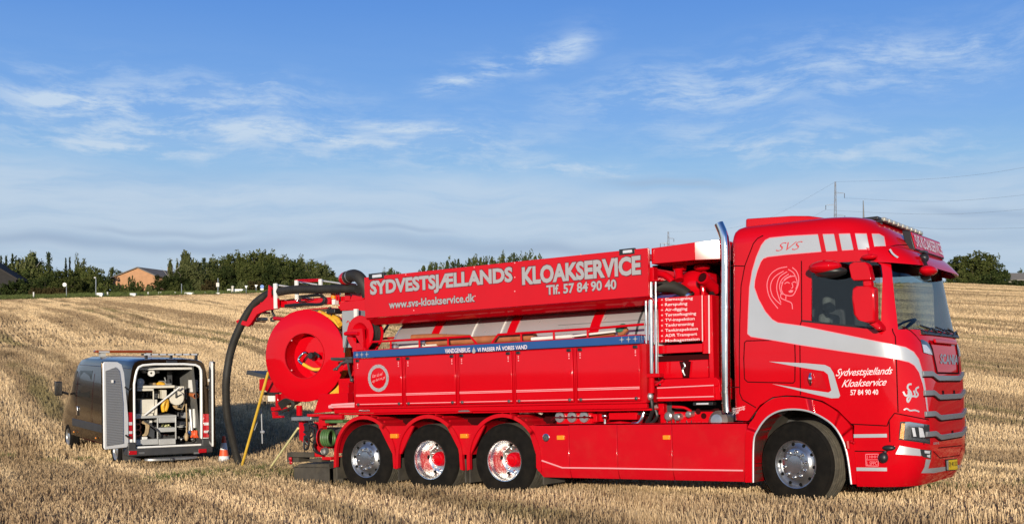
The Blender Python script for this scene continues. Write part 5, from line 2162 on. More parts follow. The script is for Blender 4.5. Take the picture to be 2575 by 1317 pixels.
px_poly(b, [zl(*q) for q in ((550, 520), (580, 520), (585, 555), (640, 560), (645, 580), (560, 585))], 0.66, 0.75)
px_tube(b, [(*zl(590, 500), 0.66), (*zl(680, 485), 0.66), (*zl(720, 500), 0.66)], 0.03, 8)
px_poly(b, [zl(*q) for q in ((640, 340), (760, 380), (770, 420), (700, 460), (640, 400))], 0.78, 1.0)
part(b, 'tail_bracket', M['red_matt'], 0.006)
b = MB()
px_box(b, *zl(516, 420), *zl(582, 365), 0.72, 0.78)
part(b, 'tail_label', M['white'])
b = MB()
px_tube(b, [(*zl(480, 345), 0.75), (*zl(620, 350), 0.75)], 0.03, 8)
for k in range(6):
    px_tube(b, [(*zl(620 + 6 * k, 440 + 10 * k), 0.64), (*zl(680 + 14 * k, 400 + 4 * k), 0.60), (*zl(740 + 6 * k, 420 + 8 * k), 0.60), (*zl(760 - 10 * k, 480 + 3 * k), 0.62), (*zl(680 - 5 * k, 500 + 4 * k), 0.64)], 0.018, 7, 4)
px_box(b, *zl(468, 465), *zl(480, 420), 0.7, 0.74)
part(b, 'tail_hoses', M['hose'])
b = MB()
px_tube(b, [(*zl(452, 500), 0.9), (*zl(462, 830), 0.9)], 0.012, 6)
px_tube(b, [(*zl(452, 505), 0.9), (*zl(420, 600), 0.9), (*zl(385, 700), 0.9)], 0.008, 6)
b.ball(P(*zl(464, 718), 0.9), 0.05, 0.04, 0.035, 10, 6)
part(b, 'hanging_strap', M['grey'])
b = MB()
px_tube(b, [(*zl(824, 558), 0.7), (*zl(822, 460), 0.7)], 0.055, 12)
part(b, 'stub_post', M['red'])
b = MB()
px_box(b, *zl(743, 608), *zl(935, 570), 0.30, 0.8)
part(b, 'rear_step', M['alu_dull'], 0.006)
b = MB()
px_box(b, *zl(820, 800), *zl(850, 610), 0.55, 0.7)
px_box(b, *zl(895, 570), *zl(1030, 540), 0.25, 0.7)
px_tube(b, [(*zl(1030, 572), 0.12), (*zl(1250, 572), 0.12)], 0.045, 10)
px_box(b, *zl(1010, 660), *zl(1075, 575), 0.22, 0.5)
px_box(b, *zl(970, 960), *zl(1020, 620), 0.30, 0.42)
px_box(b, *zl(1012, 880), *zl(1045, 660), 0.22, 0.34)
px_box(b, *zl(1010, 880), *zl(1100, 840), 0.24, 0.6)
px_poly(b, [zl(*q) for q in ((820, 640), (860, 640), (880, 800), (860, 830), (830, 770))], 0.5, 0.62)
px_box(b, *zl(1040, 990), *zl(1130, 960), 0.3, 1.0)
part(b, 'tail_frame', M['red_low'], 0.008)
gc = P(*zl(1085, 775), 0.10)
b = MB()
b.lathe([(0.0, 0.0), (0.16, 0.0), (0.165, -0.01), (0.16, -0.02)], gc + Vector((-0.12, 0, 0)), (-1, -0.25, 0), 28)
gr_ = part(b, 'low_reel', M['red_low'])
b = MB()
for k in range(4):
    pr = [(0.125 + 0.02 * cos(2 * pi * s / 8), 0.03 - k * 0.04 + 0.02 * sin(2 * pi * s / 8)) for s in range(9)]
    b.lathe(pr, gc, (-1, -0.25, 0), 32)
part(b, 'coiled_hose', M['green_hose'], parent=gr_)
b = MB()
px_box(b, *zl(1070, 632), *zl(1240, 602), 0.10, 0.40)
part(b, 'cable_roll', M['green_hose'], 0.01)
b = MB()
rnd = random.Random(8)
for k in range(9):
    x0, y0_ = rnd.uniform(850, 930), rnd.uniform(640, 720)
    px_tube(b, [(*zl(x0, y0_), 0.25), (*zl(x0 + rnd.uniform(20, 70), y0_ + rnd.uniform(-10, 40)), 0.2), (*zl(x0 + rnd.uniform(0, 90), y0_ + rnd.uniform(60, 160)), 0.2), (*zl(x0 + rnd.uniform(-10, 50), y0_ + rnd.uniform(120, 210)), 0.24)], rnd.uniform(0.012, 0.022), 7, 4)
px_tube(b, [(*zl(930, 660), 0.2), (*zl(995, 700), 0.15), (*zl(1000, 790), 0.15), (*zl(960, 850), 0.18), (*zl(985, 910), 0.2), (*zl(1060, 935), 0.2)], 0.024, 8, 5)
px_tube(b, [(*zl(870, 760), 0.2), (*zl(915, 780), 0.18), (*zl(905, 870), 0.18), (*zl(870, 880), 0.18), (*zl(872, 770), 0.2)], 0.018, 8, 5)
px_box(b, *zl(870, 710), *zl(915, 660), 0.16, 0.26)
part(b, 'coupling_hoses', M['black'])
b = MB()
b.lathe([(0.0, -0.04), (0.05, -0.04), (0.07, 0.0), (0.05, 0.06)], P(*zl(1072, 905), 0.15), (0.2, -1, 0), 16)
part(b, 'coupling_cap', M['alu_dull'])
b = MB()
px_box(b, *zl(700, 962), *zl(960, 918), 0.35, 0.45)
px_box(b, *zl(920, 1010), *zl(1035, 980), 0.28, 0.5)
px_box(b, *zl(700, 1010), *zl(812, 940), 0.42, 0.7)
lbx = part(b, 'rear_lamp_bar', M['flap'], 0.006)
for q, m_, r_ in (((725, 945), 'whitelens', 0.035), ((735, 978), 'redlens', 0.04), ((740, 1015), 'redlens', 0.035)):
    b = MB()
    b.ball(P(*zl(*q), 0.38), r_, r_ * 0.7, r_, 12, 8)
    part(b, 'tail_lamp', M[m_], parent=lbx)
b = MB()
px_box(b, *zl(770, 1240), *zl(1112, 1060), 0.30, 0.32)
b.hexa([P(*zl(760, 1068), 0.3), P(*zl(1112, 1070), 0.3), P(*zl(1112, 1030), 0.3), P(*zl(820, 1030), 0.3)], [p + Vector((0, 0.5, 0.02)) for p in (P(*zl(760, 1068), 0.3), P(*zl(1112, 1070), 0.3), P(*zl(1112, 1030), 0.3), P(*zl(820, 1030), 0.3))])
part(b, 'rear_mudflap', M['flap'], 0.004)
b = MB()
px_poly(b, [zl(*q) for q in ((1115, 1075), (1200, 1060), (1260, 1215), (1115, 1215))], 0.5, 0.52)
part(b, 'side_mudflap', M['flap'])

# ------------------------------------------------------------------ hoses and tools lying in the rack on top of the lockers
def rack_thing(name, label, cat, mb, m, smooth=50.0, group=None):
    o = mb.build(name, m, None, smooth=smooth)
    o.matrix_world = TM
    return tag(o, label, cat, group)


b = MB()
px_tube(b, [(1076, 861, 0.24), (1160, 857, 0.24), (1250, 852, 0.24), (1345, 846, 0.24)], 0.060, 14)
o = rack_thing('suction_pipe', 'long orange brown hose with metal coupling lying in the rack', 'hose', b, M['orange_hose'])
b = MB()
q0_, q1_ = P(1058, 862, 0.24), P(1078, 861, 0.24)
ax = (q1_ - q0_).normalized()
b.lathe([(0.058, 0.0), (0.068, 0.005), (0.068, 0.05), (0.058, 0.055), (0.058, 0.09), (0.07, 0.095), (0.07, 0.13)], q0_, ax, 18)
b.build('coupling', M['alu_dull'], o)
b = MB()
px_tube(b, [(1036, 848, 0.40), (1080, 846, 0.40), (1130, 847, 0.38), (1180, 848, 0.34)], 0.045, 12, 4)
o = rack_thing('spare_hose', 'short worn orange hose tip lying behind the front rack rail', 'hose', b, M['orange_hose'])
b = MB()
px_tube(b, [(1005, 875, 0.22), (1050, 871, 0.22), (1100, 866, 0.22)], 0.032, 12)
o = rack_thing('jetting_lance', 'off white pipe with screw coupling at the left end of the rack', 'pipe', b, M['dirty_white'])
b = MB()
q0_, q1_ = P(986, 873, 0.22), P(1006, 872, 0.22)
ax = (q1_ - q0_).normalized()
b.lathe([(0.03, 0.0), (0.058, 0.005), (0.058, 0.03), (0.045, 0.04), (0.058, 0.05), (0.058, 0.085), (0.04, 0.1), (0.034, 0.16)], q0_, ax, 16)
b.build('coupling', M['alu_dull'], o)
b = MB()
px_tube(b, [(1337, 852, 0.16), (1438, 845, 0.16)], 0.028, 12)
px_tube(b, [(1436, 845, 0.16), (1548, 832.5, 0.2)], 0.016, 10)
o = rack_thing('brush', 'green bristled brush with a long white telescopic pole in the rack', 'brush', b, M['white'])
b = MB()
b.ball(P(1562, 828, 0.22), 0.085, 0.07, 0.06, 14, 8)
b.ball(P(1566, 822, 0.22), 0.06, 0.06, 0.05, 12, 8)
b.build('bristles', M['green'], o)
b = MB()
px_tube(b, [(1556, 840, 0.2), (1568, 836, 0.2), (1576, 826, 0.2)], 0.035, 8)
b.build('brush_head', M['orange_hose'], o)
b = MB()
px_tube(b, [(1446, 850, 0.3), (1500, 842, 0.3), (1545, 838, 0.3)], 0.03, 10)
rack_thing('drain_rod', 'thin brown rod lying behind the white brush pole', 'rod', b, M['orange_hose'])

# poles leaning on the tail, cone beside the hose
def pole(name, label, p, q, Za, Zb, r, m):
    a, c = at(*p, Za), at(*q, Zb)
    b_ = MB()
    a.z = min(a.z, gz(a.x, a.y) + 0.02)
    b_.tube([a, c], r, 10)
    return tag(b_.build(name, m, None, smooth=60), label, 'pole', 'poles leaning on the truck tail')


pole('leaning_pole', 'long bright yellow pole leaning from the manhole up to the truck tail', (604, 1184), (674, 936), 21.9, 20.2, 0.026, M['yellow_pole'])
pole('leaning_pole', 'short pale yellow pole leaning against the low rear frame of the truck', (673, 1181), (749, 1076), 21.6, 20.0, 0.020, M['pale_pole'])

# ------------------------------------------------------------------ the van: x to its right, y forward, z up; origin at the rear left corner on the ground
M['van'] = mat('dark_brown_paint', (0.052, 0.031, 0.015), 0.14, 0.80, 0.3, var=0.10, coat_rough=0.03, dirt=0.04, dirt_col=(0.07, 0.052, 0.03))
M['van_bumper'] = mat('charcoal_bumper', (0.040, 0.040, 0.042), 0.55, var=0.2, dirt=0.25, dirt_col=(0.13, 0.105, 0.07))
M['van_inner'] = mat('van_lining', (0.10, 0.10, 0.098), 0.8, var=0.3, dirt=0.3)
M['van_white'] = mat('van_door_frame', (0.86, 0.85, 0.82), 0.42, 0.0, 0.3, var=0.04, dirt=0.08)
M['brown_pipe'] = mat('brown_plastic', (0.36, 0.13, 0.06), 0.55, var=0.2)
M['tan'] = mat('worn_wood', (0.42, 0.30, 0.16), 0.65, var=0.25, vscale=12)
M['cream'] = mat('cream_board', (0.70, 0.65, 0.54), 0.6, var=0.1, dirt=0.25)
M['zinc'] = mat('zinc_sheet', (0.52, 0.52, 0.50), 0.5, 0.3, var=0.12, dirt=0.2)


def quilt():
    m = mat('quilted_lining', (0.30, 0.30, 0.30), 0.75)
    t = NT(m.node_tree)
    b_ = t.n['Principled BSDF']
    co = t.node('ShaderNodeTexCoord').outputs['Object']
    w = t.node('ShaderNodeTexWave', bands_direction='Z')
    t.put(w.inputs['Vector'], co)
    w.inputs['Scale'].default_value = 9.0
    w.inputs['Distortion'].default_value = 0.4
    bn = t.node('ShaderNodeBump')
    bn.inputs['Strength'].default_value = 0.6
    bn.inputs['Distance'].default_value = 0.015
    t.put(bn.inputs['Height'], w.outputs[1])
    t.put(b_.inputs['Normal'], bn.outputs[0])
    return m


M['quilt'] = quilt()
VA = radians(34.3)
v0 = Vector((-8.30, 25.0, 0))
vf0 = Vector((-sin(VA), cos(VA), 0))
vr0 = Vector((cos(VA), sin(VA), 0))


def onground(p):
    return Vector((p.x, p.y, ground(p.x, p.y)))


g_r, g_f, g_s = onground(v0 + vf0 * 1.0), onground(v0 + vf0 * 4.6), onground(v0 + vf0 * 1.0 + vr0 * 1.9)
VF = (g_f - g_r).normalized()
VR = (g_s - g_r)
VR = (VR - VF * VR.dot(VF)).normalized()
VU = VR.cross(VF)
VO = g_r - VF * 1.0
VM = Matrix(((VR.x, VF.x, VU.x, VO.x), (VR.y, VF.y, VU.y, VO.y), (VR.z, VF.z, VU.z, VO.z), (0, 0, 0, 1)))
VI = VM.inverted()
VAN = empty('work_van', matrix=VM)
tag(VAN, 'dark brown work van with both rear doors open and tools inside', 'van')
V_O = VI @ Vector((0, 0, CAMZ))


def VP(px, py, yv=0.0):
    """point of the crosswise plane y = yv of the van seen at a pixel"""
    r = VI.to_3x3() @ Vector(((px - CX) / FPX, 1, (CY - py) / FPX))
    return V_O + r * ((yv - V_O.y) / r.y)


def VSD(px, py, xv=0.0):
    r = VI.to_3x3() @ Vector(((px - CX) / FPX, 1, (CY - py) / FPX))
    return V_O + r * ((xv - V_O.x) / r.x)


def vbox(mb, x0, y0, x1, y1, yv, dep):
    a, c = VP(x0, y0, yv), VP(x1, y1, yv)
    return mb.box(min(a.x, c.x), max(a.x, c.x), yv, yv + dep, min(a.z, c.z), max(a.z, c.z))


def vtube(mb, pts, r, seg=8, smooth=0):
    return mb.tube([VP(*q) for q in pts], r, seg, smooth)


VW = VP(529, 1080, 0.0).x
VH = VP(430, 903, 0.1).z
FR = [0.0, 0.30, 0.46, 0.62, 0.76, 0.86, 0.925, 0.965, 0.988, 1.0]
IN = [0.02, 0.0, 0.010, 0.035, 0.07, 0.10, 0.13, 0.175, 0.27, 0.55]


def vsec(y, zt, zb=0.42, pinch=0.0):
    pts = []
    for f, i in zip(FR, IN):
        pts.append((pinch + i, zb + (zt - zb) * f))
    left = [Vector((x, y, z)) for x, z in pts]
    right = [Vector((VW - x, y, z)) for x, z in reversed(pts)]
    return left + right


def yl(y):
    return y if y < 1.0 else 1.0 + (y - 1.0) * 1.185


STN = [(0.0, VH, 0.45, 0.0), (0.06, VH + 0.015, 0.42, -0.004), (0.6, VH + 0.03, 0.42, -0.01), (2.0, VH + 0.04, 0.42, -0.01), (3.4, VH + 0.03, 0.42, -0.01), (3.9, VH - 0.02, 0.42, -0.005),
       (4.15, VH - 0.12, 0.42, 0.0), (4.5, VH - 0.42, 0.42, 0.01), (4.85, VH - 0.80, 0.42, 0.03), (5.1, 1.42, 0.42, 0.05), (5.45, 1.22, 0.42, 0.11), (5.65, 1.02, 0.42, 0.20), (5.75, 0.80, 0.45, 0.30)]
b = MB()
STN = [(yl(s[0]),) + s[1:] for s in STN]
secs = [vsec(*s) for s in STN]
n = len(secs[0])
vs = [p for s in secs for p in s]
fs = [(i * n + k, i * n + (k + 1) % n, (i + 1) * n + (k + 1) % n, (i + 1) * n + k) for i in range(len(secs) - 1) for k in range(n)]
fs.append(tuple((len(secs) - 1) * n + k for k in range(n)))
# rear frame: ring round the door opening
xo0, xo1 = VP(337, 1050, 0.0).x, VP(506, 1050, 0.0).x
zo0, zo1 = VP(420, 1121, 0.0).z, VP(420, 915, 0.0).z
inner = []
c0 = vsec(0.0, VH, 0.45)
for p in c0:
    q = Vector((p.x, 0.0, p.z))
    q.z = zo0 + (zo1 - zo0) * (p.z - 0.45) / (VH - 0.45)
    f = (p.z - 0.45) / (VH - 0.45)
    ins_ = 0.06 if f < 0.6 else 0.06 + 0.06 * (f - 0.6) / 0.4
    if p.x < VW / 2:
        q.x = max(p.x + 0.085, xo0 + 0.0) if f < 0.9 else p.x + 0.10 * (1 - (p.x / (VW / 2)))
    else:
        q.x = min(p.x - 0.085, xo1 - 0.0) if f < 0.9 else p.x - 0.10 * (1 - ((VW - p.x) / (VW / 2)))
    inner.append(q)
base = len(vs)
vs += inner
fs += [(k, (k + 1) % n, base + (k + 1) % n, base + k) for k in range(n)]
b.add(vs, fs)
b.build('body', M['van'], VAN, smooth=32)
b = MB()
inn2 = [Vector((p.x, 0.10, p.z)) for p in inner]
b.add(inner + inn2, [(k, (k + 1) % n, n + (k + 1) % n, n + k) for k in range(n)])
b.tube([p + Vector((0, -0.008, 0)) for p in inner] + [inner[0] + Vector((0, -0.008, 0))], 0.026, 6, cap=False)
b.build('door_frame', M['van_white'], VAN, smooth=40)
# load space
b = MB()
y1_ = 2.7
xl_, xr2, zf_, zc_ = xo0 - 0.02, xo1 + 0.02, zo0, zo1 + 0.06
zc_ = zo1 - 0.04
P8 = [Vector((x + ((0.16 if x < 1 else -0.16) if z > 1.5 else 0.0), y, z)) for x in (xl_, xr2) for y in (0.10, y1_) for z in (zf_, zc_)]
b.add(P8, [(0, 1, 3, 2), (4, 6, 7, 5), (0, 2, 6, 4), (1, 5, 7, 3), (2, 3, 7, 6)])
b.build('load_space', M['van_inner'], VAN, smooth=0)
# rear doors, both swung wide open
hz = (zo0 - 0.02, zo1 + 0.0)


def rear_door(hinge_x, ang, sgn, wide):
    """panel hinged at the rear corner; ang = direction of the free edge in the van's plan"""
    d_ = Vector((cos(ang), sin(ang), 0))
    nrm = Vector((-d_.y, d_.x, 0)) * sgn           # towards the door's inner face
    h = Vector((hinge_x, -0.02, 0))
    Wd = wide
    zt, zb = hz[1] + 0.07, hz[0] + 0.03
    out = [(0, zb), (Wd, zb), (Wd, zt - 0.02), (Wd * 0.30, zt), (0.12, zt - 0.12), (0.05, zt - 0.6), (0, zt - 1.0)]
    out = [(0.0, zb + 0.05), (0.05, zb), (Wd - 0.03, zb), (Wd, zb + 0.05), (Wd, zt - 0.03), (Wd - 0.04, zt), (0.30, zt), (0.17, zt - 0.06), (0.10, zt - 0.25), (0.04, zt - 0.8), (0.0, zt - 1.2)]
    bb = MB()
    bb.slab([h + d_ * u + Vector((0, 0, z)) for u, z in out], -nrm * 0.035)
    dr_ = bb.build('rear_door', M['van'], VAN, 0.008)
    bb = MB()
    ins = [(u * 0.985 + 0.006, zb + (z - zb) * 0.99 + 0.01) for u, z in out]
    bb.slab([h + d_ * u + nrm * 0.002 + Vector((0, 0, z)) for u, z in ins], nrm * 0.040)
    bb.build('inner_frame', M['van_white'], dr_, 0.010)
    bb = MB()
    ins = [(0.16, zb + 0.10), (Wd - 0.05, zb + 0.08), (Wd - 0.04, zt - 0.20), (0.34, zt - 0.12), (0.25, zt - 0.2), (0.20, zt - 0.5), (0.16, zt - 0.9)]
    bb.slab([h + d_ * u + nrm * 0.044 + Vector((0, 0, z)) for u, z in ins], nrm * 0.014)
    bb.build('lining', M['quilt'] if sgn > 0 else M['van_bumper'], dr_, 0.006)
    bb = MB()
    bb.box(-0.02, 0.02, -0.02, 0.02, -0.03, 0.03, Matrix.Translation(h + d_ * 0.45 + nrm * 0.065 + Vector((0, 0, zt - 0.42))))
    bb.build('latch', M['white'], dr_)
    for z in (zb + 0.28, zt - 0.55):
        bb = MB()
        bb.tube([h + d_ * 0.10 + nrm * 0.05 + Vector((0, 0, z)), h + nrm * 0.06 + Vector((0, 0, z - 0.06)), Vector((hinge_x + 0.10 * (1 if hinge_x < 1 else -1), 0.02, z - 0.03))], 0.018, 8, 4)
        bb.build('door_check', M['black'], dr_)
    return dr_


def plan_angle(wx, wy):
    v = VI.to_3x3() @ Vector((wx, wy, 0))
    return math.atan2(v.y, v.x)


rear_door(0.0, plan_angle(-0.50, -0.866), 1, 0.66)
rear_door(VW, plan_angle(0.32, -0.947), -1, 0.86)
# tail lamps
for x0, x1, yt, yb_ in ((317, 333, 1036, 1103), (510, 524.5, 1040, 1099)):
    p, q = VP(x0, yt, -0.01), VP(x1, yb_, -0.01)
    b = MB()
    b.box(p.x, q.x, -0.03, 0.10, q.z, p.z)
    tl = b.build('tail_lamp', M['redlens'], VAN, 0.01)
    for f0, f1 in ((0.36, 0.48), (0.70, 0.80)):
        b = MB()
        h_ = p.z - q.z
        b.box(p.x + 0.01, q.x - 0.01, -0.036, 0.0, p.z - h_ * f1, p.z - h_ * f0)
        b.build('reverse_lens', M['whitelens'], tl, 0.004)
    b = MB()
    b.box(p.x - 0.002, q.x + 0.002, -0.012, 0.10, q.z - 0.10, q.z)
    b.build('lamp_base', M['van_white'], tl, 0.01)
# bumper, step, tow ball
b = MB()
pl0, pl1 = VP(313, 1112, -0.08), VP(531, 1143, -0.08)
b.box(-0.02, VW + 0.02, -0.10, 0.25, VP(420, 1143, -0.1).z, VP(420, 1124, -0.1).z)
b.box(-0.015, xo0 + 0.02, -0.09, 0.3, VP(420, 1130, -0.1).z, VP(420, 1108, -0.1).z)
b.box(xo1 - 0.02, VW + 0.015, -0.09, 0.3, VP(420, 1130, -0.1).z, VP(420, 1106, -0.1).z)
bp = b.build('rear_bumper', M['van_bumper'], VAN, 0.03, 3)
for x0, x1, y0_, y1_2 in ((324, 344, 1133, 1142), (499, 519, 1128, 1137)):
    b = MB()
    p, q = VP(x0, y0_, -0.11), VP(x1, y1_2, -0.11)
    b.box(p.x, q.x, -0.115, -0.08, q.z, p.z)
    b.build('reflector', M['redlens'], bp, 0.006)
for x0 in (349, 487):
    b = MB()
    p, q = VP(x0, 1136, -0.11), VP(x0 + 14, 1140, -0.11)
    b.box(p.x, q.x, -0.105, -0.08, q.z, p.z)
    b.build('bumper_slot', M['alu_dull'], bp)
b = MB()
c = VP(430, 1152, -0.25)
vs = []
pts = [(0.58 * cos(a), 0.16 * sin(a)) for a in [2 * pi * k / 28 for k in range(28)]]
b.slab([Vector((c.x + u, c.y + v * 1.2, c.z - 0.02)) for u, v in pts], (0, 0, 0.045))
stp = b.build('rear_step', M['alu_dull'], VAN, 0.008)
b = MB()
b.ball((c.x - 0.05, c.y - 0.22, c.z), 0.045, 0.045, 0.045)
b.tube([(c.x - 0.05, c.y - 0.22, c.z - 0.03), (c.x - 0.05, c.y + 0.3, c.z - 0.06)], 0.025, 8)
b.build('tow_ball', M['steel'], VAN)
# wheels
for x, y, flip in ((0.02, 1.0, 1), (0.02, yl(4.62), 1), (VW - 0.02, 1.0, -1), (VW - 0.02, yl(4.62), -1)):
    Wv = empty('wheel', (x, y, 0.335), parent=VAN)
    ax = (flip, 0, 0)
    b = MB()
    b.lathe([(0.20, 0.02), (0.24, -0.005), (0.31, 0.0), (0.345, 0.03), (0.348, 0.10), (0.348, 0.18), (0.30, 0.22), (0.2, 0.2)], (0, 0, 0), ax, 40)
    link('tyre', b.mesh('tyre', M['rubber']), Wv)
    b = MB()
    b.lathe([(0.205, 0.03), (0.21, 0.0), (0.195, 0.01), (0.18, 0.05), (0.12, 0.03), (0.06, 0.0), (0.0, -0.005)], (0, 0, 0), ax, 32)
    link('rim', b.mesh('rim', M['alu_dull']), Wv)
b = MB()
b.box(0.03, 0.42, 0.46, 0.48, 0.10, 0.50)
b.build('mudflap', M['van_bumper'], VAN)
b = MB()
b.box(VW - 0.42, VW - 0.03, 0.46, 0.48, 0.12, 0.50)
b.build('mudflap', M['van_bumper'], VAN)
b = MB()
b.box(0.3, VW - 0.3, 0.2, yl(5.4), 0.30, 0.46)
b.build('underbody', M['gap'], VAN)
# left side: rub strip, markers, window, mirror, handle
b = MB()
b.box(-0.022, 0.03, 0.15, yl(4.1), 0.66, 0.84)
b.build('rub_strip', M['van_bumper'], VAN, 0.012)
for px_, py_ in ((185, 1085), (240, 1100.5)):
    b = MB()
    b.ball(VSD(px_, py_, -0.03), 0.015, 0.05, 0.025, 10, 6)
    b.build('side_marker', M['amber'], VAN)
b = MB()
b.box(-0.035, 0.02, yl(3.62), yl(3.72), 0.94, 1.16)
b.build('door_handle', M['alu'], VAN, 0.01)


def vskin(y, z):
    """x of the left skin at a station"""
    for s0, s1 in zip(STN, STN[1:]):
        if y <= s1[0]:
            f = (y - s0[0]) / (s1[0] - s0[0])
            a, c_2 = vsec(*s0), vsec(*s1)
            L = [p.lerp(q, f) for p, q in zip(a, c_2)][:len(FR)]
            break
    for p, q in zip(L, L[1:]):
        if q.z >= z:
            return p.x + (q.x - p.x) * (z - p.z) / max(q.z - p.z, 1e-6)
    return L[-1].x


def vside(name, outline, m, off, mirror=False):
    bb = MB()
    outline = [(yl(y), z) for y, z in outline]
    vs_ = [Vector((vskin(y, z) - off, y, z)) for y, z in outline]
    if mirror:
        vs_ = [Vector((VW - p.x, p.y, p.z)) for p in vs_]
    bb.slab(vs_, (0.012 if not mirror else -0.012, 0, 0))
    return bb.build(name, m, VAN, smooth=0)


for mir in (False, True):
    vside('cab_window', [(3.95, 1.40), (4.78, 1.40), (4.55, 1.72), (4.28, 2.0), (3.95, 2.02)], M['pane'], 0.006, mir)
    vside('side_pane', [(2.75, 1.42), (3.72, 1.42), (3.72, 2.04), (2.75, 2.06)], M['pane'], 0.006, mir)
for y in (yl(3.82), yl(2.55)):
    b = MB()
    b.tube([Vector((vskin(y, z) - 0.001, y, z)) for z in (0.86, 1.2, 1.6, 2.0)], 0.006, 5)
    b.build('shut_line', M['gap'], VAN)
b = MB()
b.tube([Vector((vskin(y, 2.18) - 0.004, y, 2.18)) for y in (0.1, 1.5, 3.0, yl(3.9))], 0.010, 6)
b.build('roof_gutter', M['van'], VAN)
b = MB()
b.box(-0.28, -0.10, yl(4.60), yl(4.60) + 0.11, 1.38, 1.74)
mv = b.build('wing_mirror', M['black'], VAN, 0.03, 3)
b = MB()
b.box(-0.265, -0.115, yl(4.60) - 0.012, yl(4.60) + 0.002, 1.42, 1.70)
b.build('mirror_glass', M['chrome'], mv)
b = MB()
b.tube([(-0.14, yl(4.6) + 0.05, 1.48), (0.05, yl(4.65), 1.42)], 0.03, 8)
b.build('mirror_arm', M['black'], mv)
# roof bars
b = MB()
zr_ = VH + 0.05
b.box(0.22, VW - 0.25, 3.35, 3.58, zr_ + 0.05, zr_ + 0.115)
bar = b.build('beacon_bar', mat('dark_amber_bar', (0.26, 0.055, 0.012), 0.2, 0.0, 0.6), VAN, 0.03, 3)
b = MB()
b.box(0.30, 0.55, 3.34, 3.57, zr_ + 0.055, zr_ + 0.10)
for x in (0.35, VW - 0.4):
    b.box(x, x + 0.12, 3.38, 3.55, zr_ - 0.06, zr_ + 0.06)
b.build('bar_mount', M['zinc'], bar)
b = MB()
b.box(0.42, 1.70, 0.32, 0.36, VH + 0.085, VH + 0.125)
for x in (0.5, 1.05, 1.62):
    b.box(x, x + 0.05, 0.30, 0.38, VH - 0.02, VH + 0.09)
rb_ = b.build('lamp_bar', M['black'], VAN, 0.006)
for i in range(7):
    b = MB()
    x = 0.47 + i * 0.175
    b.box(x, x + 0.14, 0.31, 0.33, VH + 0.09, VH + 0.12)
    b.build('lamp', M['whitelens'], rb_)
b = MB()
b.box(0.86, 1.10, -0.015, 0.05, VH - 0.10, VH - 0.02)
b.build('brake_lamp', M['lamp_dark'], VAN, 0.01)

# ---- racking inside the van (fixed to it)
Z6 = lambda x, y: (330 + x / 11.705, 900 + y / 11.705)
Z7 = lambda x, y: (330 + x / 10.132, 1000 + y / 10.132)


def vq(mb, f, x0, y0, x1, y1, yv, dep):
    return vbox(mb, *f(x0, y0), *f(x1, y1), yv, dep)


b = MB()
vq(b, Z7, 60, 465, 1150, 492, 0.18, 0.9)
for x in (672, 1135):
    vq(b, Z7, x - 14, 480, x + 14, 1060, 0.18, 0.05)
vq(b, Z7, 80, 1065, 690, 1180, 0.16, 0.9)
vq(b, Z7, 700, 1050, 1130, 1175, 0.16, 0.9)
rk = b.build('shelf_rack', M['zinc'], VAN, 0.006)
for y0_, y1_2 in ((505, 620), (760, 855)):
    b = MB()
    vq(b, Z7, 695, y0_, 1122, y1_2, 0.19, 0.8)
    b.build('drawer', M['zinc'], rk, 0.008)
b = MB()
vq(b, Z6, 165, 815, 1280, 872, 0.26, 0.7)
vq(b, Z6, 170, 905, 660, 960, 0.24, 0.7)
vq(b, Z6, 640, 960, 672, 1220, 0.25, 0.05)
vq(b, Z7, 230, 45, 590, 385, 0.22, 0.6)
vq(b, Z7, 590, 40, 665, 440, 0.24, 0.5)
vq(b, Z7, 120, 405, 560, 455, 0.21, 0.5)
b.build('cabinet', M['cream'], VAN, 0.01)
b = MB()
vq(b, Z6, 1280, 830, 1555, 1100, 0.34, 0.1)
vq(b, Z6, 905, 940, 1040, 1190, 0.34, 0.3)
b.build('backing_board', M['cream'], VAN, 0.006)
b = MB()
vq(b, Z6, 230, 250, 1800, 335, 0.22, 0.06)
b.build('interior_lamp', M['white'], VAN, 0.01)
b = MB()
vq(b, Z6, 1600, 480, 1900, 1200, 0.75, 0.04)
vq(b, Z7, 1230, 370, 1480, 520, 0.9, 0.3)
b.build('wall_panel', M['grey'], VAN)
b = MB()
vq(b, Z6, 1050, 380, 1200, 760, 0.8, 0.1)
b.build('rack_upright', M['grey_dark'], VAN)


def loose(name, label, cat, mb, m, bev=0.0, group=None, smooth=45.0):
    o = mb.build(name, m, None, bev, smooth=smooth)
    o.matrix_world = VM
    return tag(o, label, cat, group)


def vdisc(mb, f, x, y, yv, r, h=0.06, hole=0.0):
    c_ = VP(*f(x, y), yv)
    if hole:
        return mb.lathe([(hole, 0), (r, 0), (r, h), (hole, h), (hole, 0)], c_, (0, 1, 0), 24)
    return mb.lathe([(0, 0), (r, 0), (r, h), (0, h)], c_, (0, 1, 0), 24)


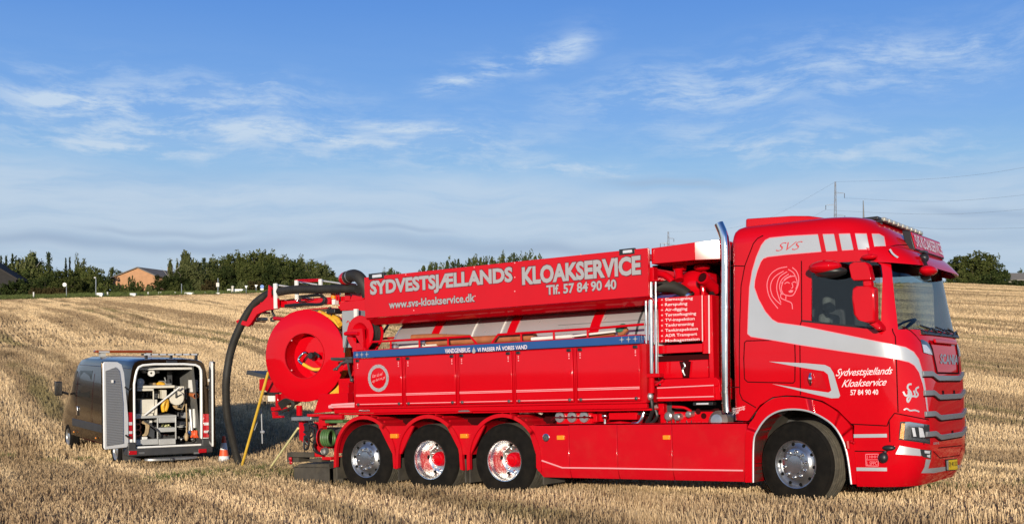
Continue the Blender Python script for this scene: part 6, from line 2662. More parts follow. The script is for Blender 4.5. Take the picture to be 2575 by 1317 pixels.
b = MB()
vdisc(b, Z6, 268, 705, 0.28, 0.083, 0.05)
o = loose('cable_spool', 'grey round cable spool standing on the upper left van shelf', 'spool', b, M['zinc'])
b = MB()
vdisc(b, Z6, 262, 702, 0.27, 0.024, 0.01)
b.build('spool_core', M['white'], o)
b = MB()
vdisc(b, Z6, 590, 440, 0.30, 0.075, 0.05, 0.025)
o = loose('work_lamp', 'small white ring shaped lamp hanging under the van ceiling', 'lamp', b, M['white'])
b = MB()
vq(b, Z6, 320, 370, 435, 435, 0.6, 0.2)
vq(b, Z6, 695, 365, 830, 440, 0.6, 0.2)
vq(b, Z6, 435, 395, 700, 425, 0.62, 0.1)
b.build('lamp_mount', M['zinc'], o, 0.008)
b = MB()
vdisc(b, Z7, 1160, 0, 0.24, 0.160, 0.09)
o = loose('camera_reel', 'cream inspection cable reel hung on a board in the van', 'reel', b, M['cream'], 0.008)
b = MB()
p = VP(*Z6(1315, 1145), 0.22)
b.tube([p + Vector((0, 0.02, 0.25)), p], 0.02, 8)
b.tube([p, p + Vector((0.12, 0, 0.06))], 0.012, 6)
b.ball(p, 0.022)
b.build('crank', M['black'], o)
b = MB()
vtube(b, [(*Z7(330, 440), 0.17), (*Z6(1420, 850), 0.20)], 0.020, 8)
loose('diagonal_pole', 'white pole lying diagonally across the open van racking', 'pole', b, M['van_white'])
b = MB()
vtube(b, [(*Z7(820, 340), 0.27), (*Z7(800, 200), 0.25), (*Z7(850, 80), 0.25), (*Z7(900, 60), 0.27), (*Z7(905, 200), 0.27), (*Z7(860, 330), 0.27)], 0.045, 8, 5)
loose('yellow_bag', 'yellow coiled hose hanging from a hook inside the van', 'hose', b, M['yellow'])
b = MB()
vtube(b, [(*Z6(760, 800), 0.6), (*Z6(850, 750), 0.6), (*Z6(950, 790), 0.6)], 0.05, 8, 4)
loose('yellow_coil', 'yellow bundle lying on the upper van shelf', 'hose', b, M['yellow'])
b = MB()
vq(b, Z6, 530, 725, 720, 812, 0.6, 0.15)
loose('tool_case', 'small tan tool case standing on the upper van shelf', 'case', b, M['tan'], 0.01)
b = MB()
vtube(b, [(*Z6(800, 680), 0.6), (*Z6(970, 690), 0.58), (*Z6(1030, 790), 0.55)], 0.016, 8, 4)
vtube(b, [(*Z6(975, 560), 0.58), (*Z6(1010, 680), 0.58)], 0.016, 8)
vq(b, Z6, 1055, 740, 1180, 825, 0.52, 0.12)
loose('steel_bracket', 'bent pale steel pipe and clamp above the cream shelf', 'pipe', b, M['alu_dull'])
b = MB()
for x, y, w_, h_, in ((330, 1040, 60, 110), (460, 1020, 50, 120), (570, 1010, 60, 90), (740, 1030, 100, 140)):
    b.ball(VP(*Z6(x, y), 0.62), w_ / 2000, 0.04, h_ / 2000)
    vq(b, Z6, x - w_ / 2, y, x + w_ / 2, y + h_, 0.62, 0.1)
loose('spray_bottles', 'dark bottles and grips standing in the narrow white van shelf', 'bottles', b, M['grey_dark'], 0.01)
b = MB()
vq(b, Z6, 1690, 640, 1950, 870, 0.30, 0.05)
vq(b, Z6, 1740, 870, 1960, 990, 0.30, 0.05)
loose('paper_sheet', 'white sheet hanging high on the right wall inside the van', 'sheet', b, M['white'])
p0, p1 = VP(*Z6(1690, 1040), 0.75), VP(*Z6(1890, 1110), 0.18)
b = MB()
b.tube([p0, p1], 0.055, 18)
b.lathe([(0.048, 0.0), (0.064, 0.0), (0.064, 0.05), (0.056, 0.055)], p1 - (p1 - p0).normalized() * 0.04, (p1 - p0).normalized(), 20)
o = loose('drain_pipe', 'orange drain pipe with open socket on the right of the van', 'pipe', b, mat('terracotta_pipe', (0.52, 0.16, 0.05), 0.5, var=0.1))
b = MB()
b.lathe([(0.0, 0.014), (0.047, 0.014)], p1, (p1 - p0).normalized(), 20)
b.build('bore', M['gap'], o)
for (x, y), lab in (((150, 600), 'uppermost of three brown rings on the left van shelf'), ((155, 735), 'middle one of three brown rings on the left van shelf'), ((160, 885), 'lowest of three brown rings on the left van shelf')):
    b = MB()
    c_ = VP(*Z7(x, y), 0.22)
    b.tube([c_ + Vector((0.068 * cos(2 * pi * k / 20), 0, 0.068 * sin(2 * pi * k / 20))) for k in range(21)], 0.013, 6, cap=False)
    loose('pipe_ring', lab, 'ring', b, M['brown_pipe'], group='brown pipe rings in the van')
b = MB()
for k in range(5):
    vtube(b, [(*Z7(250 + 30 * k, 640 + 10 * k), 0.23), (*Z7(320 + 25 * k, 600 + 8 * k), 0.22), (*Z7(380 + 15 * k, 720), 0.22), (*Z7(350 + 15 * k, 900), 0.22), (*Z7(280 + 20 * k, 960), 0.23)], 0.018, 7, 5)
loose('tan_hose', 'tangled tan hose stuffed into the lower left van shelf', 'hose', b, M['tan'])
b = MB()
vtube(b, [(*Z7(320, 580), 0.19), (*Z7(480, 680), 0.16), (*Z7(640, 800), 0.14), (*Z7(740, 940), 0.13)], 0.018, 8, 5)
loose('bent_lance', 'dark bent lance with pale tip across the lower van shelves', 'lance', b, M['steel'])
b = MB()
b.hexa([VP(*Z7(460, 720), 0.24), VP(*Z7(595, 830), 0.24), VP(*Z7(590, 1050), 0.24), VP(*Z7(410, 950), 0.24)], [p_ + Vector((0, 0.25, 0)) for p_ in (VP(*Z7(460, 720), 0.24), VP(*Z7(595, 830), 0.24), VP(*Z7(590, 1050), 0.24), VP(*Z7(410, 950), 0.24))])
loose('grey_case', 'tilted grey case leaning beside the white rack post', 'case', b, M['grey_dark'], 0.012)
b = MB()
vq(b, Z7, 370, 560, 535, 680, 0.5, 0.2)
loose('white_carton', 'small white carton at the back of the lower left shelf', 'box', b, M['white'], 0.008)
b = MB()
vq(b, Z7, 260, 990, 420, 1065, 0.20, 0.2)
loose('white_pad', 'white pad lying on the lowest left zinc drawer', 'pad', b, M['white'], 0.02)
b = MB()
vq(b, Z7, 820, 950, 970, 1045, 0.45, 0.2)
loose('red_toolbox', 'small dull red toolbox under the open drawers', 'toolbox', b, mat('dull_red', (0.34, 0.09, 0.06), 0.6, var=0.2), 0.015)
b = MB()
rnd = random.Random(3)
for k in range(14):
    vtube(b, [(*Z7(620 + rnd.uniform(0, 480), 1000 + rnd.uniform(-60, 40)), 0.40), (*Z7(640 + rnd.uniform(0, 480), 1010 + rnd.uniform(-60, 40)), 0.42)], rnd.uniform(0.012, 0.03), 6)
loose('fittings', 'heap of dark metal fittings on the bottom of the rack', 'fittings', b, M['steel'])
b = MB()
for k in range(9):
    b.ball(VP(*Z7(760 + rnd.uniform(0, 300), 715 + rnd.uniform(-30, 20)), 0.45), rnd.uniform(0.012, 0.028))
loose('yellow_nozzles', 'pale yellow nozzles lying in the open middle drawer', 'nozzles', b, mat('pale_lime', (0.62, 0.62, 0.30), 0.5))
b = MB()
vtube(b, [(*Z7(1395, 1040), 0.18), (*Z7(1412, 700), 0.26), (*Z7(1395, 150), 0.40)], 0.017, 8)
loose('broom_handle', 'tan wooden broom handle standing upright right of the drawers', 'broom', b, M['tan'])
b = MB()
p = VP(*Z7(1400, 985), 0.17)
b.ball(p, 0.045, 0.05, 0.10)
loose('rope_end', 'frayed tan rope end at the foot of the broom handle', 'rope', b, M['tan'])
for (xa, ya), (xb, yb_), r_, m_, nm, lab in (((1540, 820), (1500, 290), 0.045, 'alu_dull', 'grey_tube', 'wide dull grey tube leaning on the right van wall'),
                                             ((1470, 830), (1470, 610), 0.016, 'white', 'white_stick', 'short white stick between broom handle and grey tube'),
                                             ((1610, 760), (1600, 280), 0.05, 'zinc', 'zinc_tube', 'pale zinc tube standing against the right van wall'),
                                             ((1690, 1000), (1680, 300), 0.035, 'green_hose', 'green_tube', 'dull green tube in the right rear van corner')):
    b = MB()
    vtube(b, [(*Z7(xa, ya), 0.30), (*Z7(xb, yb_), 0.34)], r_, 12)
    loose(nm, lab, 'tube', b, M[m_], smooth=60)
b = MB()
rnd = random.Random(5)
for k in range(10):
    x = 1540 + rnd.uniform(0, 130)
    vtube(b, [(*Z7(x, 830 + rnd.uniform(0, 40)), 0.2), (*Z7(x + rnd.uniform(-20, 25), 930), 0.17), (*Z7(x + rnd.uniform(-30, 30), 1000), 0.2)], rnd.uniform(0.012, 0.024), 6, 3)
loose('orange_gloves', 'bright orange gloves hanging in the right rear van corner', 'gloves', b, M['orange'])
b = MB()
vq(b, Z7, 1440, 840, 1510, 930, 0.25, 0.08)
loose('blue_can', 'small blue can on the van floor beside orange gloves', 'can', b, M['blue'], 0.01)
b = MB()
vq(b, Z7, 1230, 610, 1400, 700, 0.6, 0.3)
vq(b, Z7, 1220, 720, 1400, 750, 0.55, 0.2)
loose('grey_crate', 'grey crate standing behind the broom handle in the van', 'crate', b, M['zinc'], 0.01)
b = MB()
for k in range(16):
    x, y = 1190 + rnd.uniform(0, 470), 940 + rnd.uniform(0, 130)
    b.ball(VP(*Z7(x, y), 0.30 + rnd.uniform(0, 0.2)), rnd.uniform(0.02, 0.045), 0.05, rnd.uniform(0.02, 0.04), 8, 6)
loose('couplings', 'grimy hose couplings heaped on the right van floor', 'couplings', b, M['alu_dull'])
b = MB()
for k in range(8):
    vtube(b, [(*Z7(1060 + 18 * k, 190), 0.40), (*Z7(1090 + 10 * k, 240 + 10 * (k % 3)), 0.38), (*Z7(1180 + 20 * k, 290), 0.40)], 0.010, 6, 3)
vtube(b, [(*Z7(1340, 0), 0.38), (*Z7(1350, 130), 0.36), (*Z7(1310, 250), 0.38), (*Z7(1260, 290), 0.40)], 0.010, 6, 4)
loose('cable_loops', 'thin pale cable loops hanging below the cream reel', 'cable', b, M['tan'])

# ------------------------------------------------------------------ traffic cone
cp = at(562.5, 1160, 26.0)
cz = gz(cp.x, cp.y)
CN = empty('traffic_cone', (cp.x, cp.y, cz))
tag(CN, 'orange and white striped traffic cone beside the black hose', 'cone')
H_ = cp.z + 65.0 / FPX * 26.0 - cz


def cr(f):
    return 0.14 + (0.03 - 0.14) * f


for f0, f1, m_ in ((0.0, 0.30, 'white'), (0.30, 0.52, 'orange'), (0.52, 0.76, 'white'), (0.76, 1.0, 'orange')):
    b = MB()
    b.lathe([(cr(f0), H_ * f0), (cr(f1), H_ * f1)] + ([(0.0, H_)] if f1 == 1.0 else []), (0, 0, 0), (0, 0, 1), 24)
    b.build('cone_band', M[m_], CN)
b = MB()
b.box(-0.18, 0.18, -0.18, 0.18, 0.0, 0.03)
b.build('cone_base', M['orange'], CN, 0.01)
print('van', VW, VH, zo0, zo1, xo0, xo1)

# ------------------------------------------------------------------ trees, hedges, houses and road furniture beyond the field
tag(VERGE[0].build('grass_verge', VERGE[1], smooth=180), 'rough grass beyond the field edge', kind='structure')


def leaf_mat(name, a, b_, transl=0.25):
    m = bpy.data.materials.new(name)
    m.use_nodes = True
    t = NT(m.node_tree)
    t.n.clear()
    co = t.node('ShaderNodeTexCoord').outputs['Object']
    rnd_ = t.node('ShaderNodeObjectInfo').outputs['Random']
    f = t.mapr(t.noise(co, 1.1, 4.0, 0.6), 0.36, 0.64)
    c = t.mix(f, a, b_)
    c = t.vm('SCALE', c, scale=t.m('ADD', 0.78, t.m('MULTIPLY', rnd_, 0.44)))
    d = t.node('ShaderNodeBsdfDiffuse')
    t.put(d.inputs[0], c)
    tr = t.node('ShaderNodeBsdfTranslucent')
    t.put(tr.inputs[0], t.vm('MULTIPLY', c, (1.1, 1.3, 0.7)))
    mx = t.node('ShaderNodeMixShader')
    mx.inputs[0].default_value = transl
    t.l.new(d.outputs[0], mx.inputs[1])
    t.l.new(tr.outputs[0], mx.inputs[2])
    o = t.node('ShaderNodeOutputMaterial')
    t.l.new(mx.outputs[0], o.inputs[0])
    return m


LM = {
    'broad': leaf_mat('broadleaf', (0.058, 0.076, 0.022), (0.118, 0.126, 0.040)),
    'dark': leaf_mat('dark_leaf', (0.030, 0.046, 0.016), (0.068, 0.082, 0.027)),
    'pale': leaf_mat('pale_leaf', (0.085, 0.100, 0.038), (0.150, 0.155, 0.062)),
    'conifer': leaf_mat('needles', (0.030, 0.046, 0.022), (0.070, 0.084, 0.036), 0.1),
    'brown': leaf_mat('brown_hedge', (0.060, 0.048, 0.020), (0.100, 0.078, 0.034)),
}
BARK = mat('bark', (0.10, 0.08, 0.06), 0.9, var=0.3, vscale=8)
BIRCH = mat('birch_bark', (0.42, 0.40, 0.36), 0.8, var=0.4, vscale=5)


def leafcard(mb, c, s, rnd, droop=0.0):
    n = Vector((rnd.gauss(0, 1), rnd.gauss(0, 1), rnd.gauss(0, 1) + 0.3)).normalized()
    u = n.orthogonal().normalized()
    w = n.cross(u)
    a = rnd.uniform(0, 2 * pi)
    u, w = u * cos(a) + w * sin(a), w * cos(a) - u * sin(a)
    if droop:
        u = Vector((rnd.gauss(0, 0.15), rnd.gauss(0, 0.15), -1)).normalized()
        w = u.cross(Vector((rnd.gauss(0, 1), rnd.gauss(0, 1), 0.01))).normalized()
        mb.add([c - w * s * 0.3, c + w * s * 0.3, c + u * s * 1.6 + w * s * 0.12, c + u * s * 1.6 - w * s * 0.12], [(0, 1, 2, 3)])
        return
    mb.add([c - u * s * 0.6, c - w * s * 0.42, c + u * s * 0.6, c + w * s * 0.42], [(0, 1, 2, 3)])


def crown_broad(seed, h=10.0, w=7.0, n=150, per=34, low=0.06):
    """clumps spread through an uneven crown; height h, width w, base at z = 0"""
    rnd = random.Random(seed)
    mb = MB()
    lobes = [(rnd.uniform(-0.30, 0.30) * w, rnd.uniform(-0.28, 0.28) * w, rnd.uniform(0.25, 0.78) * h, rnd.uniform(0.20, 0.30)) for _ in range(11)]
    lobes += [(rnd.uniform(-0.1, 0.1) * w, 0, 0.74 * h, 0.26), (0, 0, 0.35 * h, 0.36), (0, 0, 0.5 * h, 0.34)]
    k = 0
    while k < n:
        L = rnd.choice(lobes)
        d = Vector((rnd.gauss(0, 1), rnd.gauss(0, 1), rnd.gauss(0, 1))).normalized() * rnd.uniform(0.45, 1.0) ** 0.5
        c = Vector((L[0] + d.x * L[3] * w, L[1] + d.y * L[3] * w, L[2] + d.z * L[3] * h))
        if c.z < low * h or c.z > h or abs(c.x) > w * 0.52 or abs(c.y) > w * 0.52:
            continue
        k += 1
        r = rnd.uniform(0.5, 1.05) * w / 8.5
        for _ in range(per):
            o = Vector((rnd.gauss(0, 1), rnd.gauss(0, 1), rnd.gauss(0, 0.8))).normalized() * r * rnd.uniform(0.3, 1.0) ** 0.6
            leafcard(mb, c + o, rnd.uniform(0.26, 0.48), rnd)
    return mb


def crown_conifer(seed, h=11.0, w=4.0, droop=0.25, rough=0.3):
    rnd = random.Random(seed)
    mb = MB()
    z = 0.03 * h
    while z < h * 0.985:
        f = 1 - z / h
        R = w * 0.5 * (f ** 0.85) * (1 + rnd.uniform(-rough, rough)) + 0.12
        nb = max(4, int(5 + 5 * f))
        a0 = rnd.uniform(0, 6.28)
        for k in range(nb):
            a = a0 + 2 * pi * k / nb + rnd.uniform(-0.3, 0.3)
            Rk = R * rnd.uniform(0.65, 1.15)
            m_ = max(3, int(Rk / 0.16))
            for q in range(m_):
                t_ = (q + 1) / m_
                c = Vector((cos(a) * Rk * t_, sin(a) * Rk * t_, z - droop * Rk * t_ * t_ + rnd.uniform(-0.12, 0.12)))
                for _ in range(3):
                    leafcard(mb, c + Vector((rnd.gauss(0, 0.12), rnd.gauss(0, 0.12), rnd.gauss(0, 0.10))), rnd.uniform(0.20, 0.36), rnd)
        z += 0.24 + 0.26 * f
    return mb


def crown_weeping(seed, h=11.0, w=5.0, cols=5):
    """upswept limbs with long hanging sprays"""
    rnd = random.Random(seed)
    mb = MB()
    tops = []
    for k in range(cols):
        a, r = rnd.uniform(0, 6.28), sqrt(rnd.random()) * 0.42
        tops.append((cos(a) * r * w, sin(a) * r * w, h * (1.0 - 1.5 * r * r) * rnd.uniform(0.90, 1.0)))
    for tx, ty, tz in tops:
        for k in range(170):
            f = rnd.uniform(0.0, 1.0) ** 0.7
            z = tz - f * h * 0.62
            rr = w * (0.09 + 0.16 * f) * rnd.uniform(0.3, 1.0)
            a = rnd.uniform(0, 6.28)
            c = Vector((tx * (1 - 0.2 * f) + rr * cos(a), ty + rr * sin(a), z))
            ln = int(rnd.uniform(3, 8))
            for q in range(ln):
                if c.z - q * 0.3 > 0.08 * h:
                    leafcard(mb, c + Vector((rnd.gauss(0, 0.10), rnd.gauss(0, 0.10), -q * 0.30)), rnd.uniform(0.28, 0.46), rnd, droop=1.0 if rnd.random() < 0.7 else 0)
    for k in range(600):
        a = rnd.uniform(0, 6.28)
        leafcard(mb, Vector((cos(a) * w * 0.32 * rnd.random(), sin(a) * w * 0.32 * rnd.random(), rnd.uniform(0.08, 0.55) * h)), 0.4, rnd)
    return mb


def trunk_mesh(name, h, r, seed, m):
    rnd = random.Random(seed)
    mb = MB()
    pts = [(0, 0, -0.4), (0.02 * h * rnd.uniform(-1, 1), 0.02 * h * rnd.uniform(-1, 1), 0.3 * h), (0.03 * h * rnd.uniform(-1, 1), 0.03 * h * rnd.uniform(-1, 1), 0.62 * h), (0, 0, 0.9 * h)]
    mb.tube(pts, [r, r * 0.75, r * 0.45, r * 0.12], 7, 3)
    for k in range(7):
        z = h * rnd.uniform(0.22, 0.7)
        a = rnd.uniform(0, 6.28)
        L = h * rnd.uniform(0.16, 0.28)
        mb.tube([(0, 0, z), (cos(a) * L * 0.5, sin(a) * L * 0.5, z + L * 0.35), (cos(a) * L, sin(a) * L, z + L * 0.85)], [r * 0.4, r * 0.25, r * 0.08], 5, 2)
    return mb.mesh(name, m, 60)


KIND = {}
for kn, gens, H0, tm, tr in (
        ('broadleaf_tree', [(crown_broad(s, 10, 8), mm_) for s, mm_ in ((1, 'broad'), (2, 'dark'), (3, 'pale'), (4, 'broad'), (5, 'dark'))], 10.0, BARK, 0.22),
        ('conifer_tree', [(crown_conifer(s, 11, ww, dr, rg), 'conifer') for s, ww, dr, rg in ((11, 4.2, 0.25, 0.3), (12, 3.2, 0.4, 0.35), (13, 5.0, 0.1, 0.6))], 11.0, BARK, 0.18),
        ('weeping_tree', [(crown_weeping(s, 11, ww, cc), 'pale') for s, ww, cc in ((21, 5.2, 10), (22, 3.4, 4), (23, 6.4, 15))], 11.0, BIRCH, 0.18),
        ('bush', [(crown_broad(s, 5, 6, 80, 30, 0.0), mm_) for s, mm_ in ((31, 'broad'), (32, 'dark'), (33, 'pale'), (34, 'brown'))], 5.0, BARK, 0.10)):
    KIND[kn] = ([g.mesh(kn + '_crown', LM[mm_], 0) for g, mm_ in gens], [trunk_mesh(kn + '_trunk', H0, tr, 7 + i, tm) for i in range(2)], H0, [8.0, 8.0, 8.0, 8.0, 8.0] if kn == 'broadleaf_tree' else [4.2, 3.2, 5.0] if kn == 'conifer_tree' else [5.2, 3.4, 6.4] if kn == 'weeping_tree' else [6.0] * 4)

trnd = random.Random(77)


def tree(kind, px, ytop, wpx, Y, v, label, group=None, cat='tree'):
    """a tree standing at depth Y whose top and width were read off the photograph"""
    crowns, trunks, H0, W0 = KIND[kind]
    X = (px - CX) / FPX * Y
    zb = ground(X, Y)
    h = max(CAMZ + (CY - ytop) / FPX * Y - zb, 1.0)
    w = wpx / FPX * Y
    o = empty(kind, (X, Y, zb), trnd.uniform(0, 6.28))
    v = v % len(crowns)
    sz, sx = h / H0, w / W0[v]
    c = link('crown', crowns[v], o)
    c.scale = (sx, sx, sz)
    t = link('trunk', trunks[trnd.randrange(len(trunks))], o)
    t.scale = (min(sx, sz) * 1.2, min(sx, sz) * 1.2, sz)
    return tag(o, label, cat, group)


# left: garden trees round the dark roof
tree('broadleaf_tree', 6, 655, 80, 188, 1, 'dark bushy tree between the spruces at the left photo edge', None)
tree('broadleaf_tree', 48, 648, 84, 189, 4, 'dark bushy tree filling in behind the big willow', None)
tree('broadleaf_tree', 96, 656, 70, 189, 3, 'pale bushy tree between the willow and the ragged conifer', None)
G1 = 'garden trees at the left end of the field edge'
tree('conifer_tree', 2, 642, 26, 190, 0, 'dark spruce cut off by the left edge of the photo', None)
tree('conifer_tree', 15, 641, 20, 192, 1, 'narrow dark spruce just right of the one cut by the photo edge', None)
tree('conifer_tree', 31, 637, 30, 194, 2, 'ragged spruce standing left of the big weeping willow', None)
tree('weeping_tree', 74, 620, 100, 186, 2, 'big willow with drooping branches rising above the garden hedge', None)
tree('conifer_tree', 122, 633, 54, 184, 2, 'open ragged conifer right beside the big willow', None)
tree('conifer_tree', 165, 648, 20, 190, 0, 'left one of two slim dark spruces left of the pale birch', None)
tree('conifer_tree', 175, 645, 16, 191, 1, 'right one of two slim dark spruces left of the pale birch', None)
tree('broadleaf_tree', 203, 646, 52, 188, 2, 'airy pale birch between slim spruces and the brick house', None)
for (px, yt, w, Y, v) in ((18, 668, 62, 180, 0), (58, 678, 60, 178, 1), (105, 672, 60, 180, 3), (28, 700, 60, 172, 1), (72, 700, 64, 171, 4), (112, 695, 60, 172, 1), (140, 680, 56, 178, 4),
                          (168, 676, 54, 179, 0), (196, 672, 50, 182, 3), (236, 667, 46, 180, 0), (222, 680, 50, 174, 3), (255, 690, 46, 172, 4), (150, 700, 50, 171, 0), (188, 698, 54, 170, 3)):
    tree('broadleaf_tree', px, yt, w * 1.45, Y, v, ('leafy green tree crowding round the dark steep roof' if px < 90 else 'leafy green tree below the open ragged conifer' if px < 160 else 'leafy green tree left of the brick house') + (' in the front row' if Y < 175 else ' in the back row'), G1)
tree('broadleaf_tree', 287, 671, 46, 192, 0, 'round green tree at the left corner of the brick house', None)
G2 = 'bushes in front of the brick house'
for (px, yt, w, Y, v) in ((262, 706, 44, 168, 0), (300, 712, 40, 167, 1), (334, 694, 22, 170, 1), (352, 705, 34, 168, 0), (318, 715, 36, 167, 0), (375, 716, 40, 166, 2)):
    tree('bush', px, yt, w, Y, v, 'leafy bush growing in front of the brick gable', G2, 'bush')
tree('broadleaf_tree', 408, 686, 78, 170, 1, 'broad dark green tree hiding the right side of the brick house', None)
G3 = 'brown hedge bushes along the road'
for px in (84, 100, 116, 132, 148, 162):
    tree('bush', px, 722 + (px % 3), 26, 163, 3, 'low brownish hedge bush beside the round white sign', G3, 'bush')
# middle wood
tree('weeping_tree', 431, 634, 36, 176, 1, 'leftmost hanging birch at the end of the wood', None)
tree('weeping_tree', 448, 637, 34, 177, 1, 'hanging birch second from the left end of the wood', None)
tree('weeping_tree', 474, 621, 66, 176, 0, 'tallest broad birch with hanging branches beside the brick house', None)
tree('weeping_tree', 496, 641, 48, 177, 1, 'low birch at the right foot of the tallest birch', None)
G4 = 'mixed trees of the wood behind the hose'
for i, (px, yt, w, kd, v) in enumerate((
        (512, 648, 40, 'conifer_tree', 0), (527, 650, 38, 'broadleaf_tree', 1), (545, 645, 40, 'broadleaf_tree', 2), (560, 646, 44, 'broadleaf_tree', 0), (570, 640, 38, 'broadleaf_tree', 1),
        (583, 637, 42, 'broadleaf_tree', 0), (600, 636, 50, 'broadleaf_tree', 3), (620, 633, 54, 'broadleaf_tree', 2), (640, 631, 56, 'broadleaf_tree', 0), (656, 631, 44, 'broadleaf_tree', 4),
        (676, 637, 30, 'conifer_tree', 0), (690, 640, 46, 'broadleaf_tree', 0), (708, 637, 44, 'broadleaf_tree', 2), (728, 644, 50, 'broadleaf_tree', 1), (750, 648, 46, 'broadleaf_tree', 4),
        (772, 649, 46, 'broadleaf_tree', 2), (792, 657, 44, 'broadleaf_tree', 0), (810, 667, 42, 'broadleaf_tree', 3), (826, 678, 40, 'broadleaf_tree', 2), (838, 692, 36, 'broadleaf_tree', 0), (848, 706, 30, 'broadleaf_tree', 1))):
    seg_ = 'left end' if px < 575 else 'high middle' if px < 700 else 'falling right end'
    tree(kd, px, yt, w * (1.7 if kd == 'broadleaf_tree' else 1.25), 186 + (i * 7) % 11, v, ('evergreen' if kd == 'conifer_tree' else ('green leafy tree', 'dark leafy tree', 'pale leafy tree', 'green leafy tree', 'dark leafy tree')[v]) + ' at the ' + seg_ + ' of the wood behind the hose', G4)
G5 = 'lower trees along the front of the wood'
for i, px in enumerate(range(455, 850, 20)):
    yt = 672 + 16 * sin(i * 2.1) + (0 if px < 760 else (px - 760) * 0.42)
    tree('broadleaf_tree', px, yt, 76, 170 + (i * 5) % 9, i * 3 + 1, 'lower tree along the front edge of the wood, ' + ('under the hanging birches' if px < 520 else 'behind the roadside signs' if px < 680 else 'behind the boom guard posts'), G5)
for i, px in enumerate(range(445, 850, 27)):
    tree('bush', px, 708 + 5 * sin(i * 1.7), 44, 166 + i % 3, i, 'undergrowth bush at the foot of the wood', 'bushes along the foot of the wood', 'bush')
# far wood over the sign panel
tree('broadleaf_tree', 988, 672, 46, 240, 0, 'single bushy treetop showing above the left end of the sign panel', None)
tree('broadleaf_tree', 965, 680, 34, 240, 2, 'small treetop hidden behind the left end of the sign panel', None)
for i, px in enumerate(range(1082, 1345, 14)):
    yt = 660 - (px - 1082) * 0.105 + 3.0 * sin(i * 2.3) - (3 if i % 3 == 0 else 0) + (max(0, px - 1310) * 0.25)
    tree('conifer_tree' if i % 2 else 'broadleaf_tree', px, yt, 34 if i % 2 else 60, 240 + (i * 5) % 12, i, ('pointed' if i % 2 else 'rounded') + ' treetop of the far wood above the sign panel', 'far wood above the sign panel')
# right: clump beyond the cab
tree('broadleaf_tree', 2448, 631, 116, 172, 0, 'big round tree right of the cab visor', None)
tree('broadleaf_tree', 2408, 642, 70, 176, 4, 'dark tree half hidden behind the cab visor', None)
tree('broadleaf_tree', 2505, 652, 80, 174, 1, 'lower round tree right of the big tree', None)
tree('broadleaf_tree', 2478, 640, 70, 178, 3, 'tree filling the gap behind the two round trees', None)
tree('bush', 2420, 676, 70, 166, 0, 'bush under the big round tree beside the cab', None, 'bush')
tree('bush', 2490, 682, 80, 166, 1, 'dark bush under the lower round tree', None, 'bush')
tree('broadleaf_tree', 2566, 671, 40, 190, 1, 'small dark tree behind the grey barn roof', None)
for px in range(2350, 2620, 32):
    tree('bush', px, 703 + (px % 5), 52, 160, 1 + px % 2, 'low hedge bush along the right field edge', 'hedge along the right field edge', 'bush')

# ---- houses
brick = mat('orange_brick', (0.46, 0.24, 0.12), 0.85, var=0.10, vscale=2.0)
slate = mat('grey_roof', (0.16, 0.145, 0.13), 0.8, var=0.15, vscale=1.0)
thatch = mat('dark_roof', (0.030, 0.025, 0.022), 0.9, var=0.2, vscale=1.0)
HS = empty('brick_house', at(340, 735, 185))
hinv = HS.location.copy()
dv = Vector((4.6, 8.5, 0.0))
g0, g1, ap = at(284, 699, 185) - hinv, at(388, 692, 183.5) - hinv, at(348, 674, 184.2) - hinv
lo = -3.0
b = MB()
b.slab([Vector((g0.x, g0.y, lo)), Vector((g1.x, g1.y, lo)), g1, ap, g0], dv)
b.build('wall', brick, HS, smooth=0)
b = MB()
ov = (g1 - ap).normalized() * 0.5
up_ = Vector((0, 0, 0.18))
fr_ = -dv.normalized() * 0.35
for e in (g1, g0):
    o_ = (e - ap).normalized() * 0.55
    q4 = [ap + fr_ + up_, e + o_ + fr_ + up_, e + o_ + dv + up_, ap + dv + up_]
    b.slab(q4, (0, 0, -0.16))
b.build('roof', slate, HS, smooth=0)
b = MB()
b.box(-0.4, 0.3, 0, 0.7, 0, 1.0, Matrix.Translation(ap + dv * 0.7 + Vector((0, 0, -0.2))))
b.build('chimney', brick, HS)
tag(HS, 'orange brick house with grey roof behind green bushes', 'house')
D2 = empty('dark_house', at(0, 745, 172))
o2 = D2.location.copy()
ap2, e2, e1 = at(-75, 632, 172) - o2, at(40, 700, 171) - o2, at(-190, 700, 173) - o2
dv2 = Vector((-0.6, 8, 0))
b = MB()
b.slab([Vector((e1.x, e1.y, -3)), Vector((e2.x, e2.y, -3)), e2, ap2, e1], dv2)
b.build('wall', mat('shade_dark_wall', (0.018, 0.016, 0.015), 0.85, var=0.2), D2, smooth=0)  # near-black because the shade on this wall is painted into its colour
b = MB()
for e in (e2, e1):
    o_ = (e - ap2).normalized() * 0.5
    q4 = [ap2 + Vector((0, -0.5, 0.2)), e + o_ + Vector((0, -0.5, 0.2)), e + o_ + dv2 + Vector((0, 0, 0.2)), ap2 + dv2 + Vector((0, 0, 0.2))]
    b.slab(q4, (0, 0, -0.25))
b.build('roof', thatch, D2, smooth=0)
tag(D2, 'dark steep roofed house cut off by the left edge of the photo', 'house')
BN = empty('grey_barn', at(2590, 715, 185))
o3 = BN.location.copy()
b = MB()
b.slab([at(2536, 704, 185) - o3, at(2700, 704, 185) - o3, at(2700, 760, 185) - o3, at(2536, 760, 185) - o3], (0, 8, 0))
b.build('wall', mat('barn_wall', (0.30, 0.27, 0.22), 0.85, var=0.1), BN, smooth=0)
b = MB()
r0, r1 = at(2533, 705, 184.5) - o3, at(2705, 705, 184.5) - o3
b.slab([r0, r1, r1 + Vector((0, 4.2, 1.5)), r0 + Vector((0.8, 4.2, 1.5))], (0, 0, 0.15))
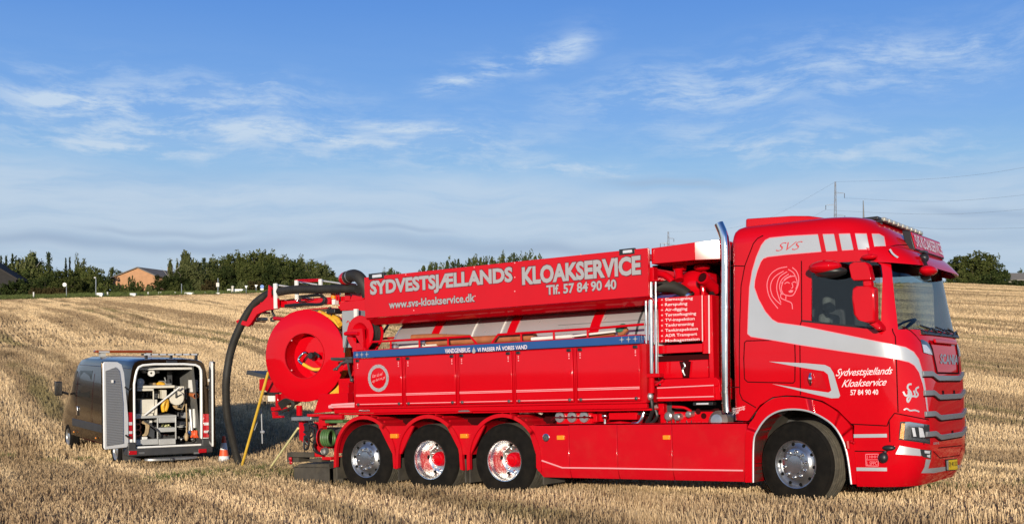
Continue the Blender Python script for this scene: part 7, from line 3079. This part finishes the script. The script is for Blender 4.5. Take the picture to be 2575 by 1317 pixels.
b.build('roof', mat('fibre_cement_roof', (0.24, 0.215, 0.18), 0.9, var=0.15, vscale=1.2), BN, smooth=0)
tag(BN, 'low barn with pale grey roof at the right edge of the photo', 'barn')

# ---- road furniture along the verge
RY = 152.5


def post(mb, px, y0, y1, r, Y=RY):
    a, c = at(px, y1, Y), at(px, y0, Y)
    a.z = min(a.z, verge_z(a.x, Y))
    mb.tube([a, c], r, 8)
    return a, c


b = MB()
post(b, 166.5, 717, 745, 0.045)
o = tag(b.build('round_sign', M['alu_dull'], None), 'round white road sign on a thin post beside the brown hedge', 'road sign')
b = MB()
b.lathe([(0, 0), (0.26, 0), (0.26, 0.03), (0, 0.03)], at(162, 715.5, RY - 0.1), (0, -1, 0), 20)
b.build('sign_plate', M['white'], o)
b = MB()
post(b, 240.5, 699, 738, 0.055)
o = tag(b.build('street_lamp', M['alu_dull'], None), 'white headed street lamp in front of the garden trees', 'street lamp')
b = MB()
b.ball(at(238.5, 698, RY - 0.1), 0.16, 0.16, 0.10)
b.build('lamp_head', M['white'], o)
b = MB()
post(b, 456, 713, 740, 0.05)
tag(b.build('grey_post', M['alu_dull'], None), 'plain grey post in front of the hanging birches', 'post')
b = MB()
post(b, 547.5, 699, 741, 0.055)
o = tag(b.build('signal_post', M['alu_dull'], None), 'tall pale post carrying a square box in front of the wood', 'post')
b = MB()
q = at(547.5, 716, RY - 0.1)
b.box(q.x - 0.20, q.x + 0.20, q.y - 0.15, q.y + 0.05, q.z - 0.26, q.z + 0.26)
b.build('signal_box', M['dirty_white'], o, 0.02)
for px, tp, lab in ((618.5, 720, 'left one of two white give way signs beside the white trailer'), (643.5, 718, 'right one of two white give way signs near the blue sign')):
    b = MB()
    post(b, px, tp + 2, 742, 0.045)
    o = tag(b.build('give_way_sign', M['alu_dull'], None), lab, 'road sign', 'give way signs by the road')
    b = MB()
    q = at(px, tp, RY - 0.1)
    b.slab([q + Vector((-0.20, 0, 0.10)), q + Vector((0.20, 0, 0.10)), q + Vector((0, 0, -0.26))], (0, 0.03, 0))
    b.build('sign_plate', M['white'], o)
b = MB()
post(b, 658.5, 722, 742, 0.045)
o = tag(b.build('blue_sign', M['alu_dull'], None), 'round blue road sign beside the black hose', 'road sign')
b = MB()
b.lathe([(0, 0), (0.25, 0), (0.25, 0.03), (0, 0.03)], at(658.5, 720.5, RY - 0.1), (0, -1, 0), 18)
b.build('sign_plate', mat('sign_blue', (0.06, 0.18, 0.50), 0.5), o)
b = MB()
q = at(658.5, 727, RY - 0.1)
b.box(q.x - 0.2, q.x + 0.2, q.y - 0.03, q.y, q.z - 0.10, q.z + 0.10)
b.build('sub_plate', M['white'], o)
for px, lab in ((84, 'leftmost white marker post at the foot of the hedge'), (270, 'white marker post in front of the brick house bushes'), (372, 'white marker post under the dark tree by the brick house'),
                (399, 'left one of a close pair of white marker posts'), (404, 'right one of a close pair of white marker posts'), (440, 'white marker post left of the plain grey post'),
                (515, 'white marker post left of the signal post'), (533, 'white marker post right next to the signal post'), (639, 'yellowish marker post between the give way signs')):
    b = MB()
    a, c = at(px, 741, RY), at(px, 734, RY)
    a.z = min(a.z, verge_z(a.x, RY))
    b.tube([a, c], 0.09 if px != 639 else 0.07, 8)
    tag(b.build('marker_post', M['yellow_pole'] if px == 639 else M['white'], None), lab, 'marker post', 'marker posts along the road')
for x0, x1, yy, lab in ((245, 260, 739, 'white kerb block left of the brick house'), (328, 343, 740, 'white kerb block in front of the brick house'), (465, 488, 738, 'flat white kerb block in front of the birches'),
                        (544, 564, 738.5, 'white kerb block at the foot of the signal post')):
    b = MB()
    p, q = at(x0, yy + 2.5, RY - 1), at(x1, yy - 2.5, RY - 1)
    b.box(p.x, q.x, RY - 1.4, RY - 0.8, min(p.z, ground(p.x, RY - 1)) - 0.1, q.z)
    tag(b.build('kerb_block', M['white'], None, 0.03), lab, 'kerb block', 'white kerb blocks by the road')
TRL = empty('white_trailer', at(600, 742, RY + 1))
b = MB()
b.box(-0.70, 0.65, -0.5, 1.2, 0.10, 0.78)
b.build('body', M['white'], TRL, 0.04)
for x in (-0.4, 0.4):
    b = MB()
    b.lathe([(0.0, 0), (0.16, 0), (0.16, 0.1), (0, 0.1)], (x, -0.5, 0.16), (0, -1, 0), 14)
    b.build('wheel', M['black'], TRL)
tag(TRL, 'small white box trailer parked between the road signs', 'trailer')
b = MB()
p = at(584, 741, RY)
b.tube([p, p + Vector((0, 0, 0.5)), p + Vector((0.02, 0, 1.0))], [0.20, 0.17, 0.12], 10)
b.ball(p + Vector((0.03, 0, 1.05)), 0.20, 0.16, 0.14)
tag(b.build('wrapped_sign', M['dirty_white'], None), 'white wrapped post standing left of the white trailer', 'post')
b = MB()
q = at(575, 735, RY + 2)
b.box(q.x - 0.25, q.x + 0.25, q.y, q.y + 0.3, q.z - 0.6, q.z + 0.45)
tag(b.build('grey_cabinet', M['zinc'], None, 0.03), 'grey roadside cabinet left of the white wrapped post', 'cabinet')

# ---- power line
LAT = mat('galvanised_lattice', (0.36, 0.38, 0.42), 0.6, 0.4)
INS = mat('insulator', (0.07, 0.07, 0.08), 0.4)


def pylon(px, ytop, Y, hpx, arms, label):
    """lattice mast; arms: (dx px, y px of the arm, y px of the insulator foot)"""
    base = at(px, ytop + hpx, Y)
    o_ = empty('pylon', base)
    k = Y / FPX
    H = hpx * k
    W0, W1 = 15.0 * k * 0.75, 2.4 * k
    mb = MB()
    nl = 16
    rr = max(0.05, 0.55 * k)
    def cor(f, s1, s2):
        w = (W0 + (W1 - W0) * f) * 0.5
        return Vector((s1 * w, s2 * w, H * f))
    for s1 in (-1, 1):
        for s2 in (-1, 1):
            mb.tube([cor(0, s1, s2), cor(1, s1, s2)], rr, 4)
    for i in range(nl):
        f0, f1 = 1 - (1 - i / nl) , (i + 1) / nl
        for s in (-1, 1):
            a, b2 = (-1, 1) if i % 2 else (1, -1)
            mb.tube([cor(f0, a, s), cor(f1, b2, s)], rr * 0.55, 4)
            mb.tube([cor(f0, s, a), cor(f1, s, b2)], rr * 0.55, 4)
    mb.build('mast', LAT, o_)
    ends = []
    for dx, ya, yf in arms:
        za = (ytop + hpx - ya) * k
        mb = MB()
        mb.tube([Vector((0, 0, za)), Vector((dx * k, 0, za))], rr * 0.8, 5)
        mb.tube([Vector((0, 0, za + 3.0 * k)), Vector((dx * k, 0, za))], rr * 0.6, 5)
        mb.build('arm', LAT, o_)
        zf = (ytop + hpx - yf) * k
        mb = MB()
        mb.tube([Vector((dx * k, 0, za)), Vector((dx * k, 0, zf))], rr * 1.3, 6)
        mb.build('insulator', INS, o_)
        ends.append(base + Vector((dx * k, 0, zf)))
    return tag(o_, label, 'pylon'), ends


_, E1 = pylon(2100, 457, 250, 300, [(23, 486, 498), (-24, 516, 527), (24, 542, 552)], 'tall lattice power pylon standing behind the cab roof')
pylon(1680, 582, 430, 150, [(14, 600, 608), (-20, 612, 622), (18, 616, 622), (-10, 613, 618)], 'distant lattice power pylon above the overhead beam')
pylon(817, 655, 600, 90, [(9, 668, 674), (-9, 676, 680)], 'tiny distant power pylon above the right end of the wood')
wires = [([(2100, 457, 250), (2300, 452, 200), (2450, 440, 182), (2575, 421, 171), (2700, 395, 162)], 'uppermost power line wire from the tall pylon'),
         ([(2123, 498, 250), (2280, 505.5, 202), (2400, 505, 187), (2575, 490, 171), (2700, 470, 162)], 'second power line wire from the top'),
         ([(2076, 527, 250), (2130, 531, 240), (2260, 537, 205), (2400, 538, 187), (2575, 526, 171), (2700, 508, 162)], 'third power line wire from the top'),
         ([(2124, 552, 250), (2300, 571.5, 200), (2400, 575, 187), (2575, 573, 171), (2700, 566, 162)], 'lowest power line wire right of the cab'),
         ([(2100, 457, 250), (2040, 492, 275), (1975, 528, 300), (1900, 560, 330), (1800, 578, 370), (1680, 583, 430)], 'power line wire running down left from the pylon top'),
         ([(2076, 527, 250), (2020, 556, 275), (1950, 580, 305), (1860, 604, 345), (1760, 616, 390), (1660, 622, 430)], 'lower power line wire running left behind the cab roof')]
WM = mat('wire', (0.30, 0.33, 0.38), 0.6)
for pts_, lab in wires:
    b = MB()
    b.tube([at(*q) for q in pts_], 0.014, 5, 6)
    tag(b.build('power_line', WM, None), lab, 'cable', 'wires of the power line')

# ------------------------------------------------------------------ stubble: straw stumps standing in the field
def straw_mat():
    m = bpy.data.materials.new('straw')
    m.use_nodes = True
    t = NT(m.node_tree)
    b_ = t.n['Principled BSDF']
    b_.inputs['Roughness'].default_value = 0.6
    b_.inputs['Specular IOR Level'].default_value = 0.25
    c, pos = field_nodes(t, (0.72, 0.535, 0.310), (0.35, 0.245, 0.137), (0.20, 0.22, 0.06), fine=False)
    n = t.noise(t.vm('MULTIPLY', pos, (1.0, 1.0, 0.15)), 45.0, 2.0, 0.6)
    c = t.vm('MULTIPLY', c, t.ramp(n, [(0.32, (0.50, 0.46, 0.43)), (0.47, (0.98, 0.95, 0.92)), (0.66, (1.40, 1.43, 1.47))]))
    patch = t.noise(pos, 0.9, 4.0, 0.6)
    c = t.vm('MULTIPLY', c, t.ramp(patch, [(0.35, (0.92, 0.90, 0.88)), (0.6, (1.06, 1.06, 1.06))]))
    t.put(b_.inputs['Base Color'], c)
    return m


STRAW = straw_mat()
GRASS = mat('grass_blades', (0.13, 0.16, 0.045), 0.7, var=0.4, vscale=1.5, spec=0.2)


def straw_tile(name, size, count, h0, h1, w, seed, m, rows=0.125, litter=0.25, lean=0.16):
    rnd = random.Random(seed)
    vs, fs = [], []
    nrow = max(1, int(round(size / rows)))
    for k in range(count):
        if rnd.random() < litter:                       # broken straw lying between the rows
            c = Vector((rnd.uniform(-0.5, 0.5) * size, rnd.uniform(-0.5, 0.5) * size, rnd.uniform(0.01, 0.05)))
            a = rnd.uniform(0, 6.28)
            L = rnd.uniform(0.05, 0.14)
            d = Vector((cos(a), sin(a), rnd.uniform(-0.1, 0.35))) * L
            s = Vector((-sin(a), cos(a), 0)) * w * 0.6 + Vector((0, 0, w * 0.3))
            o = len(vs)
            vs += [c - d - s, c - d + s, c + d + s, c + d - s]
            fs.append((o, o + 1, o + 2, o + 3))
            continue
        r = rnd.randrange(nrow)
        x = (r + 0.5) / nrow * size - size / 2 + rnd.gauss(0, 0.022)
        y = rnd.uniform(-0.5, 0.5) * size
        h = rnd.uniform(h0, h1)
        a = rnd.uniform(0, 6.28)
        lx, ly = rnd.gauss(0, lean) * h, rnd.gauss(0, lean) * h
        s = Vector((cos(a), sin(a), 0)) * w * rnd.uniform(0.7, 1.4) * 0.5
        o = len(vs)
        p0, p1, p2 = Vector((x, y, -0.03)), Vector((x + lx * 0.4, y + ly * 0.4, h * 0.55)), Vector((x + lx, y + ly, h))
        vs += [p0 - s, p0 + s, p1 + s, p1 - s, p2 + s * 0.8, p2 - s * 0.8]
        fs += [(o, o + 1, o + 2, o + 3), (o + 3, o + 2, o + 4, o + 5)]
    me = bpy.data.meshes.new(name)
    me.from_pydata(vs, [], fs)
    me.materials.append(m)
    return bpy.data.objects.new(name, me)


def scatter(name, pts, variants, label):
    """pts: (position, euler, scale). One object whose points each carry a tile of straw"""
    me = bpy.data.meshes.new(name)
    me.from_pydata([p for p, e, s in pts], [], [])
    a = me.attributes.new('tilt', 'FLOAT_VECTOR', 'POINT')
    a.data.foreach_set('vector', [c for p, e, s in pts for c in e])
    a = me.attributes.new('size', 'FLOAT', 'POINT')
    a.data.foreach_set('value', [s for p, e, s in pts])
    o = link(name, me)
    col = bpy.data.collections.new(name + '_tiles')
    for v in variants:
        col.objects.link(v)
    g = bpy.data.node_groups.new(name, 'GeometryNodeTree')
    g.interface.new_socket('Geometry', in_out='INPUT', socket_type='NodeSocketGeometry')
    g.interface.new_socket('Geometry', in_out='OUTPUT', socket_type='NodeSocketGeometry')
    N, L = g.nodes, g.links
    gi, go = N.new('NodeGroupInput'), N.new('NodeGroupOutput')
    ip = N.new('GeometryNodeInstanceOnPoints')
    ci = N.new('GeometryNodeCollectionInfo')
    ci.inputs['Collection'].default_value = col
    ci.inputs['Separate Children'].default_value = True
    ci.inputs['Reset Children'].default_value = True
    ip.inputs['Pick Instance'].default_value = True
    rv = N.new('FunctionNodeRandomValue')
    rv.data_type = 'INT'
    for s in rv.inputs:
        if s.type == 'INT' and s.name == 'Min':
            s.default_value = 0
        if s.type == 'INT' and s.name == 'Max':
            s.default_value = len(variants) - 1
    at1 = N.new('GeometryNodeInputNamedAttribute')
    at1.data_type = 'FLOAT_VECTOR'
    at1.inputs[0].default_value = 'tilt'
    at2 = N.new('GeometryNodeInputNamedAttribute')
    at2.data_type = 'FLOAT'
    at2.inputs[0].default_value = 'size'
    L.new(gi.outputs[0], ip.inputs['Points'])
    L.new(ci.outputs[0], ip.inputs['Instance'])
    L.new([s for s in rv.outputs if s.type == 'INT'][0], ip.inputs['Instance Index'])
    L.new(at1.outputs[0], ip.inputs['Rotation'])
    L.new(at2.outputs[0], ip.inputs['Scale'])
    L.new(ip.outputs[0], go.inputs[0])
    md = o.modifiers.new('scatter', 'NODES')
    md.node_group = g
    return tag(o, label, kind='stuff')


srnd = random.Random(5)
ROWANG = math.atan2(ROW.y, ROW.x) - pi / 2


def tiles(y0, y1, step, jitter, hf, near_pad=4.0):
    """grid of tile positions aligned with the drill rows, inside the camera's ground view"""
    out = []
    R = 150
    n = int(R * 1.6 / step)
    for i in range(-n, n + 1):
        for j in range(-n, n + 1):
            p = ACR * (i * step + srnd.uniform(-jitter, jitter)) + ROW * (j * step + srnd.uniform(-jitter, jitter)) + Vector((0, (y0 + y1) / 2, 0))
            if not (y0 <= p.y < y1) or abs(p.x) > 0.46 * p.y + near_pad:
                continue
            z = gz(p.x, p.y)
            e = 0.4
            nx = (gz(p.x + e, p.y) - gz(p.x - e, p.y)) / (2 * e)
            ny = (gz(p.x, p.y + e) - gz(p.x, p.y - e)) / (2 * e)
            q = Vector((-nx, -ny, 1)).to_track_quat('Z', 'Y')
            mt = Matrix.Rotation(ROWANG + (pi if srnd.random() < 0.5 else 0) + srnd.uniform(-0.06, 0.06), 4, 'Z')
            nrm = Vector((-nx, -ny, 1)).normalized()
            tilt = Vector((0, 0, 1)).rotation_difference(nrm).to_matrix().to_4x4()
            out.append(((p.x, p.y, z), tuple((tilt @ mt).to_euler()), srnd.uniform(0.88, 1.12) * hf))
    return out


V1 = [straw_tile('straw_tile', 0.5, 165, 0.085, 0.165, 0.0085, 100 + k, STRAW) for k in range(8)]
V2 = [straw_tile('straw_tile', 1.0, 330, 0.085, 0.17, 0.010, 200 + k, STRAW) for k in range(6)]
V3 = [straw_tile('straw_tile', 2.0, 420, 0.09, 0.19, 0.022, 300 + k, STRAW, rows=0.25) for k in range(6)]
scatter('near_stubble', tiles(12.0, 26.5, 0.44, 0.06, 1.0), V1, 'cut straw stubble round the truck')
scatter('mid_stubble', tiles(26.5, 62.0, 0.92, 0.10, 1.0), V2, 'cut straw stubble behind the van')
scatter('far_stubble', tiles(62.0, 149.5, 1.9, 0.2, 1.0), V3, 'cut straw stubble up the slope')

# weeds trodden round the manhole and grass on the verge
GT = [straw_tile('grass_tuft', 0.5, 90, 0.08, 0.30, 0.010, 400 + k, GRASS, rows=0.5, litter=0.2, lean=0.55) for k in range(4)]
WT = [straw_tile('dry_tuft', 0.5, 90, 0.06, 0.26, 0.010, 500 + k, mat('dry_weeds', (0.44, 0.33, 0.17), 0.75, var=0.4, vscale=4, spec=0.2), rows=0.5, litter=0.45, lean=0.9) for k in range(3)]
pts_ = []
for k in range(120):
    a, r = srnd.uniform(0, 6.28), srnd.uniform(0, 1) ** 0.6
    x, y = -4.75 + 1.35 * r * cos(a), 21.6 + 1.5 * r * sin(a)
    pts_.append(((x, y, gz(x, y) - 0.01), (srnd.gauss(0, 0.2), srnd.gauss(0, 0.2), srnd.uniform(0, 6.28)), srnd.uniform(0.45, 0.85)))
scatter('trodden_weeds', pts_, WT, 'dry weeds and straw trodden round the manhole')
pts_ = []
for (cx_, cy_, rx, ry, n_) in ((-6.0, 20.9, 0.5, 0.5, 14), (-5.2, 21.2, 0.6, 0.4, 12), (-9.3, 26.5, 1.4, 0.4, 26), (-4.0, 21.0, 0.5, 0.4, 10), (6.7, 15.6, 1.0, 0.3, 12)):
    for k in range(n_):
        x, y = srnd.gauss(cx_, rx * 0.6), srnd.gauss(cy_, ry * 0.6)
        pts_.append(((x, y, gz(x, y)), (0, 0, srnd.uniform(0, 6.28)), srnd.uniform(0.4, 0.8)))
scatter('green_weeds', pts_, GT, 'patches of green weeds in the stubble')
pts_ = []
for k in range(5200):
    y = srnd.uniform(150.0, 162.5)
    x = srnd.uniform(-0.46, 0.47) * y
    dens = 1.0 if x < -35 else 0.55
    if srnd.random() > dens:
        continue
    pts_.append(((x, y, verge_z(x, y)), (0, 0, srnd.uniform(0, 6.28)), srnd.uniform(0.8, 1.5) * (1.0 if x < -30 else 0.5)))
scatter('verge_grass', pts_, GT, 'long rough grass on the verge along the road')
